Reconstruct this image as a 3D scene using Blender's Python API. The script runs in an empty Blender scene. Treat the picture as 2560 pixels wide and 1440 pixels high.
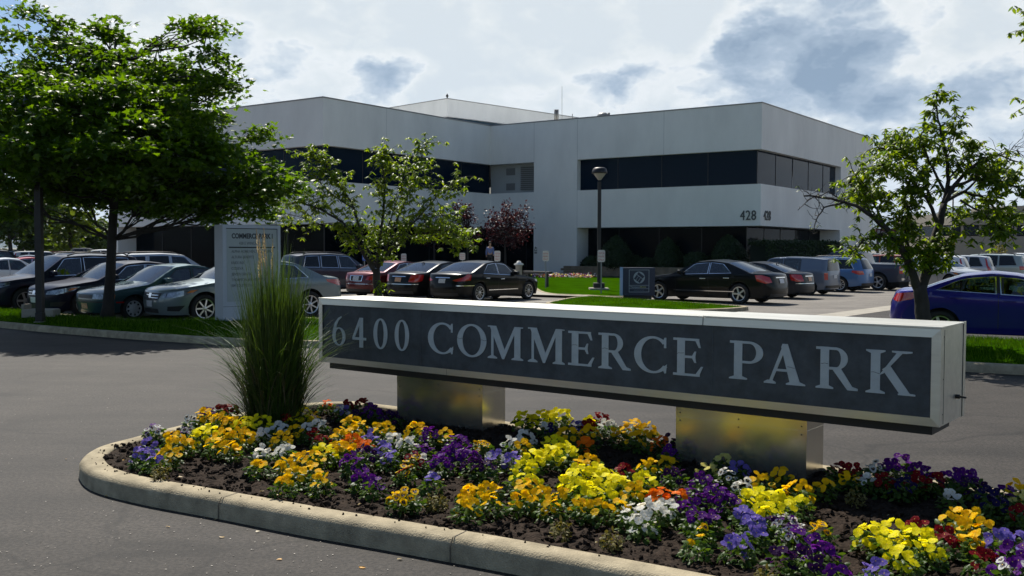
import bpy, bmesh, math, random
import numpy as np
from mathutils import Vector, Matrix, noise as mnoise
from mathutils.geometry import delaunay_2d_cdt
R_ = math.radians
scene = bpy.context.scene
COL = scene.collection
# ---------------------------------------------------------------- camera
F_PX, PITCH, ROLL, EYE = 2480.0, R_(2.23), R_(0.20), 1.90
FWD = Vector((0, math.cos(PITCH), -math.sin(PITCH)))
UP0 = Vector((0, math.sin(PITCH), math.cos(PITCH)))
RT0 = Vector((1, 0, 0))
CRT = RT0*math.cos(ROLL) + UP0*math.sin(ROLL)
CUP = -RT0*math.sin(ROLL) + UP0*math.cos(ROLL)
cam_d = bpy.data.cameras.new("camera"); cam = bpy.data.objects.new("camera", cam_d); COL.objects.link(cam)
cam.matrix_world = Matrix(((CRT.x, CUP.x, -FWD.x, 0), (CRT.y, CUP.y, -FWD.y, 0), (CRT.z, CUP.z, -FWD.z, EYE), (0, 0, 0, 1)))
cam_d.sensor_width = 36.0; cam_d.lens = 36.0*F_PX/2560.0; cam_d.clip_start = 0.1; cam_d.clip_end = 30000
scene.camera = cam

def ray(px, py):
    """direction of a photo pixel (2560 x 1440)"""
    return FWD + CRT*((px-1280)/F_PX) + CUP*((720-py)/F_PX)
def G(px, py, z=0.0):
    """point of height z seen at a photo pixel"""
    d = ray(px, py); t = (z-EYE)/d.z
    return Vector((0, 0, EYE)) + d*t
def AT(px, py, Y):
    """point at distance Y seen at a photo pixel"""
    d = ray(px, py); return Vector((0, 0, EYE)) + d*(Y/d.y)

# ---------------------------------------------------------------- sun, sky, exposure
SUN_EL, SUN_AZ = R_(51.0), R_(-18.0)          # sun stands behind the building, to the left
SUN_DIR = Vector((math.sin(SUN_AZ)*math.cos(SUN_EL), math.cos(SUN_AZ)*math.cos(SUN_EL), math.sin(SUN_EL)))
sd = bpy.data.lights.new("sun", 'SUN'); sd.energy = 5.0; sd.angle = R_(0.53); sd.color = (1.0, 0.95, 0.86)
sun = bpy.data.objects.new("sun", sd); COL.objects.link(sun)
sun.rotation_euler = (-SUN_DIR).to_track_quat('-Z', 'Y').to_euler()
vs = scene.view_settings
vs.view_transform = 'Standard'; vs.look = 'None'; vs.gamma = 1.0; vs.use_curve_mapping = False; vs.exposure = 0.42
scene.render.film_transparent = False
cy = scene.cycles
cy.max_bounces = 8; cy.diffuse_bounces = 3; cy.glossy_bounces = 4; cy.transmission_bounces = 4; cy.transparent_max_bounces = 12
cy.caustics_reflective = False; cy.caustics_refractive = False; cy.sample_clamp_indirect = 4.0
cy.use_denoising = True

def build_world():
    w = bpy.data.worlds.new("World"); scene.world = w; w.use_nodes = True
    nt = w.node_tree; nd, lk = nt.nodes, nt.links
    for n in list(nd): nd.remove(n)
    def N(t, **k):
        n = nd.new(t)
        for a, b in k.items(): setattr(n, a, b)
        return n
    def M(op, a, b=None, c=None, clamp=False):
        n = N('ShaderNodeMath', operation=op, use_clamp=clamp)
        for i, v in enumerate((a, b, c)):
            if v is None: continue
            if isinstance(v, (int, float)): n.inputs[i].default_value = v
            else: lk.new(v, n.inputs[i])
        return n.outputs[0]
    def MIX(f, a, b):
        n = N('ShaderNodeMix', data_type='RGBA')
        for s, v in ((0, f), (6, a), (7, b)):
            if isinstance(v, (int, float)): n.inputs[s].default_value = v
            elif isinstance(v, tuple): n.inputs[s].default_value = (*v, 1)
            else: lk.new(v, n.inputs[s])
        return n.outputs[2]
    def RANGE(v, a, b, c=0.0, d=1.0, smooth=True):
        n = N('ShaderNodeMapRange', interpolation_type='SMOOTHSTEP' if smooth else 'LINEAR')
        n.inputs[1].default_value = a; n.inputs[2].default_value = b; n.inputs[3].default_value = c; n.inputs[4].default_value = d
        lk.new(v, n.inputs[0]); return n.outputs[0]
    tc = N('ShaderNodeTexCoord'); d0 = tc.outputs['Generated']
    sc = N('ShaderNodeVectorMath', operation='MULTIPLY'); lk.new(d0, sc.inputs[0]); sc.inputs[1].default_value = (1, 1, 1.7)
    def NOISE(scale, det, rough, off=(0, 0, 0), dist=0.0):
        a = N('ShaderNodeVectorMath', operation='ADD'); lk.new(sc.outputs[0], a.inputs[0]); a.inputs[1].default_value = off
        n = N('ShaderNodeTexNoise'); n.inputs['Scale'].default_value = scale; n.inputs['Detail'].default_value = det
        n.inputs['Roughness'].default_value = rough; n.inputs['Distortion'].default_value = dist
        lk.new(a.outputs[0], n.inputs['Vector']); return n
    warp = NOISE(7.0, 5, 0.6)
    wv = N('ShaderNodeVectorMath', operation='SUBTRACT'); lk.new(warp.outputs['Color'], wv.inputs[0]); wv.inputs[1].default_value = (.5, .5, .5)
    ws = N('ShaderNodeVectorMath', operation='SCALE'); lk.new(wv.outputs[0], ws.inputs[0]); ws.inputs[3].default_value = 0.16
    wd = N('ShaderNodeVectorMath', operation='ADD'); lk.new(sc.outputs[0], wd.inputs[0]); lk.new(ws.outputs[0], wd.inputs[1])
    def BLOB(px, py, r0, r1, amp):
        """a soft patch of sky round one direction; r in photo pixels"""
        d = ray(px, py).normalized(); n = N('ShaderNodeVectorMath', operation='DISTANCE')
        lk.new(wd.outputs[0], n.inputs[0]); n.inputs[1].default_value = (d.x, d.y, d.z*1.7)
        return RANGE(n.outputs['Value'], r0/F_PX, r1/F_PX, amp, 0.0)
    def SUM(l):
        o = l[0]
        for x in l[1:]: o = M('ADD', o, x)
        return o
    # cloud body (0 thin and bright .. 1 thick and grey)
    n1 = NOISE(3.6, 8, 0.62, (3.1, 0.4, 1.7), 0.3); n2 = NOISE(11.0, 9, 0.62, (0.3, 5.2, 2.2), 0.5); n3 = NOISE(2.0, 3, 0.5, (7.7, 1.1, 4.0))
    vo = N('ShaderNodeTexVoronoi', feature='F1'); vo.inputs['Scale'].default_value = 12; vo.inputs['Detail'].default_value = 3; vo.inputs['Roughness'].default_value = .5
    lk.new(wd.outputs[0], vo.inputs['Vector'])
    bil = M('SUBTRACT', 1.0, M('MULTIPLY', vo.outputs['Distance'], 1.0))
    tex = M('ADD', M('ADD', M('MULTIPLY', n1.outputs[0], 0.5), M('MULTIPLY', n2.outputs[0], 0.28)), M('MULTIPLY', bil, 0.30))
    grey = SUM([BLOB(1960, 160, 60, 340, 0.80), BLOB(2090, 110, 20, 200, 0.30), BLOB(1490, 200, 10, 170, 0.75), BLOB(930, 190, 20, 190, 0.70),
                BLOB(2240, 250, 40, 330, 0.62), BLOB(2430, 320, 60, 420, 0.34), BLOB(320, 70, 10, 120, 0.45), BLOB(1330, 240, 10, 110, 0.14), BLOB(690, 210, 10, 110, .16), BLOB(120, 250, 30, 160, 0.2)])
    white = SUM([BLOB(1150, 60, 80, 520, 0.40), BLOB(1700, 30, 60, 230, 0.42), BLOB(395, 30, 10, 130, 0.34), BLOB(2380, 90, 40, 330, 0.22), BLOB(1160, 215, 10, 90, 0.3), BLOB(2300, 250, 5, 70, .25), BLOB(1850, 240, 10, 60, .35)])
    g = M('SUBTRACT', M('ADD', M('ADD', M('MULTIPLY', M('SUBTRACT', tex, 0.5), 3.0), 0.50), grey), white)
    g = RANGE(g, -0.10, 1.35, smooth=False)
    rp = N('ShaderNodeValToRGB'); lk.new(g, rp.inputs[0]); el = rp.color_ramp.elements
    el[0].position = 0.0; el[0].color = (.70, .755, .79, 1); el[1].position = 1.0; el[1].color = (.26, .345, .455, 1)
    for p_, c_ in ((.20, (.78, .82, .83)), (.36, (.86, .885, .89)), (.50, (.66, .725, .78)), (.70, (.43, .515, .62))):
        e_ = el.new(p_); e_.color = (*c_, 1)
    cloud = rp.outputs[0]
    # blue gaps
    nish = N('ShaderNodeTexSky', sky_type='NISHITA'); nish.sun_disc = False; nish.sun_elevation = SUN_EL; nish.sun_rotation = SUN_AZ
    nish.altitude = 1300; nish.air_density = 1.0; nish.dust_density = 0.6; nish.ozone_density = 1.5
    sk = N('ShaderNodeVectorMath', operation='SCALE'); lk.new(nish.outputs[0], sk.inputs[0]); sk.inputs[3].default_value = 0.095
    gap = SUM([BLOB(-10, 60, 60, 230, 1.2), BLOB(560, 60, 10, 120, 0.30), BLOB(60, 150, 10, 100, .35), BLOB(2060, 470, 20, 160, .1)])
    sep = N('ShaderNodeSeparateXYZ'); lk.new(d0, sep.inputs[0])
    back = RANGE(sep.outputs[1], 0.35, -0.35)                  # thinner cloud in the half of the sky behind the photographer
    up = M('MAXIMUM', RANGE(sep.outputs[2], 0.25, 0.44), M('MULTIPLY', RANGE(sep.outputs[0], -0.42, -0.70), RANGE(sep.outputs[2], 0.10, 0.24)))
    brk = RANGE(n3.outputs[0], 0.42, 0.62)
    brk = M('MULTIPLY', RANGE(n3.outputs[0], 0.12, 0.36), M('MAXIMUM', up, back))
    gapm = M('SUBTRACT', M('ADD', gap, M('MULTIPLY', M('SUBTRACT', n2.outputs[0], 0.5), 1.2)), 0.25)
    gapm = RANGE(gapm, 0.0, 0.4)
    gapm = M('MAXIMUM', M('MULTIPLY', gapm, RANGE(gap, .02, .2)), M('MULTIPLY', brk, 0.97))
    dim = M('SUBTRACT', 1.0, M('MULTIPLY', M('MAXIMUM', back, M('MULTIPLY', up, .75)), 0.74))
    cb = MIX(RANGE(back, 0.2, 1.0), cloud, (0.22, 0.38, 0.50))
    cl = N('ShaderNodeVectorMath', operation='SCALE'); lk.new(cb, cl.inputs[0]); lk.new(dim, cl.inputs[3])
    col = MIX(gapm, cl.outputs[0], sk.outputs[0])
    bg = N('ShaderNodeBackground'); lk.new(col, bg.inputs[0]); bg.inputs[1].default_value = 0.77
    out = N('ShaderNodeOutputWorld'); lk.new(bg.outputs[0], out.inputs[0])
    w.cycles.sampling_method = 'MANUAL'; w.cycles.sample_map_resolution = 512
build_world()
# ---------------------------------------------------------------- helpers
def tag(o, label=None, cat=None, group=None, kind=None):
    if label: o['label'] = label
    if cat: o['category'] = cat
    if group: o['group'] = group
    if kind: o['kind'] = kind
    return o
def empty(name, loc=(0, 0, 0), rz=0.0):
    o = bpy.data.objects.new(name, None); COL.objects.link(o); o.location = loc; o.rotation_euler = (0, 0, rz)
    o.empty_display_size = 0.2
    return o
def obj(name, me, mat=None, parent=None):
    if isinstance(me, bmesh.types.BMesh):
        bm = me; me = bpy.data.meshes.new(name); bm.to_mesh(me); bm.free()
    o = bpy.data.objects.new(name, me); COL.objects.link(o)
    if mat is not None and not me.materials:
        for m in (mat if isinstance(mat, (list, tuple)) else (mat,)): me.materials.append(m)
    if parent: o.parent = parent
    return o
def obj_split(name, bm, mat=None, parent=None):
    """every loose piece of the mesh becomes an object of its own"""
    left = set(bm.faces); first = None
    while left:
        st = [left.pop()]; isl = list(st)
        while st:
            f = st.pop()
            for v in f.verts:
                for g in v.link_faces:
                    if g in left: left.discard(g); st.append(g); isl.append(g)
        nb = bmesh.new(); mp = {}
        for f in isl:
            for v in f.verts:
                if v not in mp: mp[v] = nb.verts.new(v.co)
            nf = nb.faces.new([mp[v] for v in f.verts]); nf.smooth = f.smooth
        o = obj(name, nb, mat, parent); first = first or o
    bm.free(); return first
def smooth(bm, angle=None):
    for f in bm.faces: f.smooth = True
    if angle is not None:
        for e in bm.edges:
            if len(e.link_faces) == 2 and e.calc_face_angle(0) > angle: e.smooth = False
    return bm
def copy_tree(o, parent=None, skip=()):
    c = o.copy(); COL.objects.link(c)
    if parent: c.parent = parent
    for ch in o.children:
        if ch.name.split('.')[0] in skip: continue
        copy_tree(ch, c, skip)
    return c
def box(bm, x0, x1, y0, y1, z0, z1, M=None, bev=0.0):
    vs_ = [bm.verts.new(v) for v in ((x0, y0, z0), (x1, y0, z0), (x1, y1, z0), (x0, y1, z0), (x0, y0, z1), (x1, y0, z1), (x1, y1, z1), (x0, y1, z1))]
    fs = [bm.faces.new([vs_[i] for i in q]) for q in ((3, 2, 1, 0), (4, 5, 6, 7), (0, 1, 5, 4), (1, 2, 6, 5), (2, 3, 7, 6), (3, 0, 4, 7))]
    if bev > 0:
        es = list({e for f in fs for e in f.edges})
        r = bmesh.ops.bevel(bm, geom=es, offset=bev, segments=2, affect='EDGES', profile=0.6)
        vs_ = list({v for f in r['faces'] for v in f.verts} | {v for v in vs_ if v.is_valid})
    if M is not None: bmesh.ops.transform(bm, matrix=M, verts=[v for v in vs_ if v.is_valid])
    return vs_
def prism(bm, pts, z0, z1, caps=True):
    """vertical prism over a ccw plan polygon"""
    a = [bm.verts.new((p[0], p[1], z0)) for p in pts]; b = [bm.verts.new((p[0], p[1], z1)) for p in pts]
    n = len(pts)
    for i in range(n): bm.faces.new((a[i], a[(i+1) % n], b[(i+1) % n], b[i]))
    if caps: bm.faces.new(b); bm.faces.new(a[::-1])
def tube(bm, pts, rad, n=8, cap=True):
    """tapered tube through points; rad a number or one per point"""
    pts = [Vector(p) for p in pts]; m = len(pts)
    rads = [rad]*m if isinstance(rad, (int, float)) else rad
    rings = []; ref = None
    for i, p in enumerate(pts):
        t = (pts[min(i+1, m-1)] - pts[max(i-1, 0)])
        if t.length < 1e-9: t = Vector((0, 0, 1))
        t.normalize()
        if ref is None:
            ref = Vector((1, 0, 0)) if abs(t.x) < 0.9 else Vector((0, 1, 0))
        u = (ref - t*ref.dot(t))
        if u.length < 1e-6: u = t.orthogonal()
        u.normalize(); ref = u; v = t.cross(u)
        rings.append([bm.verts.new(p + (u*math.cos(2*math.pi*k/n) + v*math.sin(2*math.pi*k/n))*rads[i]) for k in range(n)])
    for a, b in zip(rings, rings[1:]):
        for k in range(n):
            f = bm.faces.new((a[k], a[(k+1) % n], b[(k+1) % n], b[k])); f.smooth = True
    if cap and n > 2:
        bm.faces.new(rings[0][::-1]); bm.faces.new(rings[-1])
def lathe(bm, prof, n=24, M=None, sm=True):
    """profile (r, z) turned round z"""
    rings = []
    for r, z in prof:
        if r < 1e-6: rings.append([bm.verts.new((0, 0, z))])
        else: rings.append([bm.verts.new((r*math.cos(2*math.pi*k/n), r*math.sin(2*math.pi*k/n), z)) for k in range(n)])
    for a, b in zip(rings, rings[1:]):
        for k in range(n):
            k2 = (k+1) % n
            if len(a) == 1 and len(b) == 1: continue
            q = (a[0], b[k2], b[k]) if len(a) == 1 else ((a[k], a[k2], b[0]) if len(b) == 1 else (a[k], a[k2], b[k2], b[k]))
            f = bm.faces.new(q); f.smooth = sm
    if M is not None: bmesh.ops.transform(bm, matrix=M, verts=[v for r in rings for v in r])
def flatpoly(bm, pts):
    return bm.faces.new([bm.verts.new(p) for p in pts])
def sheet(pts, z, cell=None):
    """flat ground sheet"""
    bm = bmesh.new(); flatpoly(bm, [(p[0], p[1], z) for p in pts])
    return bm

def clampv(v, a, b): return a if v < a else (b if v > b else v)
def sstep(v, a, b):
    t = clampv((v-a)/(b-a), 0, 1); return t*t*(3-2*t)

# ---------------------------------------------------------------- materials
def mat(name, col, rough=0.6, metal=0.0, spec=0.5, var=0.0, vscale=3.0, bump=0.0, bscale=40.0, det=6, coat=0.0, stretch=(1, 1, 1), col2=None, tint=None, space='Object', emit=0.0, rvar=0.0):
    m = bpy.data.materials.new(name); m.use_nodes = True
    nt = m.node_tree; p = nt.nodes['Principled BSDF']
    p.inputs['Base Color'].default_value = (*col, 1); p.inputs['Roughness'].default_value = rough
    p.inputs['Metallic'].default_value = metal; p.inputs['Specular IOR Level'].default_value = spec
    p.inputs['Coat Weight'].default_value = coat; p.inputs['Coat Roughness'].default_value = 0.03
    if emit > 0:
        p.inputs['Emission Color'].default_value = (*col, 1); p.inputs['Emission Strength'].default_value = emit
    if var > 0 or bump > 0 or col2 is not None or rvar > 0:
        tc = nt.nodes.new('ShaderNodeTexCoord'); mp = nt.nodes.new('ShaderNodeMapping'); mp.inputs['Scale'].default_value = stretch
        nt.links.new(tc.outputs[space], mp.inputs[0])
    if var > 0 or col2 is not None:
        n = nt.nodes.new('ShaderNodeTexNoise'); n.inputs['Scale'].default_value = vscale; n.inputs['Detail'].default_value = det; n.inputs['Roughness'].default_value = 0.65
        nt.links.new(mp.outputs[0], n.inputs['Vector'])
        r = nt.nodes.new('ShaderNodeValToRGB')
        c2 = col2 if col2 is not None else tuple(c*(1-var) for c in col)
        c1 = tuple(min(1, c*(1+var*0.6)) for c in col) if col2 is None else col
        r.color_ramp.elements[0].position = 0.32; r.color_ramp.elements[0].color = (*c2, 1)
        r.color_ramp.elements[1].position = 0.68; r.color_ramp.elements[1].color = (*c1, 1)
        nt.links.new(n.outputs[0], r.inputs[0]); nt.links.new(r.outputs[0], p.inputs['Base Color'])
        if rvar > 0:
            mr = nt.nodes.new('ShaderNodeMapRange'); mr.inputs[3].default_value = max(0, rough-rvar); mr.inputs[4].default_value = min(1, rough+rvar)
            nt.links.new(n.outputs[0], mr.inputs[0]); nt.links.new(mr.outputs[0], p.inputs['Roughness'])
    if bump > 0:
        n = nt.nodes.new('ShaderNodeTexNoise'); n.inputs['Scale'].default_value = bscale; n.inputs['Detail'].default_value = 4
        nt.links.new(mp.outputs[0], n.inputs['Vector'])
        b = nt.nodes.new('ShaderNodeBump'); b.inputs['Strength'].default_value = bump; b.inputs['Distance'].default_value = 0.02
        nt.links.new(n.outputs[0], b.inputs['Height']); nt.links.new(b.outputs[0], p.inputs['Normal'])
    return m
def leafmat(name, c1, c2, trans=0.45, rough=0.45, tcol=None, spec=0.35):
    """two-tone leaves, one tone per leaf, lit through from behind"""
    m = bpy.data.materials.new(name); m.use_nodes = True; nt = m.node_tree; nd, lk = nt.nodes, nt.links
    p = nd['Principled BSDF']; out = nd['Material Output']
    ge = nd.new('ShaderNodeNewGeometry'); r = nd.new('ShaderNodeValToRGB')
    r.color_ramp.elements[0].color = (*c1, 1); r.color_ramp.elements[1].color = (*c2, 1)
    lk.new(ge.outputs['Random Per Island'], r.inputs[0]); lk.new(r.outputs[0], p.inputs['Base Color'])
    p.inputs['Roughness'].default_value = rough; p.inputs['Specular IOR Level'].default_value = spec*.7
    t = nd.new('ShaderNodeBsdfTranslucent'); mx = nd.new('ShaderNodeMixShader'); mx.inputs[0].default_value = trans
    k = tcol or (1.5, 1.35, 0.5)
    vm = nd.new('ShaderNodeVectorMath'); vm.operation = 'MULTIPLY'; lk.new(r.outputs[0], vm.inputs[0]); vm.inputs[1].default_value = k
    lk.new(vm.outputs[0], t.inputs[0]); lk.new(p.outputs[0], mx.inputs[1]); lk.new(t.outputs[0], mx.inputs[2]); lk.new(mx.outputs[0], out.inputs[0])
    return m
def glassmat(name, tint, through, rough=0.02, ior=1.5):
    """window glass: a mirror-like coat over a tinted pane that lets part of the light through"""
    m = bpy.data.materials.new(name); m.use_nodes = True; nt = m.node_tree; nd, lk = nt.nodes, nt.links
    for n in list(nd): nd.remove(n)
    out = nd.new('ShaderNodeOutputMaterial'); tr = nd.new('ShaderNodeBsdfTransparent'); tr.inputs[0].default_value = (*[t*through for t in tint], 1)
    gl = nd.new('ShaderNodeBsdfGlossy'); gl.inputs['Roughness'].default_value = rough; gl.inputs[0].default_value = (0.95, 0.97, 1, 1)
    fr = nd.new('ShaderNodeFresnel'); fr.inputs[0].default_value = ior
    mx = nd.new('ShaderNodeMixShader'); lk.new(fr.outputs[0], mx.inputs[0]); lk.new(tr.outputs[0], mx.inputs[1]); lk.new(gl.outputs[0], mx.inputs[2])
    lk.new(mx.outputs[0], out.inputs[0])
    return m
def paint(name, col, metal=0.25, rough=0.35):
    m = mat(name, col, rough=rough, metal=metal if max(col) > .05 else 0.0, spec=0.12, coat=0.8 if max(col) > .05 else 0.28)
    return m
MT = {}
MT['chrome'] = mat('chrome', (0.75, 0.76, 0.78), rough=0.12, metal=1.0)
MT['black_plastic'] = mat('black_plastic', (0.015, 0.015, 0.017), rough=0.5)
MT['rubber'] = mat('tyre_rubber', (0.018, 0.018, 0.018), rough=0.85)
MT['underbody'] = mat('underbody', (0.008, 0.008, 0.008), rough=0.9)
MT['alloy'] = mat('alloy', (0.55, 0.56, 0.58), rough=0.28, metal=0.9)
MT['car_glass'] = glassmat('car_glass', (0.50, 0.85, 0.85), 0.30, ior=1.9)
MT['dark_glass'] = mat('privacy_glass', (0.006, 0.007, 0.009), rough=0.04, spec=0.6)
MT['red_lens'] = mat('red_lens', (0.45, 0.012, 0.012), rough=0.12, spec=0.6, coat=1.0)
MT['white_lens'] = mat('white_lens', (0.62, 0.64, 0.66), rough=0.1, spec=0.6, coat=1.0)
MT['amber_lens'] = mat('amber_lens', (0.75, 0.22, 0.03), rough=0.15, coat=1.0)
MT['head_lens'] = mat('head_lens', (0.30, 0.32, 0.35), rough=0.08, metal=0.6, coat=1.0, var=0.7, vscale=14)
MT['seat'] = mat('seat_cloth', (0.016, 0.016, 0.017), rough=0.9)
MT['plate'] = mat('plate', (0.62, 0.63, 0.66), rough=0.4, var=0.3, vscale=25)
MT['plate_orange'] = mat('plate_orange', (0.72, 0.40, 0.22), rough=0.4, var=0.5, vscale=18)
# ---------------------------------------------------------------- cars
def bisect_poly(bm, pts, closed=True, pad=0.02):
    """cut the flat mesh along the outline of a polygon"""
    n = len(pts)
    x0 = min(p[0] for p in pts)-pad; x1 = max(p[0] for p in pts)+pad; y0 = min(p[1] for p in pts)-pad; y1 = max(p[1] for p in pts)+pad
    for i in range(n if closed else n-1):
        a, b = pts[i], pts[(i+1) % n]
        d = Vector((b[0]-a[0], b[1]-a[1], 0))
        if d.length < 1e-6: continue
        fs = []
        for f in bm.faces:
            xs = [v.co.x for v in f.verts]; ys = [v.co.y for v in f.verts]
            if max(xs) >= x0 and min(xs) <= x1 and max(ys) >= y0 and min(ys) <= y1: fs.append(f)
        ge = set(fs)
        for f in fs: ge.update(f.edges); ge.update(f.verts)
        bmesh.ops.bisect_plane(bm, geom=list(ge), dist=1e-5, plane_co=(a[0], a[1], 0), plane_no=(-d.y, d.x, 0))
def inside(p, poly):
    x, y = p; c = False; n = len(poly); j = n-1
    for i in range(n):
        xi, yi = poly[i]; xj, yj = poly[j]
        if (yi > y) != (yj > y) and x < (xj-xi)*(y-yi)/(yj-yi)+xi: c = not c
        j = i
    return c
class Shape:
    def __init__(s, k):
        s.k = k; L, W = k['L'], k['W']; s.L, s.W = L, W
        bf, br, n = k.get('bf', .55), k.get('br', .5), k.get('n', 2.8)
        fr = [(bf*(1-math.cos(a)**(2/n)), math.sin(a)**(2/n)) for a in np.linspace(0, math.pi/2, 10)]
        rr = [(L-br*(1-math.cos(a)**(2/n)), math.sin(a)**(2/n)) for a in np.linspace(math.pi/2, 0, 10)]
        xs = set(np.round(np.arange(bf+.12, L-br-.06, .12), 3).tolist())
        for x in k['keys']:
            xs = {q for q in xs if abs(q-x) > .035}; xs.add(x)
        md = [(x, 1.0) for x in sorted(xs)]
        pl = fr+md+rr
        s.xf = np.array([p[0] for p in pl]); tp = 1-.07*np.abs((s.xf-L/2)/(L/2))**2.4
        s.y = np.array([p[1] for p in pl])*tp*W/2
        s.S = np.concatenate([[0], np.cumsum(np.hypot(np.diff(s.xf), np.diff(s.y)))])
        px = np.linspace(-.3, L+.3, 600); s.px = px
        def prof(pts, w):
            z = np.interp(px, [p[0] for p in pts], [p[1] for p in pts])
            m = max(1, int(w/(px[1]-px[0])))
            return np.convolve(np.pad(z, m, mode='edge'), np.ones(2*m+1)/(2*m+1), 'valid')
        s.top = prof(k['top'], k.get('sm', .09)); s.bel = prof(k['belt'], .1)
        s.drop = k.get('drop', .045)
    def ze(s, x): return float(np.interp(x, s.px, s.top))-s.drop
    def belt(s, x): return min(float(np.interp(x, s.px, s.bel)), s.ze(x))
    def sx(s, x): return float(np.interp(x, s.xf, s.S))
    def x_of(s, q): return float(np.interp(q, s.S, s.xf))
    def z0(s, x):
        k = s.k; z = k.get('sill', .2)
        return z + k.get('chin', .0)*(sstep(.5-x, 0, .5)) + k.get('tail', .06)*(sstep(x-(s.L-.6), 0, .5))
    def P(s, q, z):
        sg = -1 if q < 0 else 1; q = abs(q); k = s.k
        x = float(np.interp(q, s.S, s.xf)); y = float(np.interp(q, s.S, s.y)); zb = s.belt(x); z0 = s.z0(x); h = s.W/2
        if z <= zb:
            t = (zb-z)/max(zb-z0, .05)
            y *= 1-k.get('kl', .075)*t*t + .012*math.exp(-((t-.22)/.1)**2)
        else:
            y *= 1-(k.get('tum', .36)*(z-zb)+.012*min(1, (z-zb)/.03))/h
        wf = clampv(1-x/1.0, 0, 1)**1.3; wr = clampv(1-(s.L-x)/k.get('rw', 1.0), 0, 1)**k.get('rp', 1.3)
        lf = k.get('fl', .42)*max(0, z-.55) + .18*max(0, .42-z)
        zr = k.get('rz', .75)
        lr = k.get('rl0', .12)*max(0, min(z, zr)-.5) + k.get('rl1', .35)*max(0, z-zr) + .22*max(0, .42-z)
        return Vector((s.L/2-(x+wf*lf-wr*lr), sg*y, z))
    def N(s, q, z):
        e = .012
        a = s.P(q+e, z)-s.P(q-e, z) if abs(q) > e else s.P(e, z)-Vector((s.P(e, z).x, -s.P(e, z).y, z))
        b = s.P(q, z+e)-s.P(q, z-e)
        n = a.cross(b)
        if n.length < 1e-9: return Vector((1, 0, 0))
        n.normalize(); c = s.P(q, z)-Vector((0, 0, z)); c.z = 0
        return n if n.dot(c) >= 0 else -n
    def map(s, mode, a, z):
        if mode == 'f': return a
        if mode == 'r': return (s.S[-1]-abs(a))*(1 if a >= 0 else -1)
        return s.sx(a)
def patch_bm(S, mode, poly, off, sg=1, step=.07, thick=0.0):
    bm = bmesh.new()
    f = bm.faces.new([bm.verts.new((p[0], p[1], 0)) for p in poly])
    xs = [p[0] for p in poly]; ys = [p[1] for p in poly]
    for ax, lo, hi in ((0, min(xs), max(xs)), (1, min(ys), max(ys))):
        n = int((hi-lo)/step)
        for i in range(1, n+1):
            c = lo+(hi-lo)*i/(n+1)
            bmesh.ops.bisect_plane(bm, geom=bm.faces[:]+bm.edges[:]+bm.verts[:], dist=1e-5, plane_co=(c, 0, 0) if ax == 0 else (0, c, 0), plane_no=(1, 0, 0) if ax == 0 else (0, 1, 0))
    bmesh.ops.triangulate(bm, faces=[f for f in bm.faces if len(f.verts) > 4])
    for v in bm.verts:
        q = S.map(mode, v.co.x, v.co.y); z = v.co.y
        if q < 0: p = S.P(q, z); n = S.N(-q, z); n = Vector((n.x, -n.y, n.z))
        else: p = S.P(q, z); n = S.N(q, z)
        p = p+n*off
        v.co = (p.x, p.y*sg, p.z)
    bmesh.ops.recalc_face_normals(bm, faces=bm.faces[:])
    c = sum((f.calc_center_median() for f in bm.faces), Vector())/max(1, len(bm.faces))
    if bm.faces and bm.faces[:][0].normal.dot(Vector((c.x, c.y, 0))) < 0: bmesh.ops.reverse_faces(bm, faces=bm.faces[:])
    smooth(bm)
    if thick > 0:
        r = bmesh.ops.extrude_face_region(bm, geom=bm.faces[:])
    return bm
def wheel_bm(r, w):
    bm = bmesh.new(); rr = r*.69
    lathe(bm, [(rr, -w/2+.01), (r*.90, -w/2), (r*.97, -w/2+.02), (r, -w/2+.05), (r, w/2-.05), (r*.97, w/2-.02), (r*.90, w/2), (rr, w/2-.01), (rr*.97, w/2-.05), (rr*.9, 0), (0, 0)], 28, Matrix.Rotation(-math.pi/2, 4, 'X'))
    return bm
def rim_bm(r, w, kind):
    bm = bmesh.new(); rr = r*.69; f = w/2
    R = Matrix.Rotation(-math.pi/2, 4, 'X')
    lathe(bm, [(rr*.985, f-.012), (rr*.99, f), (rr*.90, f-.006), (rr*.88, f-.03)], 28, R)
    lathe(bm, [(rr*.24, f-.04), (rr*.22, f-.004), (rr*.1, f+.004), (0, f+.004)], 16, R)
    ns = {'five': 5, 'ten': 10, 'six': 6, 'cover': 9, 'seven': 7}[kind]
    wd = {'five': .20, 'ten': .10, 'six': .2, 'cover': .26, 'seven': .14}[kind]*rr
    for i in range(ns):
        a = 2*math.pi*i/ns
        vs_ = box(bm, rr*.15, rr*.93, -wd/2, wd/2, f-.035, f-.008)
        for v in vs_:
            if v.co.x > rr*.5 and kind in ('five', 'six'): v.co.y *= 1.35
        bmesh.ops.transform(bm, matrix=R @ Matrix.Rotation(a, 4, 'Z'), verts=vs_)
    if kind == 'cover': lathe(bm, [(rr*.62, f-.012), (rr*.55, f-.002), (0, f+.006)], 20, R)
    smooth(bm, R_(35))
    return bm
CARKIND = {}
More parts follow.
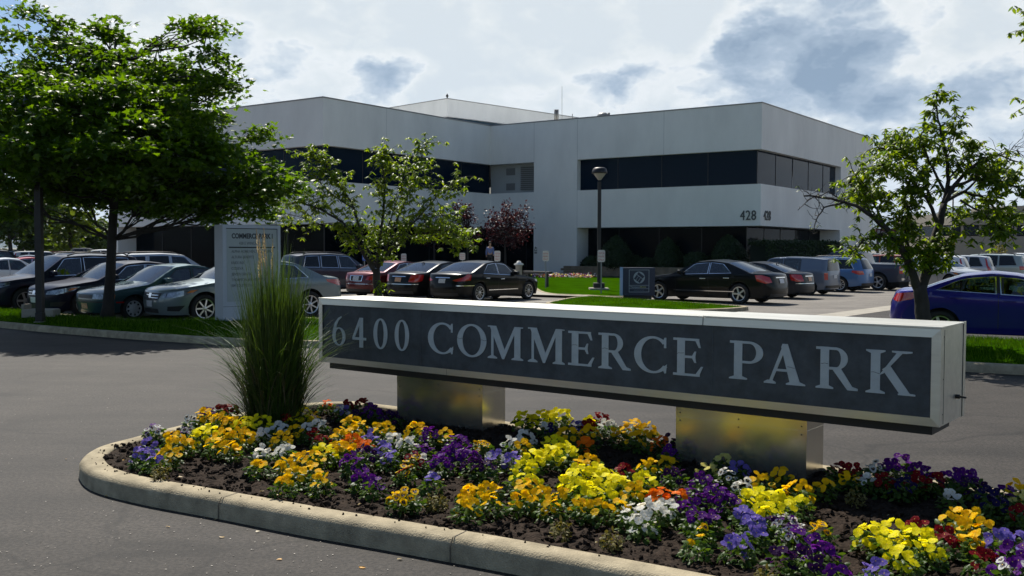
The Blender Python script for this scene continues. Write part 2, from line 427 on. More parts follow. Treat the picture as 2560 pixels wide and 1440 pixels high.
def build_car(k, paint_mat, name):
    """one car: an Empty on the ground under its middle, nose along +x"""
    S = Shape(k); L, W = k['L'], k['W']; H = max(p[1] for p in k['top'])
    root = empty(name)
    # ---- side sheet in (s, z)
    bm = bmesh.new(); nS = len(S.S); rows = []
    lo, hi = 6, 5
    for i in range(nS):
        x = S.xf[i]; a, b, c = S.z0(x), S.belt(x), S.ze(x)
        zs = [a+(b-a)*j/lo for j in range(lo+1)] + [b+(c-b)*j/hi for j in range(1, hi+1)]
        rows.append([bm.verts.new((S.S[i], z, 0)) for z in zs])
    for i in range(nS-1):
        for j in range(lo+hi):
            q = (rows[i][j], rows[i+1][j], rows[i+1][j+1], rows[i][j+1])
            if max(q[2].co.y-q[1].co.y, q[3].co.y-q[0].co.y) > 1e-4: bm.faces.new(q)
    bmesh.ops.remove_doubles(bm, verts=bm.verts[:], dist=1e-5)
    # windows: (front bottom x, front top x, rear bottom x, rear top x)
    wins = []
    for (ab, at, bb, bt) in k['wins']:
        tops = []
        for t in np.linspace(0, 1, 7):
            x = at+(bt-at)*t; tops.append((S.sx(x), S.ze(x)-k.get('wtop', .065)))
        pts = [(S.sx(ab), S.belt(ab)+.025), (S.sx(bb), S.belt(bb)+.025)] + tops[::-1]
        wins.append(pts)
    arches = []
    for xw in (k['xw'], k['xw']+k['WB']):
        r = k['r']+k.get('gap', .055)
        arches.append([(S.sx(xw)+r*math.cos(a), k['r']+.01+r*math.sin(a)) for a in np.linspace(-.6, math.pi+.6, 19)])
    for w in wins: bisect_poly(bm, w)
    for a in arches: bisect_poly(bm, a, closed=False)
    dx = k.get('doors', [])
    zd = k.get('sill', .2)+.1
    if dx:
        for x in dx: bisect_poly(bm, [(S.sx(x), zd), (S.sx(x), H)], closed=False, pad=.05)
        bisect_poly(bm, [(S.sx(dx[0]), zd), (S.sx(dx[-1]), zd)], closed=False)
    cl = {}
    for f in bm.faces:
        c = f.calc_center_median(); p = (c.x, c.y); key = 'body'
        if any(inside(p, a) for a in arches): key = None
        else:
            for i, w in enumerate(wins):
                if inside(p, w): key = 'win%d' % i
            if key == 'body' and dx:
                x = S.x_of(c.x)
                for i in range(len(dx)-1):
                    if dx[i] < x < dx[i+1] and c.y > zd and c.y < S.ze(x)-.02: key = 'door%d' % i
        cl[f] = key
    def extract(key, sg, off=0.0):
        nb = bmesh.new(); mp = {}
        for f in bm.faces:
            if cl[f] != key: continue
            vv = []
            for v in f.verts:
                if v not in mp:
                    p = S.P(v.co.x, v.co.y)
                    if off: p = p+S.N(v.co.x, v.co.y)*off
                    mp[v] = nb.verts.new((p.x, p.y*sg, p.z))
                vv.append(mp[v])
            if sg < 0: vv = vv[::-1]
            try: nb.faces.new(vv)
            except ValueError: pass
        return nb
    # ---- body: both sides and the top
    body = bmesh.new()
    for sg in (1, -1):
        t = extract('body', sg); me = bpy.data.meshes.new('t'); t.to_mesh(me); t.free(); body.from_mesh(me); bpy.data.meshes.remove(me)
    vs_ = [-1, -.97, -.9, -.7, -.45, -.15, .15, .45, .7, .9, .97, 1]
    glz = k.get('glz', [])
    gl = [bmesh.new() for _ in glz]; top = []
    for i in range(nS):
        x = S.xf[i]; p = S.P(S.S[i], S.ze(x)); d = S.drop*sstep(p.y, 0, .5)
        top.append([Vector((p.x, p.y*v, p.z+d*(1-abs(v)**2.6))) for v in vs_])
    caches = [{} for _ in range(len(gl)+1)]
    def vert(n, i, j):
        b = body if n == 0 else gl[n-1]
        if (i, j) not in caches[n]: caches[n][(i, j)] = b.verts.new(top[i][j])
        return caches[n][(i, j)]
    for i in range(nS-1):
        xm = (S.xf[i]+S.xf[i+1])/2
        for j in range(len(vs_)-1):
            n = 0
            for g, (ga, gb) in enumerate(glz):
                if ga < xm < gb and 2 <= j <= len(vs_)-4: n = g+1
            q = [vert(n, i, j), vert(n, i+1, j), vert(n, i+1, j+1), vert(n, i, j+1)]
            try: (body if n == 0 else gl[n-1]).faces.new(q[::-1])
            except ValueError: pass
    bmesh.ops.remove_doubles(body, verts=body.verts[:], dist=.0015)
    bmesh.ops.recalc_face_normals(body, faces=body.faces[:])
    smooth(body, R_(48))
    ob = obj('body', body, paint_mat, root)
    G_ = MT['car_glass']; gk = k.get('gmat', ['car_glass']*len(k['wins']))
    for g, b in enumerate(gl):
        bmesh.ops.recalc_face_normals(b, faces=b.faces[:]); smooth(b)
        obj('windscreen' if g == 0 else 'rear_window', b, MT['car_glass'] if g == 0 else MT[k.get('rg', 'car_glass')], root)
    doors = {}
    for sg in (1, -1):
        for i in range(len(dx)-1):
            b = extract('door%d' % i, sg); smooth(b, R_(48))
            if not b.faces: b.free(); continue
            d = obj('door', b, paint_mat, root); doors[(sg, i)] = d
            if not k.get('lite'):
                hb = bmesh.new(); xh = dx[i+1]-.2; q = S.sx(xh); zh = S.belt(xh)-k.get('hz', .14); p = S.P(q, zh)
                box(hb, p.x-.11, p.x+.11, p.y*sg-.028, p.y*sg+.028, zh-.016, zh+.016, bev=.008); smooth(hb)
                obj('handle', hb, MT['chrome'] if k.get('chrome_handle') else paint_mat, d)
                # dark seam round the door
                sb = patch_bm(S, 'x', [(dx[i]-.006, zd), (dx[i]+.006, zd), (dx[i]+.006, S.belt(dx[i])), (dx[i]-.006, S.belt(dx[i]))], .0015, sg)
                obj('door_seam', sb, MT['black_plastic'], d)
        for i, w in enumerate(wins):
            b = extract('win%d' % i, sg, -.004); smooth(b)
            if not b.faces: b.free(); continue
            par = doors.get((sg, i if i < len(dx)-1 else -1)) or root
            obj('window', b, MT[gk[i]], par)
            # frame strip round the pane
            if not k.get('lite'):
                c = (sum(p[0] for p in w)/len(w), sum(p[1] for p in w)/len(w))
                tb = bmesh.new(); n = len(w)
                def outp(p, d):
                    v = Vector((p[0]-c[0], p[1]-c[1])); v = v*(1+d/max(.12, v.length)); return (c[0]+v.x, c[1]+v.y)
                ring0 = []; ring1 = []
                for p in w:
                    o = outp(p, .022); i_ = outp(p, -.006)
                    for rg, u in ((ring0, i_), (ring1, o)):
                        z = min(u[1], S.ze(S.x_of(u[0]))); pp = S.P(u[0], z)+S.N(u[0], z)*.004; rg.append(tb.verts.new((pp.x, pp.y*sg, pp.z)))
                for a in range(n): tb.faces.new((ring0[a], ring0[(a+1) % n], ring1[(a+1) % n], ring1[a]))
                bmesh.ops.recalc_face_normals(tb, faces=tb.faces[:])
                obj('window_trim', tb, MT[k.get('trim', 'black_plastic')], par)
    bm.free()
    # ---- lights, grille, plates
    for (nm, m, mode, poly, both, off) in k.get('patches', []):
        for sg in ((1, -1) if both else (1,)):
            pm = paint_mat if m == 'paint' else MT[m]
            obj(nm, patch_bm(S, mode, poly, off, sg), pm, root)
    # ---- wheels
    r = k['r']; ww = k.get('ww', .21)
    wme = bpy.data.meshes.new('wheel'); b = wheel_bm(r, ww); b.to_mesh(wme); b.free(); wme.materials.append(MT['rubber'])
    rme = bpy.data.meshes.new('rim'); b = rim_bm(r, ww, k.get('rim', 'five')); b.to_mesh(rme); b.free(); rme.materials.append(MT[k.get('rimmat', 'alloy')])
    for xw in (k['xw'], k['xw']+k['WB']):
        for sg in (1, -1):
            o = obj('wheel', wme, None, root); o.location = (L/2-xw, sg*(W/2-ww/2-.045), r)
            o.rotation_euler = (0, 0, 0 if sg > 0 else math.pi)
            obj('rim', rme, None, o)
    # ---- underbody with wheel wells
    ub = bmesh.new(); hw = W/2
    box(ub, -L/2+.25, L/2-.25, -hw+.32, hw-.32, .17, .55)
    box(ub, L/2-k['xw']-k['WB']+r+.1, L/2-k['xw']-r-.1, -hw+.1, hw-.1, .19, .5)
    for xw in (k['xw'], k['xw']+k['WB']):
        for sg in (1, -1):
            n = 10; ra = r+k.get('gap', .055)+.004
            A = [(L/2-xw+ra*math.cos(a), r+.01+ra*math.sin(a)) for a in np.linspace(-.3, math.pi+.3, n)]
            u = [ub.verts.new((p[0], sg*(hw-.04), p[1])) for p in A]; v = [ub.verts.new((p[0], sg*(hw-.34), p[1])) for p in A]
            for i in range(n-1): ub.faces.new((u[i], u[i+1], v[i+1], v[i]))
            ub.faces.new(v)
    obj('underbody', ub, MT['underbody'], root)
    # ---- seats, dashboard, mirrors
    if not k.get('noint'):
        sb = bmesh.new(); xc = k['cowl']; zb = S.belt(xc+.6)
        box(sb, L/2-k['cabend'], L/2-xc, -hw+.16, hw-.16, .42, zb-.30)
        box(sb, L/2-xc-.45, L/2-xc-.02, -hw+.14, hw-.14, zb-.31, zb-.06, bev=.05)
        for xs, wd in ((xc+1.15, .5), (xc+2.05, .5)):
            if xs+.3 > k['cabend']: continue
            for sy in (-.37, .37):
                box(sb, L/2-xs-.12, L/2-xs+.06, sy-wd/2+.02, sy+wd/2-.02, zb-.35, zb+.10, bev=.05)
                box(sb, L/2-xs-.1, L/2-xs, sy-.13, sy+.13, zb+.12, zb+.29, bev=.04)
        smooth(sb, R_(40)); obj('seats', sb, MT['seat'], root)
    if not k.get('lite'):
        for sg in (1, -1):
            mb = bmesh.new(); xm = k['mir']; p = S.P(S.sx(xm), S.belt(xm)+.03)
            box(mb, p.x-.06, p.x+.09, sg*p.y+(-.02 if sg > 0 else -.20), sg*p.y+(.20 if sg > 0 else .02), p.z+.0, p.z+.14, bev=.035); smooth(mb)
            obj('side_mirror', mb, paint_mat, root)
    if k.get('rails'):
        for sg in (1, -1):
            rb = bmesh.new(); a, b = k['rails']; pts = []
            for x in np.linspace(a, b, 9):
                zz = S.ze(x); p = S.P(S.sx(x), zz); e = min(1, min(x-a, b-x)/.12)
                pts.append((p.x, sg*(p.y-.09), zz+.03+.055*e))
            tube(rb, pts, .022, 6); obj('roof_rail', rb, MT['black_plastic'], root)
    if k.get('antenna'):
        x = k['antenna']; p = S.P(S.sx(x), S.ze(x)); b = bmesh.new()
        tube(b, [(p.x+.06, 0, p.z+S.drop), (p.x, 0, p.z+S.drop+.07), (p.x-.06, 0, p.z+S.drop+.01)], [.03, .015, .02], 6); obj('antenna', b, MT['black_plastic'], root)
    for fn in k.get('extra', []): fn(S, root, paint_mat)
    return root
def drive(root, px, py, wheel, head, k, z=0.0, side=1):
    """park a car so that the given wheel (side +1 = the car's left) touches the ground seen at a pixel; head = compass angle from +y to the right"""
    g = G(px, py, z); h = R_(head); f = Vector((math.sin(h), math.cos(h), 0)); l = Vector((-f.y, f.x, 0))
    xw = k['L']/2-k['xw']-(k['WB'] if wheel == 'r' else 0)
    c = g-f*xw-l*side*(k['W']/2-.12)
    root.location = (c.x, c.y, z); root.rotation_euler = (0, 0, math.atan2(f.y, f.x))
    return root
def recolour(root, old, new):
    """a copy keeps the shared mesh and takes its own paint"""
    def go(o):
        if o.type == 'MESH' and o.material_slots and o.data.materials and o.data.materials[0] == old:
            o.material_slots[0].link = 'OBJECT'; o.material_slots[0].material = new
        for c in o.children: go(c)
    go(root)
def sedan(L, W, H, WB, xw, r, cowl, wst, rr, deck, zc=.95, zn=.66, zd=1.03, zt=.92, **kw):
    """profile of a three-box car; x runs from the nose"""
    k = dict(L=L, W=W, WB=WB, xw=xw, r=r, cowl=cowl, cabend=deck-.25, mir=cowl+.42,
             top=[(-.3, zn), (0, zn), (.22, zn+.10), (.6, zc-.10), (cowl, zc), (wst, H-.05), ((wst+rr)/2, H), (rr, H-.06), (deck, zd), (L-.12, zd-.02), (L, zt), (L+.3, zt)],
             belt=[(0, .72), (.9, zc-.16), (cowl+.4, zc-.06), (deck-.3, zd-.05), (deck+.3, zd-.06), (L, zd-.15)],
             keys=[cowl+.03, wst-.03, rr+.05, deck-.05, xw, xw+WB], glz=[(cowl+.03, wst-.03), (rr+.05, deck-.05)])
    k.update(kw); return k
def wagon(L, W, H, WB, xw, r, cowl, wst, zc=1.0, zn=.72, roofend=None, **kw):
    """profile of a two-box car"""
    re_ = roofend or L
    k = dict(L=L, W=W, WB=WB, xw=xw, r=r, cowl=cowl, cabend=L-.3, mir=cowl+.42,
             top=[(-.3, zn), (0, zn), (.2, zn+.12), (.55, zc-.09), (cowl, zc), (wst, H-.05), (wst+.8, H), (re_-.7, H-.03), (re_-.1, H-.08), (L+.3, H-.1)],
             belt=[(0, .75), (.8, zc-.14), (cowl+.4, zc-.05), (L-.6, zc+.02), (L, zc+.02)],
             keys=[cowl+.03, wst-.03, xw, xw+WB], glz=[(cowl+.03, wst-.03)], rw=.75, rp=1.0, rl0=.05, rl1=.45, rz=1.0, br=.4)
    k.update(kw); return k
# ---------------------------------------------------------------- ground
MT['asphalt'] = mat('asphalt', (0.036, 0.0305, 0.0255), rough=0.75, spec=.3, var=0.34, vscale=0.9, bump=0.35, bscale=160, det=10)
MT['lot'] = mat('lot_asphalt', (0.182, 0.164, 0.141), rough=0.9, var=0.22, vscale=0.5, bump=0.2, bscale=90, det=9)
MT['concrete'] = mat('concrete', (0.34, 0.31, 0.255), rough=0.85, var=0.25, vscale=2.5, bump=0.2, bscale=120, det=9)
MT['kerb'] = mat('kerb_concrete', (0.395, 0.335, 0.225), rough=0.9, var=0.38, vscale=5, bump=0.5, bscale=90, det=12, spec=.2)
MT['lawn'] = mat('lawn', (0.026, 0.074, 0.0008), rough=0.95, spec=0.0, var=0.45, vscale=1.3, bump=0.6, bscale=45, det=10)
MT['soil'] = mat('soil', (0.036, 0.025, 0.018), rough=0.95, var=0.65, vscale=26, bump=1.0, bscale=48, det=9, spec=.1)
MT['paintline'] = mat('line_paint', (0.62, 0.60, 0.55), rough=0.8, var=0.35, vscale=6)
MT['far_ground'] = mat('far_ground', (0.20, 0.19, 0.15), rough=0.95, var=0.4, vscale=0.02)

def asphalt_detail(m, cracks=0.5, stain=0.4):
    """aggregate speckle, tar lines and worn patches that belong to the paving itself"""
    nt = m.node_tree; nd, lk = nt.nodes, nt.links; p = nd['Principled BSDF']
    src = p.inputs['Base Color'].links[0].from_socket
    tc = nd.new('ShaderNodeTexCoord')
    sp = nd.new('ShaderNodeTexNoise'); sp.inputs['Scale'].default_value = 38; sp.inputs['Detail'].default_value = 3; lk.new(tc.outputs['Object'], sp.inputs['Vector'])
    r1 = nd.new('ShaderNodeMapRange'); r1.inputs[1].default_value = .38; r1.inputs[2].default_value = .62; r1.inputs[3].default_value = .55; r1.inputs[4].default_value = 1.42; lk.new(sp.outputs[0], r1.inputs[0])
    mp = nd.new('ShaderNodeMapping'); mp.inputs['Rotation'].default_value = (0, 0, .6); mp.inputs['Scale'].default_value = (.16, .9, 1); lk.new(tc.outputs['Object'], mp.inputs[0])
    st = nd.new('ShaderNodeTexNoise'); st.inputs['Scale'].default_value = 1.4; st.inputs['Detail'].default_value = 8; st.inputs['Roughness'].default_value = .7; lk.new(mp.outputs[0], st.inputs['Vector'])
    r2 = nd.new('ShaderNodeMapRange'); r2.inputs[1].default_value = .35; r2.inputs[2].default_value = .65; r2.inputs[3].default_value = 1-stain; r2.inputs[4].default_value = 1+stain*.5; lk.new(st.outputs[0], r2.inputs[0])
    wn = nd.new('ShaderNodeTexNoise'); wn.inputs['Scale'].default_value = 1.1; wn.inputs['Detail'].default_value = 5; lk.new(tc.outputs['Object'], wn.inputs['Vector'])
    ad = nd.new('ShaderNodeVectorMath'); ad.operation = 'MULTIPLY_ADD'; lk.new(wn.outputs['Color'], ad.inputs[0]); ad.inputs[1].default_value = (.9, .9, 0); lk.new(tc.outputs['Object'], ad.inputs[2])
    vo = nd.new('ShaderNodeTexVoronoi'); vo.feature = 'DISTANCE_TO_EDGE'; vo.inputs['Scale'].default_value = .24; lk.new(ad.outputs[0], vo.inputs['Vector'])
    r3 = nd.new('ShaderNodeMapRange'); r3.inputs[1].default_value = .0; r3.inputs[2].default_value = .008; r3.inputs[3].default_value = 1-cracks; r3.inputs[4].default_value = 1; lk.new(vo.outputs['Distance'], r3.inputs[0])
    on = nd.new('ShaderNodeTexNoise'); on.inputs['Scale'].default_value = .8; on.inputs['Detail'].default_value = 6; on.inputs['Roughness'].default_value = .6; lk.new(tc.outputs['Object'], on.inputs['Vector'])
    ro = nd.new('ShaderNodeMapRange'); ro.inputs[1].default_value = .60; ro.inputs[2].default_value = .72; ro.inputs[3].default_value = 1; ro.inputs[4].default_value = .55; lk.new(on.outputs[0], ro.inputs[0])
    m0 = nd.new('ShaderNodeMath'); m0.operation = 'MULTIPLY'; lk.new(r1.outputs[0], m0.inputs[0]); lk.new(ro.outputs[0], m0.inputs[1])
    m1 = nd.new('ShaderNodeMath'); m1.operation = 'MULTIPLY'; lk.new(m0.outputs[0], m1.inputs[0]); lk.new(r2.outputs[0], m1.inputs[1])
    m2 = nd.new('ShaderNodeMath'); m2.operation = 'MULTIPLY'; lk.new(m1.outputs[0], m2.inputs[0]); lk.new(r3.outputs[0], m2.inputs[1])
    v = nd.new('ShaderNodeVectorMath'); v.operation = 'SCALE'; lk.new(src, v.inputs[0]); lk.new(m2.outputs[0], v.inputs[3]); lk.new(v.outputs[0], p.inputs['Base Color'])
asphalt_detail(MT['asphalt']); asphalt_detail(MT['lot'], .2, .2)

def spline(pts, n=8, closed=True):
    """smooth curve through plan points"""
    P = [Vector((p[0], p[1])) for p in pts]; m = len(P); out = []
    for i in range(m if closed else m-1):
        a, b, c, d = (P[(i-1) % m], P[i], P[(i+1) % m], P[(i+2) % m]) if closed else (P[max(i-1, 0)], P[i], P[i+1], P[min(i+2, m-1)])
        for k in range(n):
            t = k/n
            out.append(.5*((2*b)+(c-a)*t+(2*a-5*b+4*c-d)*t*t+(3*b-3*c+d-a)*t**3))
    if not closed: out.append(P[-1])
    return out
def poly_area(p): return .5*sum(a[0]*b[1]-b[0]*a[1] for a, b in zip(p, p[1:]+p[:1]))
def offset(poly, d):
    """closed plan polygon moved inwards by d (ccw)"""
    n = len(poly); out = []
    for i in range(n):
        a, b, c = poly[i-1], poly[i], poly[(i+1) % n]
        u = (b-a); v = (c-b)
        u = u.normalized() if u.length > 1e-6 else v.normalized(); v = v.normalized() if v.length > 1e-6 else u
        nu = Vector((-u.y, u.x)); nv = Vector((-v.y, v.x)); k = (nu+nv)
        k = k/max(.35, k.dot(nu)) if k.length > 1e-6 else nu
        out.append(b+k*d)
    return out
def kerb_obj(name, poly, w=.16, h=.15, r=.035, material=None):
    bm = bmesh.new(); prof = [(0, -.05), (.006, h-r), (.012+r*.3, h-r*.3), (r*1.1, h), (w-.015, h+.002), (w, h-.012), (w, -.02)]
    loops = []
    for d, z in prof:
        loops.append([bm.verts.new((p.x, p.y, z + .004*mnoise.noise(Vector((p.x*1.7, p.y*1.7, 0))))) for p in offset(poly, d)])
    n = len(poly)
    for a, b in zip(loops, loops[1:]):
        for i in range(n):
            f = bm.faces.new((a[i], a[(i+1) % n], b[(i+1) % n], b[i])); f.smooth = True
    for e in bm.edges:
        if len(e.link_faces) == 2 and e.calc_face_angle(0) > R_(50): e.smooth = False
    o = obj(name, bm, material or MT['kerb']); o['kind'] = 'structure'
    return o
PCACHE = {}
def parr(poly):
    k = id(poly)
    if k not in PCACHE: PCACHE[k] = (np.array([(p.x, p.y) for p in poly]), poly)
    return PCACHE[k][0]
def in_poly(p, poly):
    A = parr(poly); B = np.roll(A, 1, 0); y = p[1]; c = (A[:, 1] > y) != (B[:, 1] > y)
    if not c.any(): return False
    A, B = A[c], B[c]
    return bool(np.sum(p[0] < (B[:, 0]-A[:, 0])*(y-A[:, 1])/(B[:, 1]-A[:, 1])+A[:, 0]) % 2)
def edge_dist(p, poly):
    A = parr(poly); B = np.roll(A, -1, 0); d = B-A; v = np.array((p[0], p[1]))-A
    t = np.clip((v*d).sum(1)/np.maximum((d*d).sum(1), 1e-12), 0, 1)
    return float(np.sqrt((((v-d*t[:, None])**2).sum(1)).min()))
def mound(name, poly, z0, z1, ramp, cell, m, rough=0.0, rscale=8.0, rise=None):
    """raised ground inside a polygon: z0 at the rim, z1 inside"""
    xs = [p.x for p in poly]; ys = [p.y for p in poly]
    pts = [Vector((p.x, p.y)) for p in poly]; nb = len(pts)
    q = list(pts); nx = int((max(xs)-min(xs))/cell); ny = int((max(ys)-min(ys))/cell); rnd = random.Random(3)
    for i in range(nx+1):
        for j in range(ny+1):
            p = Vector((min(xs)+cell*(i+rnd.uniform(-.3, .3)), min(ys)+cell*(j+rnd.uniform(-.3, .3))))
            if in_poly(p, pts) and edge_dist(p, pts) > cell*.4: q.append(p)
    r = delaunay_2d_cdt(q, [(i, (i+1) % nb) for i in range(nb)], [], 1, 1e-5)
    bm = bmesh.new(); V = []
    for p in r[0]:
        d = edge_dist(p, pts); z = z0+(z1-z0)*sstep(d, 0, ramp)
        if rise: z += rise(p.x, p.y)*min(1, d/.25)
        if rough: z += rough*min(1, d/.1)*(mnoise.fractal(Vector((p.x*rscale, p.y*rscale, 0)), .8, 2.0, 5))
        V.append(bm.verts.new((p.x, p.y, z)))
    for f in r[2]:
        try: bm.faces.new([V[i] for i in f]).smooth = True
        except ValueError: pass
    bmesh.ops.recalc_face_normals(bm, faces=bm.faces[:])
    if bm.faces and sum(f.normal.z for f in bm.faces) < 0: bmesh.ops.reverse_faces(bm, faces=bm.faces[:])
    o = obj(name, bm, m); o['kind'] = 'structure'; return o

o = obj('ground', sheet([(-9000, -400), (9000, -400), (9000, 9000), (-9000, 9000)], -0.03), MT['far_ground']); tag(o, kind='structure')
o = obj('parking_lot', sheet([(-110, 16), (75, 16), (75, 150), (-110, 150)], 0.0), MT['lot']); tag(o, kind='structure')
o = obj('driveway', sheet([(-60, -30), (60, -30), (60, 5), (12.9, 33.3), (8.8, 28.2), (3.0, 26.0), (-4.0, 26.0), (-13.5, 27), (-60, 60)], 0.004), MT['asphalt']); tag(o, kind='structure')
gd = Vector((12.93-8.83, 33.34-28.21)).normalized(); gn = Vector((-gd.y, gd.x))
a = Vector((8.83, 28.21))-gd*4; b = a+gd*26
o = obj('gutter', sheet([a-gn*.45, b-gn*.45, b+gn*.45, a+gn*.45], .009), MT['concrete']); tag(o, kind='structure')
# concrete walk to the entrance
o = obj('walkway', sheet([(-3.0, 43.0), (1.15, 39.4), (2.9, 38.4), (3.1, 39.4), (1.5, 41.2), (.9, 50), (.6, 69.5), (-2.4, 71.5), (-8.5, 62.0), (-9.2, 52)], .10), MT['concrete']); tag(o, kind='structure')

ISLANDS = {}
def island(key, pts, h, ramp_h, ramp, cell=.6, w=.16, n=6):
    p = spline(pts, n)
    if poly_area(p) < 0: p = p[::-1]
    kerb_obj('kerb', p, w=w, h=h); inn = offset(p, w-.01); ISLANDS[key] = inn
    mound('grass_verge', inn, h-.02, h+ramp_h, ramp, cell, MT['lawn'], .012, 1.5)
island('left', [(-30, 36.4), (-20, 29.2), (-12.1, 23.4), (-10.65, 22.32), (-8.17, 20.72), (-6.4, 19.75), (-4.93, 19.1), (-3.7, 18.9), (-2.9, 19.6), (-2.9, 21.4), (-3.9, 24.0), (-5.3, 25.5), (-7.2, 25.0), (-9.0, 24.4), (-10.4, 25.6), (-11.8, 26.3), (-14.5, 29), (-22, 35), (-30, 41)], .14, .05, 1.0)
island('right', [(5.5, 16.5), (7.17, 15.48), (7.85, 15.10), (11, 13.35), (15, 11.2), (19, 12.4), (15.5, 16.2), (10.8, 18.7), (8.3, 19.9), (6.6, 20.3), (5.5, 19.5), (5.1, 17.6)], .15, .15, 1.5)
island('center', [(1.15, 32.9), (2.3, 30.3), (3.7, 29.45), (5.0, 29.5), (6.3, 30.1), (7.4, 31.2), (7.35, 32.0), (6.1, 33.9), (4.75, 35.6), (4.15, 36.9), (3.5, 37.9), (2.7, 38.0), (2.1, 36.8), (1.5, 34.8)], .12, .11, 1.8)
island('front_lawn', [(1.25, 41.6), (2.9, 39.0), (4.1, 37.9), (5.7, 39.6), (9, 43.4), (13.5, 49.2), (16.6, 54), (15.2, 58.6), (9.5, 62.6), (4.2, 66.6), (2.6, 68.4), (1.5, 69.6), (.8, 69.0), (.95, 55)], .12, .03, 1.0, cell=1.5)
island('tree_island', [(-4.9, 31.6), (-3.6, 30.9), (-2.9, 31.6), (-3.3, 33.2), (-4.6, 33.9), (-5.4, 32.9)], .13, .03, .5)
# painted stall lines under the right-hand row and the row before the entrance
def stall_line(p, ang, L):
    h = R_(ang); f = Vector((math.sin(h), math.cos(h))); n = Vector((f.y, -f.x))*.055; p = Vector(p)
    return [p-n, p+f*L-n, p+f*L+n, p+n]
sb = bmesh.new()
for i in range(9):
    q = Vector((6.55, 32.6))+Vector((math.cos(R_(50)), math.sin(R_(50))))*(2.75*i)
    flatpoly(sb, [(v.x, v.y, .006) for v in stall_line(q, -50, 5.6)][::-1])
for i in range(-5, 3):
    q = Vector((.25, 34.6))+Vector((math.cos(R_(-38)), math.sin(R_(-38))))*(2.75*i-.2)
    flatpoly(sb, [(v.x, v.y, .006) for v in stall_line(q, 38, 5.4)][::-1])
bmesh.ops.recalc_face_normals(sb, faces=sb.faces[:])
o = obj('parking_lines', sb, MT['paintline']); tag(o, kind='structure')

# the flower bed: kerb and soil
BED = spline([(-3.53, 8.04), (-3.24, 7.64), (-2.74, 7.27), (-2.05, 6.88), (-1.41, 6.5), (-.7, 6.12), (.28, 5.56), (1.6, 4.72), (4.0, 3.2), (7.0, 1.6), (8.2, 2.4), (7.4, 4.6), (5.0, 6.2), (3.46, 7.40), (.81, 9.43), (-1.48, 11.18), (-2.0, 11.35), (-2.5, 11.1), (-2.95, 10.5), (-3.3, 9.8), (-3.5, 9.26), (-3.66, 8.75), (-3.64, 8.35)], 8)
if poly_area(BED) < 0: BED = BED[::-1]
kerb_obj('bed_kerb', BED, w=.20, h=.15, r=.045)
BEDIN = offset(BED, .185)
def bed_rise(x, y): return .09*math.exp(-((x+3.0)**2+(y-9.4)**2)/.35)
def soil_z(x, y):
    p = (x, y)
    if not in_poly(p, BEDIN): return .13
    d = edge_dist(p, BEDIN); return .135-.035*sstep(d, 0, .8)+bed_rise(x, y)*min(1, d/.25)
vis = [p for p in BEDIN]
mound('soil', BEDIN, .135, .10, .8, .04, MT['soil'], .030, 10.0, bed_rise)
gb_ = bmesh.new(); acc = 0
for i in range(1, len(BED)):
    acc += (BED[i]-BED[i-1]).length
    if acc > 1.9:
        acc = 0; d = (BED[i]-BED[i-1]).normalized(); q = Vector((-d.y, d.x))
        for (u, z0), (v, z1) in zip([(-.003, .0), (-.002, .105), (.03, .1535), (.19, .1535)], [(-.002, .105), (.03, .1535), (.19, .1535), (.19, .12)]):
            a, b = BED[i]+q*u, BED[i]+q*v; e = d*.004; flatpoly(gb_, [(a.x-e.x, a.y-e.y, z0), (a.x+e.x, a.y+e.y, z0), (b.x+e.x, b.y+e.y, z1), (b.x-e.x, b.y-e.y, z1)])
o = obj('kerb_joint', gb_, mat('kerb_joint', (.10, .085, .065), .95)); tag(o, kind='structure')
# loose clods and crumbs on the soil and on the kerb: nobody could count them
rnd = random.Random(11); cb = bmesh.new()
def blobby(bm, c, r, rnd, sub=1):
    m = Matrix.Translation(c) @ Matrix.Rotation(rnd.uniform(0, 6), 4, 'Z') @ Matrix.Diagonal((r*rnd.uniform(.7, 1.3), r*rnd.uniform(.7, 1.3), r*rnd.uniform(.5, .9), 1))
    q = bmesh.ops.create_icosphere(bm, subdivisions=sub, radius=1, matrix=m)
    for v in q['verts']: v.co += Vector((rnd.uniform(-1, 1), rnd.uniform(-1, 1), rnd.uniform(-1, 1)))*r*.25
t = bmesh.new(); bmesh.ops.create_icosphere(t, subdivisions=1, radius=1); t.verts.ensure_lookup_table(); t.verts.index_update()
IV = np.array([v.co for v in t.verts]); IF = np.array([[v.index for v in f.verts] for f in t.faces]); t.free()
rn = np.random.default_rng(5); CC = []
while len(CC) < 9000:
    x, y = rnd.uniform(-3.6, 4.2), rnd.uniform(3.4, 11)
    if in_poly((x, y), BEDIN):
        r = rnd.choice((.006, .008, .01, .012, .016, .02, .026)); CC.append((x, y, soil_z(x, y)+r*.25, r))
for i in range(150):
    k = rnd.randrange(len(BED)); p = BED[k]+(BEDIN[k]-BED[k])*rnd.uniform(.55, 1.05)
    if p.y < 9 and p.y > 3: CC.append((p.x, p.y, .155, rnd.uniform(.003, .009)))
CC = np.array(CC); n = len(CC); W_ = CC[:, None, :3]+IV[None]*CC[:, None, 3:4]*rn.uniform(.7, 1.3, (n, 1, 3))+rn.normal(0, .22, (n, len(IV), 3))*CC[:, None, 3:4]
me = bpy.data.meshes.new('soil_clods'); me.from_pydata(W_.reshape(-1, 3), [], (IF[None]+np.arange(n)[:, None, None]*len(IV)).reshape(-1, 3).tolist()); cb.free(); cb = me
o = obj('soil_clods', cb, MT['soil']); tag(o, 'crumbly dark soil clods scattered over the flower bed', 'soil', kind='stuff')
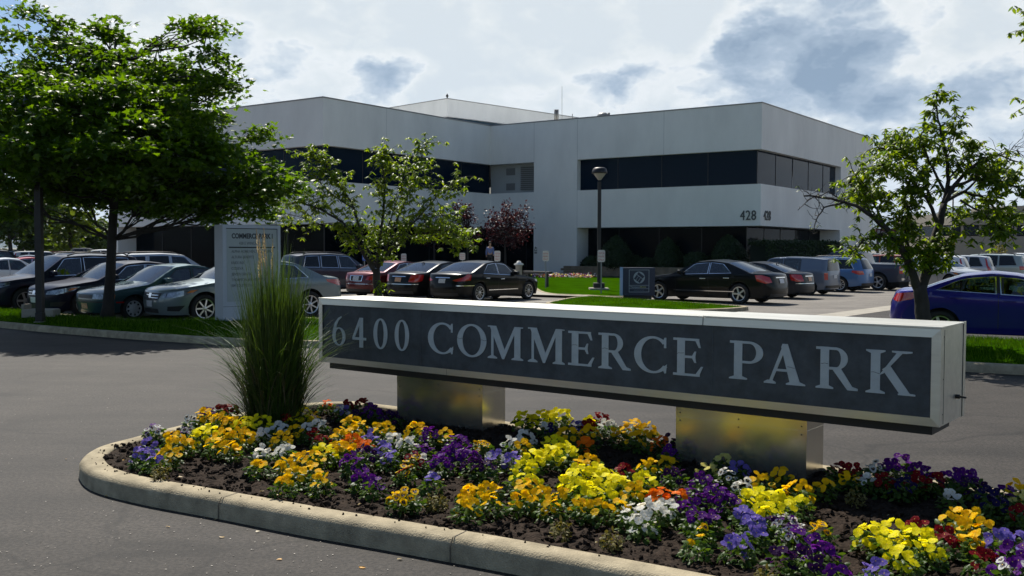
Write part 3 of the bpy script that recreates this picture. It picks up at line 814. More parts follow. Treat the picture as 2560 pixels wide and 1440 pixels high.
# fallen petals and leaves on the asphalt and the kerb
pb = bmesh.new()
def litter(bm, x, y, z, r):
    a = rnd.uniform(0, 6); pts = []
    for k in range(6):
        t = a+k*math.pi/3; rr = r*rnd.uniform(.5, 1.1); pts.append((x+rr*math.cos(t), y+rr*.6*math.sin(t), z+rnd.uniform(.002, .012)))
    flatpoly(bm, pts)
for px, py in ((555, 1344), (645, 1331), (300, 1247), (268, 1240), (420, 1318), (1000, 1400), (165, 1150), (700, 1400), (451, 1194), (690, 1239), (655, 1229), (540, 1300), (905, 1420)):
    onk = (px, py) in ((451, 1194), (690, 1239), (655, 1229))
    g = G(px, py, .158 if onk else .006); litter(pb, g.x, g.y, g.z, rnd.uniform(.014, .026))
for i in range(120):
    x, y = rnd.uniform(-3.4, 4.0), rnd.uniform(4.5, 10.5)
    if in_poly((x, y), BEDIN): litter(pb, x, y, soil_z(x, y)+.018, rnd.uniform(.010, .022))
MT['petal_litter'] = leafmat('petal_litter', (.62, .33, .05), (.42, .36, .2), .2)
o = obj('fallen_petals', pb, MT['petal_litter']); tag(o, 'withered petals dropped on the driveway beside the bed kerb', 'petals', kind='stuff')
grit = bmesh.new()
for i in range(900):
    px, py = rnd.uniform(0, 1300), rnd.uniform(900, 1440)
    g = G(px, py, .004)
    if in_poly(g, BED): continue
    r = rnd.uniform(.002, .007); flatpoly(grit, [(g.x+r*math.cos(t)*rnd.uniform(.6, 1.2), g.y+r*math.sin(t), .0075+rnd.uniform(0, .003)) for t in (0, 1.3, 2.6, 3.9, 5.2)])
MT['grit'] = leafmat('grit', (.05, .045, .04), (.5, .46, .4), 0.0, .9)
o = obj('grit', grit, MT['grit']); tag(o, 'loose grit strewn over the driveway asphalt', 'grit', kind='stuff')

# short grass blades on the near verges
def grass_blades(name, poly, dens, h, label, ymax, seed, zf):
    rnd = random.Random(seed); bm = bmesh.new(); xs = [p.x for p in poly]; ys = [p.y for p in poly]
    x0, x1, y0, y1 = max(min(xs), -16), min(max(xs), 14), min(ys), min(max(ys), ymax)
    for i in range(int((x1-x0)*(y1-y0)*dens)):
        x, y = rnd.uniform(x0, x1), rnd.uniform(y0, y1)
        if not in_poly((x, y), poly): continue
        z = zf(x, y)-.01; a = rnd.uniform(0, 6.28); w = rnd.uniform(.005, .010); hh = h*rnd.uniform(.5, 1.25)*(1+.5*mnoise.noise(Vector((x*1.3, y*1.3, 0)))); l = hh*rnd.uniform(.1, .7); b = rnd.uniform(0, 6.28)
        dx, dy = w*math.cos(a), w*math.sin(a)
        u = bm.verts.new((x-dx, y-dy, z)); v = bm.verts.new((x+dx, y+dy, z)); t = bm.verts.new((x+l*math.cos(b), y+l*math.sin(b), z+hh))
        bm.faces.new((u, v, t))
    o = obj(name, bm, MT['blade']); tag(o, label, 'grass', kind='stuff'); return o
MT['blade'] = leafmat('grass_blade', (.026, .072, .0015), (.085, .17, .006), .35, .6, (1.3, 1.3, .3), .1)
def isl_z(key, h, rh, ramp): return lambda x, y: h+rh*sstep(edge_dist((x, y), ISLANDS[key]), 0, ramp)
grass_blades('grass', ISLANDS['left'], 330, .085, 'mown green grass on the verge before the left row of cars', 29, 1, isl_z('left', .12, .07, 1.0))
grass_blades('grass', ISLANDS['right'], 430, .085, 'sunlit green grass on the verge beside the blue sedan', 21, 2, isl_z('right', .13, .17, 1.5))
grass_blades('grass', ISLANDS['center'], 260, .06, 'bright green grass on the mound before the blue sign', 40, 4, isl_z('center', .10, .13, 1.8))
# ---------------------------------------------------------------- lettering
def text_bm(body, size, depth=.004, spacing=1.0, bold=0.0):
    """plain lettering: front in the xz plane, facing -y, left bottom at the origin; returns mesh, width"""
    c = bpy.data.curves.new('t', 'FONT'); c.body = body; c.size = size; c.extrude = depth/2; c.resolution_u = 3; c.space_character = spacing; c.offset = bold
    o = bpy.data.objects.new('t', c); COL.objects.link(o)
    dg = bpy.context.evaluated_depsgraph_get(); me = bpy.data.meshes.new_from_object(o.evaluated_get(dg))
    bpy.data.objects.remove(o); bpy.data.curves.remove(c)
    bm = bmesh.new(); bm.from_mesh(me); bpy.data.meshes.remove(me)
    xs = [v.co.x for v in bm.verts]; ys = [v.co.y for v in bm.verts]
    for v in bm.verts: v.co = Vector((v.co.x-min(xs), -v.co.z, v.co.y))
    return bm, max(xs)-min(xs)
def arc(cx, cy, rx, ry, a0, a1, n=18):
    return [(cx+rx*math.cos(R_(a0+(a1-a0)*i/n)), cy+ry*math.sin(R_(a0+(a1-a0)*i/n))) for i in range(n+1)]
def rect(x0, x1, y0, y1): return [(x0, y0), (x1, y0), (x1, y1), (x0, y1)]
def bar(x0, y0, x1, y1, w0, w1=None):
    """slanted stroke whose ends are cut level"""
    w1 = w1 or w0; return [(x0-w0/2, y0), (x0+w0/2, y0), (x1+w1/2, y1), (x1-w1/2, y1)]
def serif(x, y, w, up, b=.05):
    """bracketed foot"""
    s = 1 if up else -1
    return [(x-w/2, y), (x+w/2, y), (x+w/2, y+s*.035), (x+w*.22, y+s*(.035+b)), (x-w*.22, y+s*(.035+b)), (x-w/2, y+s*.035)]
def ring(cx, cy, rx, ry, ix, iy, a0, a1, dx=0.0, n=26):
    if a1-a0 > 359: return [ring(cx, cy, rx, ry, ix, iy, a0, a0+181, dx, n//2), ring(cx, cy, rx, ry, ix, iy, a0+180, a0+361, dx, n//2)]
    return arc(cx, cy, rx, ry, a0, a1, n)+arc(cx+dx, cy, ix, iy, a1, a0, n)
TH, TN = .19, .065
GLYPH = {
 '6': (.62, [ring(.31, .31, .31, .31, .165, .265, -10, 350.01), [(.0, .33), (.03, .56), (.12, .77), (.27, .93), (.42, 1.0), (.44, .965), (.31, .86), (.21, .70), (.165, .50), (.16, .36)]]),
 '4': (.66, [rect(.34, .52, 0, 1.0), rect(.0, .66, .25, .335), [(.0, .335), (.0, .30), (.10, .30), (.42, .90), (.40, 1.0), (.35, 1.0)]]),
 '0': (.62, [ring(.31, .5, .31, .5, .145, .445, 0, 360.01, 0, 40)]),
 'C': (.86, [ring(.5, .5, .5, .5, .33, .44, 42, 322, .02, 34), [(.80, .70), (.86, .70), (.86, .98), (.82, .98), (.79, .93), (.80, .82)], [(.80, .20), (.88, .27), (.86, .03), (.82, .02), (.79, .08)]]),
 'O': (1.0, [ring(.5, .5, .5, .5, .315, .44, 0, 360.01, 0, 44)]),
 'M': (1.12, [bar(.15, 0, .15, 1, .075), bar(.95, 0, .95, 1, TH), [(.06, 1), (.27, 1), (.57, .22), (.50, .0), (.47, .0)], [(.86, 1), (1.04, 1), (.92, .93), (.53, .0), (.49, .0), (.47, .12)],
       serif(.15, 0, .30, True), serif(.95, 0, .36, True), rect(.0, .2, .962, .998), rect(.92, 1.12, .964, .997)]),
 'E': (.74, [rect(.10, .10+TH, 0, 1), rect(.0, .66, .003, .065), rect(.0, .64, .935, .997), rect(.2, .55, .475, .54), [(.56, .065), (.66, .065), (.74, .27), (.69, .27)], [(.55, .935), (.64, .935), (.68, .76), (.63, .76)], [(.47, .54), (.55, .54), (.57, .66), (.53, .66)], [(.47, .475), (.55, .475), (.57, .36), (.53, .36)]]),
 'R': (.92, [rect(.10, .10+TH, 0, 1), rect(.0, .45, .935, .997), ring(.42, .73, .28, .268, .10, .205, -90, 90, .03, 18), rect(.25, .45, .462, .525), rect(.26, .46, .935, .992), [(.36, .48), (.55, .50), (.80, .09), (.92, .05), (.92, .0), (.70, .0)], serif(.195, 0, .39, True)]),
 'P': (.78, [rect(.10, .10+TH, 0, 1), rect(.0, .45, .935, .997), ring(.43, .71, .34, .288, .15, .225, -90, 90, .03, 18), rect(.25, .46, .422, .485), rect(.26, .46, .935, .992), serif(.195, 0, .42, True)]),
 'A': (1.0, [[(.10, .0), (.175, .0), (.49, .86), (.46, 1.0), (.43, .94)], [(.62, .0), (.86, .0), (.55, 1.0), (.43, 1.0), (.40, .92)], rect(.24, .72, .315, .375), serif(.14, 0, .28, True), serif(.74, 0, .44, True)]),
 'K': (.98, [rect(.10, .10+TH, 0, 1), [(.27, .42), (.36, .47), (.74, .96), (.62, .96)], [(.33, .56), (.47, .68), (.88, .05), (.98, .04), (.98, .0), (.70, .0), (.66, .06)], serif(.195, 0, .39, True), serif(.195, 1, .39, False), serif(.72, 1, .40, False, .02), serif(.82, 0, .34, True, .01)]),
}
def glyph_bm(ch, w, h, depth):
    """serif letter standing in the xz plane, facing -y, from strokes merged into one outline"""
    gw, strokes = GLYPH[ch]; vs_, fs = [], []
    flat = []
    for s in strokes: flat += s if isinstance(s[0], list) else [s]
    for s in flat:
        s = list(s)
        if poly_area([Vector(p) for p in s]) < 0: s = s[::-1]
        i0 = len(vs_); vs_ += [Vector(p) for p in s]; fs.append(list(range(i0, i0+len(s))))
    r = delaunay_2d_cdt(vs_, [], fs, 0, 1e-4)
    bm = bmesh.new(); V = [bm.verts.new((p.x*w/gw, 0, p.y*h)) for p in r[0]]
    for f, of in zip(r[2], r[5]):
        if of:
            try: bm.faces.new([V[i] for i in f])
            except ValueError: pass
    for v in [v for v in bm.verts if not v.link_faces]: bm.verts.remove(v)
    bmesh.ops.recalc_face_normals(bm, faces=bm.faces[:])
    if sum(f.normal.y for f in bm.faces) > 0: bmesh.ops.reverse_faces(bm, faces=bm.faces[:])
    e = bmesh.ops.extrude_face_region(bm, geom=bm.faces[:])
    for v in e['geom']:
        if isinstance(v, bmesh.types.BMVert): v.co.y -= depth
    bmesh.ops.recalc_face_normals(bm, faces=bm.faces[:])
    return bm

# ---------------------------------------------------------------- the street sign
MT['alu'] = mat('brushed_aluminium', (0.76, 0.74, 0.66), rough=0.36, metal=0.72, var=0.10, vscale=6, rvar=.08, stretch=(.3, 3, 3))
MT['alu_post'] = mat('aluminium_sheet', (0.74, 0.70, 0.60), rough=0.2, metal=0.9, var=0.08, vscale=5, rvar=.06)
MT['sign_panel'] = mat('sign_panel', (0.062, 0.074, 0.084), rough=0.6, var=0.45, vscale=5, det=10, bump=.12, bscale=30)
MT['sign_letter'] = mat('sign_letter', (0.50, 0.555, 0.57), rough=0.55, var=0.12, vscale=9, det=8)
MT['dark_metal'] = mat('dark_metal', (0.02, 0.019, 0.018), rough=0.6)
MT['screw'] = mat('screw', (0.03, 0.03, 0.03), rough=0.5)
SC = 1.90/1.65
S_ANG = -0.656; S_LEN = 5.604*SC; S_H = .600*SC; S_Z = .576*SC+.26*0; S_D = .575*SC
# heights: the sign was measured from the eye, so its foot follows the eye height
S_Z = 1.90-(1.65-.576)*SC
S_A = Vector((-1.837*SC, 9.418*SC))
sign = empty('monument_sign', (S_A.x, S_A.y, 0), S_ANG)
tag(sign, 'long low sign reading 6400 COMMERCE PARK on two metal posts', 'sign')
SE = Vector((math.cos(S_ANG), math.sin(S_ANG))); SN = Vector((-math.sin(S_ANG), math.cos(S_ANG)))
def sign_xz(px, py, y=0.0):
    """where a photo pixel meets the sign's face: along it, and height"""
    d = ray(px, py); o = Vector((0, 0, EYE)); nrm = Vector((SN.x, SN.y, 0)); q = Vector((S_A.x+SN.x*y, S_A.y+SN.y*y, 0))
    t = (q-o).dot(nrm)/d.dot(nrm); p = o+d*t; v = p-Vector((S_A.x, S_A.y, 0))
    return v.x*SE.x+v.y*SE.y, p.z
L_, Z0, Z1 = S_LEN, S_Z, S_Z+S_H
fw, rec = .062, .003                     # frame width, depth of the sloped frame
# frame: four sloped strips, mitred
bm = bmesh.new()
O = [(0, 0, Z0), (L_, 0, Z0), (L_, 0, Z1), (0, 0, Z1)]
xr = fw*1.0
I = [(xr, rec-.008, Z0+fw), (L_-xr, rec-.008, Z0+fw), (L_-xr, rec-.008, Z1-fw), (xr, rec-.008, Z1-fw)]
def strips(bm, O, I):
    for i in range(4):
        j = (i+1) % 4; flatpoly(bm, [O[i], O[j], I[j], I[i]])
strips(bm, O, I)
obj('frame', bm, MT['alu'], sign)
# casing: top, bottom, ends, back
bm = bmesh.new()
t = .0015
flatpoly(bm, [(0, 0, Z1), (L_, 0, Z1), (L_, S_D, Z1+.0), (0, S_D, Z1)])
flatpoly(bm, [(0, S_D, Z0), (L_, S_D, Z0), (L_, 0, Z0), (0, 0, Z0)])
flatpoly(bm, [(L_, 0, Z0), (L_, S_D, Z0), (L_, S_D, Z1), (L_, 0, Z1)])
flatpoly(bm, [(0, S_D, Z0), (0, 0, Z0), (0, 0, Z1), (0, S_D, Z1)])
flatpoly(bm, [(L_, S_D, Z0), (0, S_D, Z0), (0, S_D, Z1), (L_, S_D, Z1)])
obj('casing', bm, MT['alu'], sign)
# lid: thin sheets with lapped joints, a lip at the far end
bm = bmesh.new(); xj, _ = sign_xz(1758, 790)
box(bm, -.004, xj-.004, -.006, S_D+.004, Z1+.001, Z1+.010); box(bm, xj+.004, L_+.006, -.010, S_D+.004, Z1+.003, Z1+.014)
obj('lid', bm, MT['alu'], sign)
bm = bmesh.new()
box(bm, L_+.001, L_+.007, S_D-.045, S_D+.012, Z0-.004, Z1+.018)
obj('end_flange', bm, MT['alu'], sign)
bm = bmesh.new()
for z in (Z0+.08, Z0+.33, Z1-.06): box(bm, L_+.0005, L_+.004, .075, .082, z-.004, z+.004)
obj_split('rivet', bm, MT['screw'], sign)
bm = bmesh.new(); box(bm, L_+.0006, L_+.0026, .088, .0905, Z0+.01, Z1-.01); box(bm, L_+.0006, L_+.003, S_D-.052, S_D-.0455, Z0, Z1)
for zz0, zz1, xx in ((Z1, Z1-fw, xj), ): flatpoly(bm, [(xx-.003, -.002, zz0), (xx-.003, rec-.0095, zz1), (xx+.003, rec-.0095, zz1), (xx+.003, -.002, zz0)])
xk, _ = sign_xz(1117, 935)
flatpoly(bm, [(xk-.0015, -.001, Z0), (xk+.0015, -.001, Z0), (xk+.0015, rec-.0088, Z0+fw), (xk-.0015, rec-.0088, Z0+fw)])
obj_split('joint', bm, MT['screw'], sign)
bm = bmesh.new(); zz = Z0+.17
tube(bm, [(L_+.001, S_D*.64, zz), (L_+.03, S_D*.64, zz)], .016, 10); tube(bm, [(L_+.03, S_D*.64, zz), (L_+.075, S_D*.64, zz-.004)], .007, 8)
obj('lock_pin', bm, MT['dark_metal'], sign)
# panel
bm = bmesh.new(); box(bm, xr-.01, L_-xr+.01, rec+.004, rec+.02, Z0+fw-.01, Z1-fw+.01)
panel = obj('panel', bm, MT['sign_panel'], sign)
bm = bmesh.new()
for px in (1051, 1781):
    x, _ = sign_xz(px, 880, rec); box(bm, x-.002, x+.002, rec+.0015, rec+.005, Z0+fw+.002, Z1-fw-.002)
obj_split('panel_seam', bm, mat('seam', (.085, .095, .105), .6), panel)
LET = [('6', 831, 863.7, 790, 864), ('4', 881, 915, 794, 868.5), ('0', 933.6, 968.8, 796, 873), ('0', 986.7, 1022.6, 799.5, 877.5), ('C', 1070, 1131.5, 806, 885), ('O', 1143, 1216, 810, 893),
       ('M', 1219.5, 1307, 816, 898.5), ('M', 1320, 1411, 821, 908), ('E', 1420.6, 1486, 828.5, 915), ('R', 1496, 1577, 833.5, 923.5), ('C', 1585.5, 1665.5, 840, 932.5), ('E', 1683, 1758, 845.5, 940),
       ('P', 1824.5, 1909, 853, 949.5), ('A', 1910, 2018, 860, 961.5), ('R', 2039.7, 2145, 868.5, 973.5), ('K', 2164.5, 2288, 876.5, 986)]
cracks = bmesh.new()
for ch, x0, x1, y0, y1 in LET:
    a, zt = sign_xz((x0+x1)/2, y0, rec); _, zb = sign_xz((x0+x1)/2, y1, rec); xa, _ = sign_xz(x0, (y0+y1)/2, rec); xb, _ = sign_xz(x1, (y0+y1)/2, rec)
    b = glyph_bm(ch, xb-xa, zt-zb, .005); bmesh.ops.translate(b, verts=b.verts[:], vec=(xa, rec+.0035, zb))
    obj('letter', b, MT['sign_letter'], panel)
    if ch in 'OERAK':
        w = xb-xa; rr = random.Random(int(x0)); zc = zb+(zt-zb)*rr.uniform(.42, .6)
        for u0, u1 in {'O': [(0, .19), (.8, 1)], 'E': [(.13, .36)], 'R': [(.12, .30)], 'A': [(.55, .72)], 'K': [(.11, .29)]}[ch]:
            pts = [(xa+w*(u0+(u1-u0)*k/4), zc+rr.uniform(-.006, .006)) for k in range(5)]
            for p, q in zip(pts, pts[1:]): flatpoly(cracks, [(p[0], rec-.0023, p[1]-.0016), (q[0], rec-.0023, q[1]-.0016), (q[0], rec-.0023, q[1]+.0016), (p[0], rec-.0023, p[1]+.0016)])
bmesh.ops.remove_doubles(cracks, verts=cracks.verts[:], dist=.0005); obj_split('letter_crack', cracks, MT['screw'], panel)
# beam under the casing and two posts
bm = bmesh.new(); xb0, _ = sign_xz(827, 912, .10); box(bm, xb0, L_-.07, .085, S_D-.11, Z0-.075, Z0-.001)
obj('beam', bm, MT['dark_metal'], sign)
for x0, x1, ys in ((992.7, 1206.2, 961), (1689.9, 2017, 1044)):
    yr = .14
    a, zs = sign_xz(x0, ys, yr); b, _ = sign_xz(x1, ys+25, yr)
    bm = bmesh.new(); dp = .36; zt = Z0-.075; zs = zt-.085
    box(bm, a, b, yr, yr+dp, .0, zs-.003); box(bm, a+.002, b-.002, yr+.003, yr+dp-.003, zs-.003, zs); box(bm, a-.001, b+.001, yr-.001, yr+dp+.001, zs, zt)
    p = obj('post', bm, MT['alu_post'], sign)
    bm = bmesh.new()
    for x in (a+.04, (a+b)/2, b-.04):
        for z in (zs-.035, zs+.03): tube(bm, [(x, yr-.0035, z), (x, yr+.002, z)], .006, 8)
    obj_split('screw', bm, MT['screw'], p)
# ---------------------------------------------------------------- office building
MT['stucco'] = mat('white_stucco', (0.82, 0.82, 0.79), rough=0.9, var=0.10, vscale=.45, bump=.15, bscale=18, det=12, stretch=(1, 1, .4))
MT['soffit'] = mat('soffit', (0.40, 0.40, 0.39), rough=0.9)
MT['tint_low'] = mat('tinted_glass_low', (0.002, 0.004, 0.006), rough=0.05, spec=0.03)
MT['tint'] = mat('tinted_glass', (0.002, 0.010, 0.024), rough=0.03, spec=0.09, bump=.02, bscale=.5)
MT['mullion'] = mat('mullion', (0.012, 0.013, 0.016), rough=0.4)
MT['louvre'] = mat('louvre', (0.16, 0.165, 0.165), rough=0.6)
MT['numeral'] = mat('numeral', (0.05, 0.055, 0.06), rough=0.5)
B_TH = 0.952; D1 = Vector((math.cos(B_TH), math.sin(B_TH))); D2 = Vector((-math.sin(B_TH), math.cos(B_TH)))
def zsc(z): return 1.90+(z-1.65)*SC
ZT, ZB1, ZB2, ZB3 = zsc(9.5), zsc(2.966), zsc(5.207), zsc(7.054)
BR = Vector((13.296, 53.233))*SC; BP = Vector((-9.852, 51.879))*SC; BQ = Vector((-1.420, 63.715))*SC
BS = BR+D1*20.915*SC; BW = None
def along(o, d, px):
    """distance along a wall to a photo column"""
    r = ray(px, 620); n = Vector((r.y, -r.x)); return -(o.dot(n))/(d.dot(n))
WL = along(BP, D2, 283); BW = BP+D2*WL
bld = empty('office_building', (BQ.x, BQ.y, 0)); tag(bld, 'white two storey office building with dark ribbon windows and number 428', 'building')
def bsplit(name, bm, m):
    bmesh.ops.translate(bm, verts=bm.verts[:], vec=(-BQ.x, -BQ.y, 0)); return obj_split(name, bm, m, bld)
def bobj(name, bm, m, parent=bld):
    bmesh.ops.translate(bm, verts=bm.verts[:], vec=(-BQ.x, -BQ.y, 0)) if parent is bld else None
    return obj(name, bm, m, parent)
BACK = [BS+D2*34, BW+D1*34]
OUT = [BW, BP, BQ, BR, BS, BACK[0], BACK[1]]           # ccw seen from above
if poly_area(OUT) < 0: OUT = OUT[::-1]
def ext(bm, pts, z0, z1): prism(bm, [(p.x, p.y) for p in pts], z0, z1)
bm = bmesh.new(); ext(bm, OUT, ZB3, ZT); ext(bm, OUT, ZB1, ZB2)
# wall pieces between the bands; frontages: (corner, direction along, inward normal)
def wallbit(bm, o, d, a, b, z0, z1, dep, gap=.0):
    nrm = Vector((-d.y, d.x)); c = OUT[0]
    mid = sum(OUT, Vector((0, 0)))/len(OUT)
    if (mid-o).dot(nrm) < 0: nrm = -nrm
    p = [o+d*a, o+d*b, o+d*b+nrm*dep, o+d*a+nrm*dep]
    if poly_area(p) < 0: p = p[::-1]
    prism(bm, [(q.x, q.y) for q in p], z0, z1, caps=False)
wR = 11.525*SC; wS = 13.705*SC; RQ = (BQ-BR).length; PQ = (BQ-BP).length
l0 = along(BR, D2, 1334); l1 = along(BR, D2, 1236)
for z0, z1 in ((0, ZB1), (ZB2, ZB3)):
    wallbit(bm, BR, D2, wR, l0, z0, z1, 1.6)
    wallbit(bm, BR, D1, wS, (BS-BR).length, z0, z1, 2.4)
wallbit(bm, BW, -D2, 0, .6, 0, ZT-.5, 2.0)
walls = bobj('wall', bm, MT['stucco'])
# panel joints, roof capping
bm = bmesh.new()
def joint(o, d, t, z0, z1):
    nrm = Vector((-d.y, d.x)); mid = BACK[0]
    if (mid-o).dot(nrm) < 0: nrm = -nrm
    p = o+d*t-nrm*.002; q = d*.012
    flatpoly(bm, [(p.x-q.x, p.y-q.y, z0), (p.x+q.x, p.y+q.y, z0), (p.x+q.x, p.y+q.y, z1), (p.x-q.x, p.y-q.y, z1)])
for px, z0, z1 in ((1657, ZB3, ZT), (1442, 0, ZT), (1334, ZB3, ZT)): joint(BR, D2, along(BR, D2, px), z0, z1)
joint(BR, D1, along(BR, D1, 2135), 0, ZT)
joint(BP, D1, along(BP, D1, 967), ZB3, ZT)
bsplit('panel_joint', bm, mat('joint_grey', (.42, .43, .43), .9))
bm = bmesh.new()
def rim(bm, pts, z, h, w):
    n = len(pts); a = offset(pts, -.03); b = offset(pts, w)
    for i in range(n):
        j = (i+1) % n
        lo = [(a[i].x, a[i].y), (a[j].x, a[j].y), (b[j].x, b[j].y), (b[i].x, b[i].y)]
        for q0, q1 in ((z, z+h),):
            v = [bm.verts.new((*p, q0)) for p in lo]; u = [bm.verts.new((*p, q1)) for p in lo]
            bm.faces.new(u); bm.faces.new((v[0], v[1], u[1], u[0])); bm.faces.new((v[2], v[3], u[3], u[2])); bm.faces.new((v[3], v[2], v[1], v[0]))
rim(bm, OUT, ZT+.002, .07, .4); bobj('roof_capping', bm, mat('capping', (.25, .25, .25), .5, .3))
# glass, set back
def inset(d):
    return offset(OUT, d)
# each run of glazing is a window with its own mullions
def glaze(name, o, d, a, b, z0, z1, dep, step):
    nrm = Vector((-d.y, d.x))
    if (BACK[0]-o).dot(nrm) < 0: nrm = -nrm
    f = bmesh.new(); p0 = o+d*a+nrm*dep; p1 = o+d*b+nrm*dep
    n = max(1, round(abs(b-a)/step)); s = (b-a)/n; rr = random.Random(int(a*10+z0*3))
    for i in range(n):
        q0 = o+d*(a+s*i)+nrm*(dep+rr.uniform(-.006, .006)); q1 = o+d*(a+s*(i+1))+nrm*(dep+rr.uniform(-.006, .006))
        v = [(q0.x, q0.y, z0), (q1.x, q1.y, z0), (q1.x, q1.y, z1), (q0.x, q0.y, z1)]
        flatpoly(f, v)
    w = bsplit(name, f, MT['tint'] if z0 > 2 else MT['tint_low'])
    m = bmesh.new()
    for i in range(n+1):
        c = o+d*(a+s*i)+nrm*(dep-.02); q = d*.025; e = nrm*.012
        p = [c-q-e, c+q-e, c+q+e, c-q+e]
        if poly_area(p) < 0: p = p[::-1]
        prism(m, [(x.x, x.y) for x in p], z0, z1)
    bmesh.ops.translate(m, verts=m.verts[:], vec=(-BQ.x, -BQ.y, 0))
    obj_split('mullion', m, MT['mullion'], w)
up, gd_ = .42, 1.5
glaze('window', BR, D2, up, wR+.3, ZB2, ZB3, up, 3.3)
glaze('window', BR, D1, up, wS+.3, ZB2, ZB3, up, 3.3)
glaze('window', BP, D1, up, PQ+up, ZB2, ZB3, up, 3.3)
glaze('window', BP, D2, up, WL-.5, ZB2, ZB3, up, 3.3)
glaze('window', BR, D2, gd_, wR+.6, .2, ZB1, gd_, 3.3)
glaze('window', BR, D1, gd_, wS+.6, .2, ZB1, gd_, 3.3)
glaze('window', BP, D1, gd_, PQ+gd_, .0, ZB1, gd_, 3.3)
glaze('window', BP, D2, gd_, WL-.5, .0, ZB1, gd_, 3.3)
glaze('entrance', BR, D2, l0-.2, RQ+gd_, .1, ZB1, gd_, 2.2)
# low sill wall under the right wing glazing
bm = bmesh.new(); wallbit(bm, BR, D2, .9, wR, 0, .75, .25); bobj('sill_wall', bm, mat('sill_wall', (.16, .165, .17), .9))
# louvred bay in the inner corner
bm = bmesh.new(); 
nl = Vector((-D2.y, D2.x)); nl = nl if (BACK[0]-BR).dot(nl) > 0 else -nl
def slab(bm, o, d, nrm, a, b, y0, y1, z0, z1):
    p = [o+d*a+nrm*y0, o+d*b+nrm*y0, o+d*b+nrm*y1, o+d*a+nrm*y1]
    if poly_area(p) < 0: p = p[::-1]
    prism(bm, [(q.x, q.y) for q in p], z0, z1)
m0 = along(BR, D2, 1285)
slab(bm, BR, D2, nl, l0, RQ+.5, .75, .8, ZB2, ZB3); pan = bobj('bay_panel', bm, mat('bay_panel', (.36, .38, .38), .8))
bm = bmesh.new()
for i in range(12):
    z = ZB2+.22+i*(ZB3-ZB2-.4)/12; slab(bm, BR, D2, nl, l0+.15, m0-.1, .66, .74, z, z+.09)
bsplit('louvre', bm, MT['louvre'])
bm = bmesh.new()
for z in (ZB2+.25, ZB2+1.35): slab(bm, BR, D2, nl, m0+.45, l1-.55, .70, .745, z, z+.5)
bsplit('vent', bm, MT['louvre'])
# numerals
for o, d, t0, sgn in ((BR, D2, along(BR, D2, 1889.5), -1), (BR, D1, along(BR, D1, 1908.5), 1)):
    pa, pb = (1849.5, 1889.5) if sgn < 0 else (1907.5, 1924.5)
    ta, tb_ = along(o, d, pa), along(o, d, pb); b, w = text_bm('428', .86, .05, 1.05); k = abs(tb_-ta)/w
    face = Vector((d.x*sgn, d.y*sgn, 0)); nn = Vector((face.y, -face.x, 0))
    M = Matrix(((face.x*k, -nn.x, 0, o.x+d.x*ta+nn.x*.03), (face.y*k, -nn.y, 0, o.y+d.y*ta+nn.y*.03), (0, 0, 1, ZB1+.36), (0, 0, 0, 1)))
    bmesh.ops.transform(b, matrix=M, verts=b.verts[:]); bmesh.ops.recalc_face_normals(b, faces=b.faces[:])
    bobj('house_number', b, MT['numeral'])
b, w = text_bm('428', .32, .02, 1.1); face = Vector((-D2.x, -D2.y, 0)); nn = Vector((face.y, -face.x, 0)); t0 = along(BR, D2, 1336.5)
bmesh.ops.transform(b, matrix=Matrix.Rotation(R_(90), 4, 'Y'), verts=b.verts[:])
M = Matrix(((face.x, -nn.x, 0, BR.x+D2.x*t0+nn.x*.02), (face.y, -nn.y, 0, BR.y+D2.y*t0+nn.y*.02), (0, 0, 1, 2.1), (0, 0, 0, 1)))
bmesh.ops.transform(b, matrix=M, verts=b.verts[:]); bobj('house_number', b, MT['numeral'])
# raised middle block behind
A3 = AT(1118, 247, 84.0); ZA = A3.z; a3 = Vector((A3.x, A3.y)); u1 = Vector((math.sin(R_(44.8)), math.cos(R_(44.8)))); u2 = Vector((-math.sin(R_(44.5)), math.cos(R_(44.5))))
zw = AT(1117, 290.5, 84.0).z
blk = [a3, a3+u1*26, a3+u1*26+u2*20, a3+u2*20]
bm = bmesh.new(); ext(bm, blk, zw, ZA); bobj('upper_block', bm, MT['stucco'])
bm = bmesh.new(); ext(bm, offset(blk, .35), ZB3, zw); bobj('clerestory', bm, mat('clerestory_glass', (.01, .03, .05), .08, spec=.6))
bm = bmesh.new(); rim(bm, blk, ZA+.002, .06, .3); bobj('roof_capping', bm, mat('capping2', (.25, .25, .25), .5, .3))
def roofbit(name, px, y0, y1, Y, r, m):
    p, q = AT(px, y0, Y), AT(px, y1, Y); b = bmesh.new(); tube(b, [p, q], r, 8); bobj(name, b, m)
gm = mat('vent_metal', (.22, .22, .21), .5, .5)
roofbit('antenna', 1405, 215, 300, 86, .016, gm)
for px, y0, w in ((1388.5, 274, .11), (1393.5, 274, .11)): roofbit('vent_pipe', px, y0, 300, 85, w, gm)
b = bmesh.new(); p = AT(1507.5, 294, 80); lathe(b, [(.5, 0), (.46, .2), (.3, .36), (0, .42)], 14, Matrix.Translation(p)); bobj('roof_vent', b, gm)
roofbit('vent_pipe', 1522, 282, 302, 80, .1, gm); roofbit('vent_pipe', 1431, 285, 300, 84, .03, gm)
p = AT(1118, 240, 84.2); b = bmesh.new(); tube(b, [p+Vector((0, 0, -.35)), p+Vector((0, 0, -.1)), p, p+Vector((0, 0, .12)), p+Vector((0, 0, .2))], [.03, .06, .13, .06, .02], 8); bobj('lightning_rod', b, MT['dark_metal'])
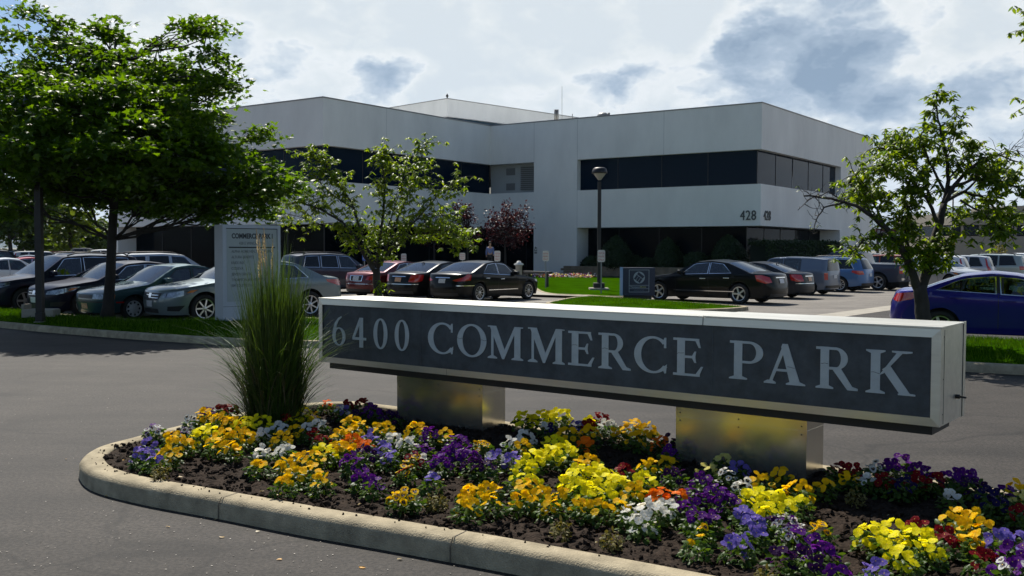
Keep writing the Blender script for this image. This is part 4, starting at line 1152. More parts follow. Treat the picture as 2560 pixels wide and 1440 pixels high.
# low block retaining wall before the right wing
MT['block'] = mat('wall_block', (0.27, 0.205, 0.135), rough=.95, var=.35, vscale=2.5, bump=.6, bscale=20)
rw = empty('retaining_wall', (3.5, 69.3, 0)); tag(rw, 'low tan block retaining wall before the ground floor windows', 'wall')
bm = bmesh.new(); p0 = Vector((0, 0)); dr = Vector((D2.x, D2.y))*-1; rr = random.Random(5); per = Vector((-dr.y, dr.x))
for row in range(4):
    for i in range(36):
        t = i*.42+(row % 2)*.21; q = dr*(t+.2); ang = math.atan2(dr.y, dr.x)
        v = box(bm, -.2, .2, -.16-rr.uniform(0, .03), .14, .13+row*.16, .13+row*.16+.15, Matrix.Translation((q.x, q.y, 0)) @ Matrix.Rotation(ang, 4, 'Z'))
obj('block_course', bm, MT['block'], rw)
bm = bmesh.new()
q = [p0+per*.16, dr*15+per*.16, dr*15+per*1.6, p0+per*1.6+dr*1.0]
flatpoly(bm, [(v.x, v.y, .70) for v in (q if poly_area(q) > 0 else q[::-1])]); obj('planting_soil', bm, MT['soil'], rw)
# ---------------------------------------------------------------- second office block, far right
b2 = empty('far_office_building', (40, 97, 0)); tag(b2, 'far beige office block with one dark window band behind the white cars', 'building')
MT['beige'] = mat('beige_panel', (0.30, 0.275, 0.225), rough=.9, var=.08, vscale=.5)
def b2p(name, px0, px1, y0, y1, dy, m, Y=97.0, deep=14):
    a, b = AT(px0, y0, Y-dy), AT(px1, y1, Y-dy); bm = bmesh.new()
    box(bm, a.x-40, b.x-40, -dy, deep, b.z if b.z > .0 else 0, a.z); return obj(name, bm, m, b2)
zs = [AT(2380, y, 97).z for y in (531, 563, 590, 640)]
b2p('upper_wall', 2383, 2760, 531, 563, .3, MT['beige'])
b2p('lower_wall', 2376, 2760, 590, 640, .3, MT['beige'])
w2 = b2p('window_band', 2386, 2760, 563.2, 589.8, 0, MT['tint'])
bm = bmesh.new()
for px in (2405, 2450, 2528, 2538, 2600):
    a = AT(px, 563.5, 97); box(bm, a.x-40-.12, a.x-40+.12, -.1, -.01, zs[2]+.02, zs[1]-.02)
obj_split('mullion', bm, MT['beige'], w2)
a, b = AT(2546, 512, 97), AT(2800, 531, 97); bm = bmesh.new(); box(bm, a.x-40, b.x-40, 2, 10, b.z+.01, a.z); obj('penthouse', bm, MT['beige'], b2)
# ---------------------------------------------------------------- mountains
MT['hill'] = mat('hill', (.085, .095, .075), rough=1.0, var=.4, vscale=.002)
bm = bmesh.new(); nx, ny = 150, 14; rows = []
for j in range(ny+1):
    row = []
    for i in range(nx+1):
        az = R_(-40+80*i/nx); d = 6200+j*170; x, y = d*math.sin(az), d*math.cos(az)
        e = 110+95*mnoise.fractal(Vector((az*5.5+3.3, .5, 0)), 1, 2, 4) + 120*sstep(az, R_(14), R_(27)) + 40*mnoise.noise(Vector((az*30, 2, 0)))
        h = e*math.sin(min(1, j/(ny*.7))*math.pi/2)*(1+.2*mnoise.fractal(Vector((az*22, j*.4, 7)), 1, 2, 4))
        row.append(bm.verts.new((x, y, max(0, h)-1)))
    rows.append(row)
for a, b in zip(rows, rows[1:]):
    for i in range(nx): bm.faces.new((a[i], a[i+1], b[i+1], b[i])).smooth = True
o = obj('mountains', bm, MT['hill']); tag(o, kind='structure')
# ---------------------------------------------------------------- trees and shrubs
def leaf_shape(kind):
    if kind == 'maple':
        pts = [(0, -.12), (.16, -.10), (.46, -.02), (.30, .14), (.52, .42), (.24, .40), (.16, .60), (0, 1.0), (-.16, .60), (-.24, .40), (-.52, .42), (-.30, .14), (-.46, -.02), (-.16, -.10)]
        c = (0, .22)
    elif kind == 'long':
        pts = [(0, 0), (.16, .22), (.20, .48), (.12, .76), (0, 1.0), (-.12, .76), (-.20, .48), (-.16, .22)]; c = (0, .45)
    else:
        pts = [(0, 0), (.28, .25), (.33, .55), (.16, .88), (0, 1), (-.16, .88), (-.33, .55), (-.28, .25)]; c = (0, .5)
    v = [(c[0], c[1], .06)]+[(x, y, -.10*abs(x)*2-.16*max(0, y-.4)**2) for x, y in pts]
    n = len(pts); f = [(0, 1+i, 1+(i+1) % n) for i in range(n)]
    return np.array(v, float), f
def leaves(name, pos, up, fwd, size, kind, m, parent=None):
    """one mesh of many leaves; up = leaf normal, fwd = towards its tip"""
    V, F = leaf_shape(kind); P = np.asarray(pos, float); U = np.asarray(up, float); T = np.asarray(fwd, float); S = np.asarray(size, float)
    T = T-U*(T*U).sum(1)[:, None]/np.maximum((U*U).sum(1), 1e-9)[:, None]
    U /= np.linalg.norm(U, axis=1)[:, None]+1e-9; T /= np.linalg.norm(T, axis=1)[:, None]+1e-9; X = np.cross(T, U)
    W = P[:, None, :]+S[:, None, None]*(V[None, :, 0, None]*X[:, None, :]+V[None, :, 1, None]*T[:, None, :]+V[None, :, 2, None]*U[:, None, :])
    n, k = len(P), len(V); W = W.reshape(-1, 3); F = np.array(F); idx = (F[None]+(np.arange(n)*k)[:, None, None]).reshape(-1, 3)
    me = bpy.data.meshes.new(name); me.vertices.add(len(W)); me.vertices.foreach_set('co', W.ravel())
    me.loops.add(len(idx)*3); me.loops.foreach_set('vertex_index', idx.ravel().astype(np.int32)); me.polygons.add(len(idx))
    me.polygons.foreach_set('loop_start', np.arange(0, len(idx)*3, 3, dtype=np.int32)); me.polygons.foreach_set('loop_total', np.full(len(idx), 3, np.int32))
    me.update(calc_edges=True); me.materials.append(m)
    return obj(name, me, None, parent)
MT['bark'] = mat('bark', (0.036, 0.030, 0.026), rough=.95, var=.5, vscale=6, bump=.8, bscale=22, stretch=(1, 1, .3))
MT['bark_grey'] = mat('grey_bark', (0.048, 0.041, 0.036), rough=.95, var=.5, vscale=7, bump=.8, bscale=24, stretch=(1, 1, .35))
MT['maple'] = leafmat('maple_leaf', (.030, .074, .004), (.100, .180, .008), .52, .42, (2.0, 1.9, .4))
MT['cherry'] = leafmat('cherry_leaf', (.055, .120, .006), (.190, .260, .014), .52, .40, (2.0, 1.8, .4))
MT['purple'] = leafmat('purple_leaf', (.030, .008, .010), (.085, .030, .030), .30, .4, (1.5, .8, .8))
MT['far_leaf'] = leafmat('far_leaf', (.022, .050, .008), (.060, .105, .014), .35, .5)
MT['far_leaf_light'] = leafmat('far_leaf_light', (.05, .095, .010), (.115, .165, .020), .40, .5)
MT['evergreen'] = leafmat('evergreen', (.012, .028, .008), (.030, .055, .014), .15, .5)
MT['yellow_shrub'] = leafmat('yellow_shrub', (.10, .11, .02), (.19, .17, .04), .35, .5)
def wiggle(a, b, n, amp, rnd, sag=0.0):
    a, b = Vector(a), Vector(b); L = (b-a).length; out = []
    for i in range(n+1):
        t = i/n; p = a.lerp(b, t); k = math.sin(math.pi*t)
        out.append(p+Vector((rnd.uniform(-1, 1), rnd.uniform(-1, 1), rnd.uniform(-1, 1)))*amp*L*k+Vector((0, 0, -sag*L*k)))
    return out
def blob_tree(root, trunk, blobs, per, clump, nleaf, lsize, kind, lm, bm_mat, seed, flat=.35, twig=.012, updir=.75, trunk_r=(.2, .1), fill=1.0):
    """crown built as clumps of leaves inside ellipsoids, each hung on a limb from the trunk"""
    rnd = random.Random(seed); rn = np.random.default_rng(seed); o = root.location
    tb = bmesh.new(); T = [Vector(p) for p in trunk]; n = len(T)
    tube(tb, [p-o for p in T], [trunk_r[0]+(trunk_r[1]-trunk_r[0])*(i/(n-1))**.8+(.35*trunk_r[0] if i == 0 else 0) for i in range(n)], 12)
    obj('trunk', tb, bm_mat, root)
    lb = bmesh.new(); P, U, Fw, S = [], [], [], []
    for (c, r) in blobs:
        c = Vector(c); r = Vector(r)
        # the limb leaves the trunk lower than its blob
        cand = [p for p in T if p.z < c.z-.25*math.hypot(c.x-p.x, c.y-p.y)] or [T[1]]
        s = min(cand, key=lambda p: (p-c).length+rnd.uniform(0, .4)) if len(cand) > 1 else cand[0]
        pts = wiggle(s, c, 5, .06, rnd, .04); rr = max(.02, min(trunk_r[1]*.6, .03*(c-s).length**.5+.015))
        tube(lb, [p-o for p in pts], [rr*(1-.7*i/5) for i in range(6)], 6)
        nc = max(3, int(per*r.x*r.y*r.z**.5*fill))
        for k in range(nc):
            d = Vector((rnd.gauss(0, 1), rnd.gauss(0, 1), rnd.gauss(0, 1))).normalized()*rnd.uniform(.35, 1)**.55
            q = c+Vector((d.x*r.x, d.y*r.y, d.z*r.z))
            t = pts[rnd.randrange(2, 6)]
            tube(lb, [p-o for p in wiggle(t, q, 3, .08, rnd, -.05)], [twig*1.4, twig, twig*.7, twig*.35], 4, cap=False)
            m = int(nleaf*rnd.uniform(.6, 1.4)); cr = clump*rnd.uniform(.7, 1.3)
            out = (q-Vector(s)); out.z *= .3; out = out.normalized() if out.length > 1e-3 else Vector((1, 0, 0))
            g = rn.normal(0, 1, (m, 3)); g[:, 2] *= flat; g *= cr*.55
            ctr = np.array(q-o)+g; P.append(ctr)
            P[-1][:, 2] -= .35*np.hypot(g[:, 0], g[:, 1])**1.5
            u = rn.normal(0, .42, (m, 3)); u[:, 2] += updir; U.append(u)
            f = g*[1, 1, .2]+np.array(out)*cr*.3+rn.normal(0, .2*cr, (m, 3)); f[:, 2] -= .25*cr; Fw.append(f)
            S.append(lsize*rn.uniform(.65, 1.25, m))
    br = obj('branches', lb, bm_mat, root)
    leaves('crown', np.concatenate(P), np.concatenate(U), np.concatenate(Fw), np.concatenate(S), kind, lm, root)
    return root
def limb_tree(root, limbs, lm, bm_mat, seed, lsize, twl, dens, depth=.5, kind='long', extra=()):
    """small ornamental tree grown along given limbs; limbs = (points, r0, r1, leafiness, depth offset of the tip)"""
    rnd = random.Random(seed); rn = np.random.default_rng(seed); o = root.location
    tb = bmesh.new(); lb = bmesh.new(); P, U, Fw, S = [], [], [], []
    def spray(q, n, sc=1.0):
        """a whorl of drooping leaves"""
        a0 = rnd.uniform(0, 6.28)
        for i in range(n):
            a = a0+i*2.4+rnd.uniform(-.3, .3); dr = rnd.uniform(.3, 1.3)
            f = np.array((math.cos(a), math.sin(a), -dr)); u = np.array((math.cos(a)*dr*.8, math.sin(a)*dr*.8, 1.0))+rn.normal(0, .22, 3)
            P.append(np.array(q-o)+rn.normal(0, .012, 3)); U.append(u); Fw.append(f); S.append(lsize*sc*rnd.uniform(.6, 1.2))
    for li, (pts, r0, r1, leaf, dz) in enumerate(limbs):
        pts = [Vector(p) for p in pts]; n = len(pts)
        Q = []
        for i in range(n-1):
            for k in range(3):
                t = k/3; p = pts[i].lerp(pts[i+1], t); Q.append(p+Vector((rnd.uniform(-1, 1), rnd.uniform(-1, 1), rnd.uniform(-1, 1)))*(0 if i+k == 0 else .012))
        Q.append(pts[-1]); m = len(Q)
        tube(tb if li == 0 else lb, [p-o for p in Q], [r0+(r1-r0)*(i/(m-1))**.7 for i in range(m)], 10 if li == 0 else 7)
        if leaf <= 0: 
            if leaf < 0:                                   # bare twigs
                for k in range(int(-leaf)):
                    i = rnd.randrange(m//3, m); d = Vector((rnd.uniform(-1, 1), rnd.uniform(-1, 1), rnd.uniform(-.6, 1))).normalized()
                    e = Q[i]+d*rnd.uniform(.12, .4); tube(lb, [p-o for p in wiggle(Q[i], e, 4, .12, rnd, .1)], [.008, .006, .005, .004, .002], 4, cap=False)
                    if rnd.random() < .3: spray(e, 2, .6)
            continue
        L = sum((a-b).length for a, b in zip(Q, Q[1:]))
        for k in range(int(L*dens*leaf)):
            i = int(m*rnd.uniform(.25, 1)**.8); i = min(i, m-1)
            d = Vector((rnd.gauss(0, 1), rnd.gauss(0, 1)*depth*2, rnd.gauss(.15, .75))).normalized(); ln = twl*rnd.uniform(.4, 1.25)
            e = Q[i]+d*ln; w = wiggle(Q[i], e, 3, .09, rnd, -.06)
            tube(lb, [p-o for p in w], [.009, .007, .005, .003], 4, cap=False)
            for p in w[1:]: spray(p, rnd.choice((2, 3, 4)))
            spray(e, rnd.choice((4, 5, 6)))
    for (c, r, n) in extra:
        for i in range(n):
            d = rn.normal(0, 1, 3); d /= np.linalg.norm(d); d *= rnd.random()**.4
            spray(Vector((c[0]+d[0]*r[0], c[1]+d[1]*r[1], c[2]+d[2]*r[2])), rnd.choice((2, 3, 4)))
    obj('trunk', tb, bm_mat, root); obj('branches', lb, bm_mat, root)
    leaves('crown', P, U, Fw, S, kind, lm, root)
    return root
# --- the maple on the left verge
Y = 25.0; b = AT(268, 800, Y)
mp = empty('maple_tree', (b.x, b.y, .12)); tag(mp, 'large dense green maple shading the verge before the teal sedan', 'tree')
tr = [Vector((b.x, b.y, .05)), AT(271, 760, Y), AT(276, 690, Y), AT(280, 600, Y), AT(285, 500, Y), AT(290, 420, Y+.1), AT(300, 340, Y+.1), AT(310, 240, Y+.2), AT(300, 150, Y)]
bl = []
pm = F_PX/Y
for px, py, rx, ry, dy, rd in ((120, 105, 75, 70, 0, .8), (45, 60, 40, 45, .5, .5), (185, 160, 90, 75, -.8, 1.0), (265, 105, 45, 65, .6, .6), (300, 190, 110, 90, 0, 1.5), (410, 165, 90, 70, .8, 1.0), (515, 95, 50, 60, .2, .6), (535, 165, 65, 50, -.4, .8),
                               (575, 205, 50, 32, .3, .6), (20, 190, 90, 80, .3, 1.2), (90, 260, 130, 90, -1.4, 1.4), (230, 280, 150, 90, -2.0, 1.4), (380, 280, 130, 80, -1.6, 1.4), (470, 255, 95, 70, .6, 1.2), (20, 350, 110, 85, .2, 1.4),
                               (170, 375, 140, 80, -2.4, 1.4), (330, 375, 140, 85, -2.6, 1.3), (480, 370, 90, 60, -1.0, 1.3), (560, 400, 80, 52, -.6, 1.2), (655, 335, 38, 30, .2, .5), (650, 440, 80, 48, .1, 1.0), (725, 455, 38, 28, 0, .5),
                               (60, 440, 120, 55, -1.0, 1.3), (190, 470, 100, 48, 1.2, 1.2), (430, 455, 120, 62, -.8, 1.4), (560, 475, 90, 50, .2, 1.1), (640, 510, 60, 30, .3, .7), (370, 510, 80, 36, 1.6, 1.0), (480, 525, 70, 34, .2, .9), (170, 235, 120, 80, 2.2, 1.3), (380, 240, 130, 90, 2.4, 1.3), (270, 440, 150, 60, 2.5, 1.3), (100, 390, 110, 60, 2.6, 1.2), (-60, 280, 80, 90, .4, 1.2), (-70, 420, 70, 60, 0, 1.0), (30, 500, 70, 36, .3, .9), (330, 470, 120, 60, .3, 1.4), (200, 330, 150, 90, .2, 1.6), (420, 330, 130, 80, .2, 1.5), (60, 330, 110, 80, -.5, 1.4), (560, 530, 70, 26, .2, .8), (620, 460, 90, 48, -.7, 1.0), (100, 45, 42, 36, 0, .5), (268, 62, 30, 45, .4, .4), (505, 55, 38, 34, 0, .4)):
    c = AT(px, py, Y+dy); bl.append((c, (rx/pm, rd, ry/pm)))
blob_tree(mp, tr, bl, 22, .44, 62, .145, 'maple', MT['maple'], MT['bark'], 7, flat=.30, twig=.012, trunk_r=(.155, .06))
# --- the two ornamental trees
def px_limb(Y, pts, r0, r1, leaf, dtip=0.0, seed=0):
    n = len(pts); return ([AT(p[0], p[1], Y+dtip*(i/(n-1))) for i, p in enumerate(pts)], r0, r1, leaf, dtip)
Y = 17.5; b = AT(2312, 872, Y)
rt = empty('cherry_tree', (b.x, b.y, .14)); tag(rt, 'crooked ornamental tree with drooping leaves and bare twigs before the blue sedan', 'tree')
limb_tree(rt, [
    ([Vector((b.x, b.y, .08)), AT(2310, 815, Y), AT(2304, 760, Y), AT(2298, 715, Y)], .16, .115, 0, 0),
    px_limb(Y, [(2296, 725), (2280, 680), (2262, 640), (2248, 605), (2215, 572), (2180, 540)], .085, .045, .25, -.5),
    px_limb(Y-.5, [(2180, 540), (2140, 515), (2090, 500), (2050, 492), (2010, 490)], .04, .014, -16, -.3),
    px_limb(Y-.6, [(2110, 505), (2060, 520), (2040, 550), (2032, 585)], .02, .006, -10, -.2), px_limb(Y-.5, [(2120, 508), (2070, 480), (2020, 500), (1995, 525)], .016, .005, -8, 0),
    px_limb(Y, [(2302, 725), (2318, 680), (2322, 640), (2336, 600), (2350, 555), (2360, 510)], .10, .06, .25, .2),
    px_limb(Y+.2, [(2360, 510), (2372, 450), (2366, 395), (2352, 330), (2344, 285), (2340, 232)], .05, .008, .62, .1),
    px_limb(Y+.2, [(2356, 520), (2385, 465), (2420, 425), (2455, 398), (2500, 388), (2545, 405)], .05, .012, .5, -.4),
    px_limb(Y-.2, [(2480, 390), (2520, 380), (2545, 355)], .014, .004, -9, 0), px_limb(Y-.2, [(2500, 388), (2540, 375), (2570, 400)], .012, .004, -9, .1),
    px_limb(Y+.2, [(2360, 505), (2410, 480), (2450, 490), (2490, 520), (2530, 560)], .04, .012, .9, .6),
    px_limb(Y+.2, [(2372, 470), (2430, 450), (2490, 450), (2550, 470), (2580, 500)], .035, .01, .9, -.8),
    px_limb(Y, [(2345, 560), (2320, 500), (2285, 455), (2240, 425), (2200, 410)], .04, .012, 1.0, -.7),
    px_limb(Y, [(2330, 500), (2300, 430), (2265, 380), (2240, 345)], .03, .01, 1.0, .5), px_limb(Y, [(2362, 480), (2330, 420), (2310, 370), (2300, 345)], .03, .01, .8, -.3),
    px_limb(Y, [(2300, 520), (2240, 490), (2190, 480), (2150, 500)], .03, .01, 1.1, .7), px_limb(Y-.3, [(2215, 572), (2190, 520), (2160, 470), (2140, 440)], .025, .008, .8, .2),
    px_limb(Y, [(2280, 640), (2262, 590), (2270, 530), (2285, 480)], .03, .012, 1.2, -.3), px_limb(Y, [(2320, 640), (2350, 620), (2375, 590), (2390, 550)], .02, .008, 1.0, -.3),
    px_limb(Y-.3, [(2248, 605), (2200, 585), (2160, 600), (2130, 630)], .03, .008, .8, -.4), px_limb(Y, [(2180, 540), (2160, 500), (2135, 470), (2120, 455)], .02, .006, .9, .3), px_limb(Y+.2, [(2410, 480), (2450, 440), (2490, 420), (2530, 430)], .025, .008, 1.0, .3), px_limb(Y-.3, [(2400, 500), (2450, 530), (2500, 570), (2540, 600)], .022, .008, .9, -.3), px_limb(Y, [(2300, 430), (2250, 390), (2215, 370), (2190, 365)], .02, .006, .9, .2),
    px_limb(Y+.3, [(2366, 400), (2385, 350), (2390, 300)], .014, .004, .55, 0), px_limb(Y, [(2370, 450), (2410, 400), (2430, 350)], .02, .006, .5, .4)],
    MT['cherry'], MT['bark_grey'], 21, .128, .36, 34, extra=((AT(2285, 625, Y-.1), (.36, .35, .40), 150), (AT(2335, 650, Y), (.34, .35, .26), 120), (AT(2268, 540, Y), (.16, .25, .5), 60)))
Y = 32.5; b = AT(946, 768, Y)
ct = empty('cherry_tree', (b.x, b.y, .13)); tag(ct, 'open ornamental tree with forked grey trunk between the red and black sedans', 'tree')
limb_tree(ct, [
    ([Vector((b.x, b.y, .05)), AT(946, 745, Y), AT(942, 710, Y), AT(940, 672, Y)], .17, .12, 0, 0),
    px_limb(Y, [(938, 680), (912, 640), (890, 595), (855, 555), (805, 525), (750, 505), (715, 512)], .08, .015, .62, -.8),
    px_limb(Y, [(936, 665), (905, 590), (885, 520), (850, 460), (815, 415), (775, 390)], .06, .015, .72, .6), px_limb(Y, [(885, 520), (850, 500), (810, 470), (790, 440)], .03, .01, .6, .3),
    px_limb(Y, [(941, 670), (950, 600), (958, 530), (962, 460), (955, 400), (958, 385)], .07, .015, .7, 0),
    px_limb(Y, [(944, 672), (972, 600), (1000, 530), (1030, 465), (1050, 410), (1064, 360)], .06, .008, .55, .5),
    px_limb(Y, [(946, 668), (990, 600), (1040, 550), (1090, 495), (1145, 445)], .05, .01, .62, -.6),
    px_limb(Y, [(950, 650), (1010, 600), (1070, 575), (1120, 575), (1158, 600)], .04, .01, .85, -.8), px_limb(Y, [(1040, 550), (1090, 530), (1130, 550), (1150, 590)], .02, .008, .7, .4),
    px_limb(Y, [(930, 640), (900, 620), (880, 600), (870, 590)], .02, .008, .5, -.6), px_limb(Y, [(965, 580), (1000, 480), (1010, 430)], .02, .01, .6, -.8), px_limb(Y, [(855, 555), (800, 560), (740, 540), (690, 525)], .02, .006, .45, .8)],
    MT['cherry'], MT['bark_grey'], 22, .175, .62, 27, extra=((AT(955, 610, Y), (.75, .7, .65), 130), (AT(945, 560, Y), (1.1, .8, .5), 90), (AT(955, 720, Y-.3), (.3, .2, .35), 14)))
# branch ends of a tree beyond the right edge of the view
b = AT(2790, 860, 17); et = empty('cherry_tree', (b.x, b.y, .1)); tag(et, 'tree beyond the right verge whose leafy branch tips reach into view', 'tree')
limb_tree(et, [([Vector((b.x, b.y, .0)), AT(2785, 700, 17), AT(2780, 560, 17)], .16, .1, 0, 0), px_limb(17, [(2780, 580), (2720, 420), (2660, 240), (2590, 100), (2556, 30)], .06, .008, .9, 0), px_limb(17, [(2780, 560), (2700, 420), (2620, 310), (2572, 262)], .05, .008, .8, -.3), px_limb(17, [(2780, 560), (2840, 420), (2860, 260)], .06, .01, 1.2, .5)], MT['cherry'], MT['bark_grey'], 23, .12, .36, 7)
# --- purple-leaved trees by the entrance
for i, (px, py, base, rx, rz, Yd, lab) in enumerate(((1168, 572, 700, 1.15, 1.5, 64, 'smaller purple leaved tree left of the entrance'), (1262, 572, 700, 1.75, 1.55, 65, 'broad purple leaved tree over the entrance walk'), (1085, 590, 700, .8, 1.1, 66, 'thin purple leaved tree behind the ornamental tree'))):
    b = AT(px, base, Yd); r = empty('purple_leaf_tree', (b.x, b.y, .05)); tag(r, lab, 'tree', 'purple trees by the entrance')
    c = AT(px, py, Yd); k = random.Random(40+i); bl = [(c, (rx, rx*.8, rz*.75))]
    for j in range(7): bl.append((c+Vector((k.uniform(-.8, .8)*rx, k.uniform(-.5, .5)*rx, k.uniform(.2, .9)*rz)), (.28, .28, .75)))
    tr = [Vector((b.x, b.y, 0)), Vector((b.x+.03, b.y, 1.0)), Vector((b.x, b.y, c.z-rz*.6)), c]
    blob_tree(r, tr, bl, 26, .34, 26, .15, 'oval', MT['purple'], MT['bark'], 60+i, flat=.9, updir=.3, trunk_r=(.09, .05))
# --- trees at the far side of the left car park
far = [(25, 525, 95, 80, 78, 0, 'dark green tree at the far left of the car park'), (-60, 540, 80, 90, 82, 0, 'dark tree cut by the left edge of the view'), (95, 560, 70, 60, 92, 0, 'dark tree behind the tall pole'), (175, 548, 48, 85, 84, 1, 'light green tree between the pole and the maple trunk'), (232, 575, 42, 62, 96, 0, 'mid green tree just left of the maple trunk'),
       (130, 590, 45, 36, 104, 1, 'low light green tree far behind the pole'), (205, 600, 34, 28, 112, 0, 'small dark tree at the end of the car park'), (55, 500, 60, 62, 98, 1, 'taller light tree rising behind the dark ones'), (262, 590, 30, 40, 100, 1, 'pale tree beside the building corner')]
for i, (px, py, rx, ry, Yd, lt, lab) in enumerate(far):
    b = AT(px, 640, Yd); k = F_PX/Yd; r = empty('park_tree', (b.x, b.y, 0)); tag(r, lab, 'tree', 'trees beyond the left car park'); c = AT(px, py, Yd); q = random.Random(80+i)
    bl = [(c, (rx/k*.7, rx/k*.6, ry/k*.75))]+[(c+Vector((q.uniform(-.7, .7)*rx/k, q.uniform(-.5, .5)*rx/k, q.uniform(-.7, .75)*ry/k)), (rx/k*.45, rx/k*.4, ry/k*.35)) for _ in range(7)]
    tr = [Vector((b.x, b.y, 0)), Vector((b.x+.1, b.y, 1.2)), Vector((b.x, b.y, 2.4)), Vector((c.x, c.y, c.z))]
    blob_tree(r, tr, bl, 5.5, 1.0, 42, .45, 'oval', MT['far_leaf_light' if lt else 'far_leaf'], MT['bark'], 90+i, flat=.6, updir=.5, trunk_r=(.2, .12), twig=.03)
# --- shrubs by the building
def shrub(name, label, group, base, prof, nl, size, m, seed, stem=.06):
    """dense shrub: a shell of small leaves over (radius, height) rings"""
    rn = np.random.default_rng(seed); r = empty(name, base); tag(r, label, 'shrub', group)
    hs = np.array([p[1] for p in prof]); rs = np.array([p[0] for p in prof]); z = rn.uniform(hs[0], hs[-1], nl); a = rn.uniform(0, 6.283, nl)
    keep = rn.random(nl) < np.interp(z, hs, rs)/rs.max()+.08; z, a = z[keep], a[keep]
    rad = np.interp(z, hs, rs)*(rn.uniform(.72, 1.05, len(z)))*(1+.10*np.sin(a*3+z*2.5)+.06*np.sin(a*7-z*5))
    P = np.stack([rad*np.cos(a), rad*np.sin(a), z], 1); U = np.stack([np.cos(a), np.sin(a), np.full(len(z), .5)], 1)+rn.normal(0, .5, (len(z), 3))
    F = np.stack([np.cos(a)*.3, np.sin(a)*.3, np.ones(len(z))], 1)+rn.normal(0, .4, (len(z), 3))
    leaves('foliage', P, U, F, size*rn.uniform(.6, 1.3, len(z)), 'oval', m, r)
    b = bmesh.new(); tube(b, [(0, 0, 0), (0, 0, prof[-1][1]*.9)], [stem, stem*.3], 6); obj('stem', b, MT['bark'], r)
    return r
for i, (px, top, w, Yd, lab) in enumerate(((1540, 590, 1.15, 67.5, 'tall cone shaped shrub behind the lamp post'), (1669, 596, 1.0, 65.5, 'cone shaped shrub above the blue sign'), (1821, 588, 1.2, 63.2, 'cone shaped shrub behind the black saloon roof'))):
    b = AT(px, 680, Yd); h = AT(px, top, Yd).z-.6
    shrub('conical_shrub', lab, 'clipped cone shrubs before the windows', (b.x, b.y, .6), [(w*.75, 0), (w, h*.18), (w*.92, h*.45), (w*.6, h*.75), (w*.22, h*.95), (.03, h)], 5200, .13, MT['evergreen'], 110+i)
for i, (px, w, h, Yd, lab) in enumerate(((1585, .9, .9, 68, 'low round shrub on the planting bed right of the lamp post'), (1480, .8, .8, 69, 'low round shrub at the left end of the block wall'), (1740, 1.1, 1.1, 64.5, 'round shrub between two cone shrubs'), (1620, .8, .7, 67, 'small dark shrub left of the blue sign top'))):
    b = AT(px, 680, Yd); shrub('low_shrub', lab, 'low shrubs on the planting bed', (b.x, b.y, .6), [(w*.8, 0), (w, h*.3), (w*.85, h*.7), (w*.3, h)], 2200, .13, MT['evergreen'], 120+i)
def hedge(name, label, p0, p1, dep, h, n, seed):
    rn = np.random.default_rng(seed); p0, p1 = Vector(p0), Vector(p1); r = empty(name, (p0.x, p0.y, 0)); tag(r, label, 'hedge'); d = p1-p0; L = d.length; d.normalize(); q = Vector((-d.y, d.x, 0))
    t = rn.uniform(0, L, n); s = rn.uniform(-.5, .5, n)*dep; z = rn.uniform(0, h, n); face = rn.integers(0, 3, n)
    s = np.where(face == 0, -dep/2+rn.normal(0, .06, n), s); z = np.where(face >= 1, h+rn.normal(0, .05, n), z)
    P = np.stack([d.x*t+q.x*s, d.y*t+q.y*s, z], 1); P += rn.normal(0, .03, P.shape); U = rn.normal(0, .6, (n, 3)); U[:, 2] += np.where(face >= 1, 1, .2); U[:, 1] -= np.where(face == 0, 1, 0)
    leaves('foliage', P, U, rn.normal(0, 1, (n, 3))+[0, 0, .4], .14*rn.uniform(.6, 1.2, n), 'oval', MT['evergreen'], r)
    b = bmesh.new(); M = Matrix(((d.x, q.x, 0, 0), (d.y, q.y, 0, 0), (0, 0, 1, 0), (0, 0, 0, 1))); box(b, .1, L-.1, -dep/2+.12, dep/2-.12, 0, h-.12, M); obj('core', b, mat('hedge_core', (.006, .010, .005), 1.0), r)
a, c = AT(1893, 660, 58.5), AT(2085, 660, 63.5)
hedge('clipped_hedge', 'long clipped dark hedge before the right wing windows', (a.x, a.y, 0), (c.x, c.y, 0), 1.4, 2.35, 9000, 5)
b = AT(2498, 640, 70); shrub('yellow_shrub', 'sparse yellowish shrub before the far beige office', None, (b.x, b.y, 0), [(.5, 0), (.95, .6), (.9, 1.3), (.5, 1.9), (.2, 2.3)], 620, .16, MT['yellow_shrub'], 131)
b = AT(2236, 640, 72); shrub('yellow_shrub', 'pale green shrub beneath the red roadside board', None, (b.x, b.y, 0), [(.5, 0), (1.2, .8), (1.2, 1.6), (.7, 2.3), (.3, 2.8)], 1100, .18, MT['yellow_shrub'], 132)
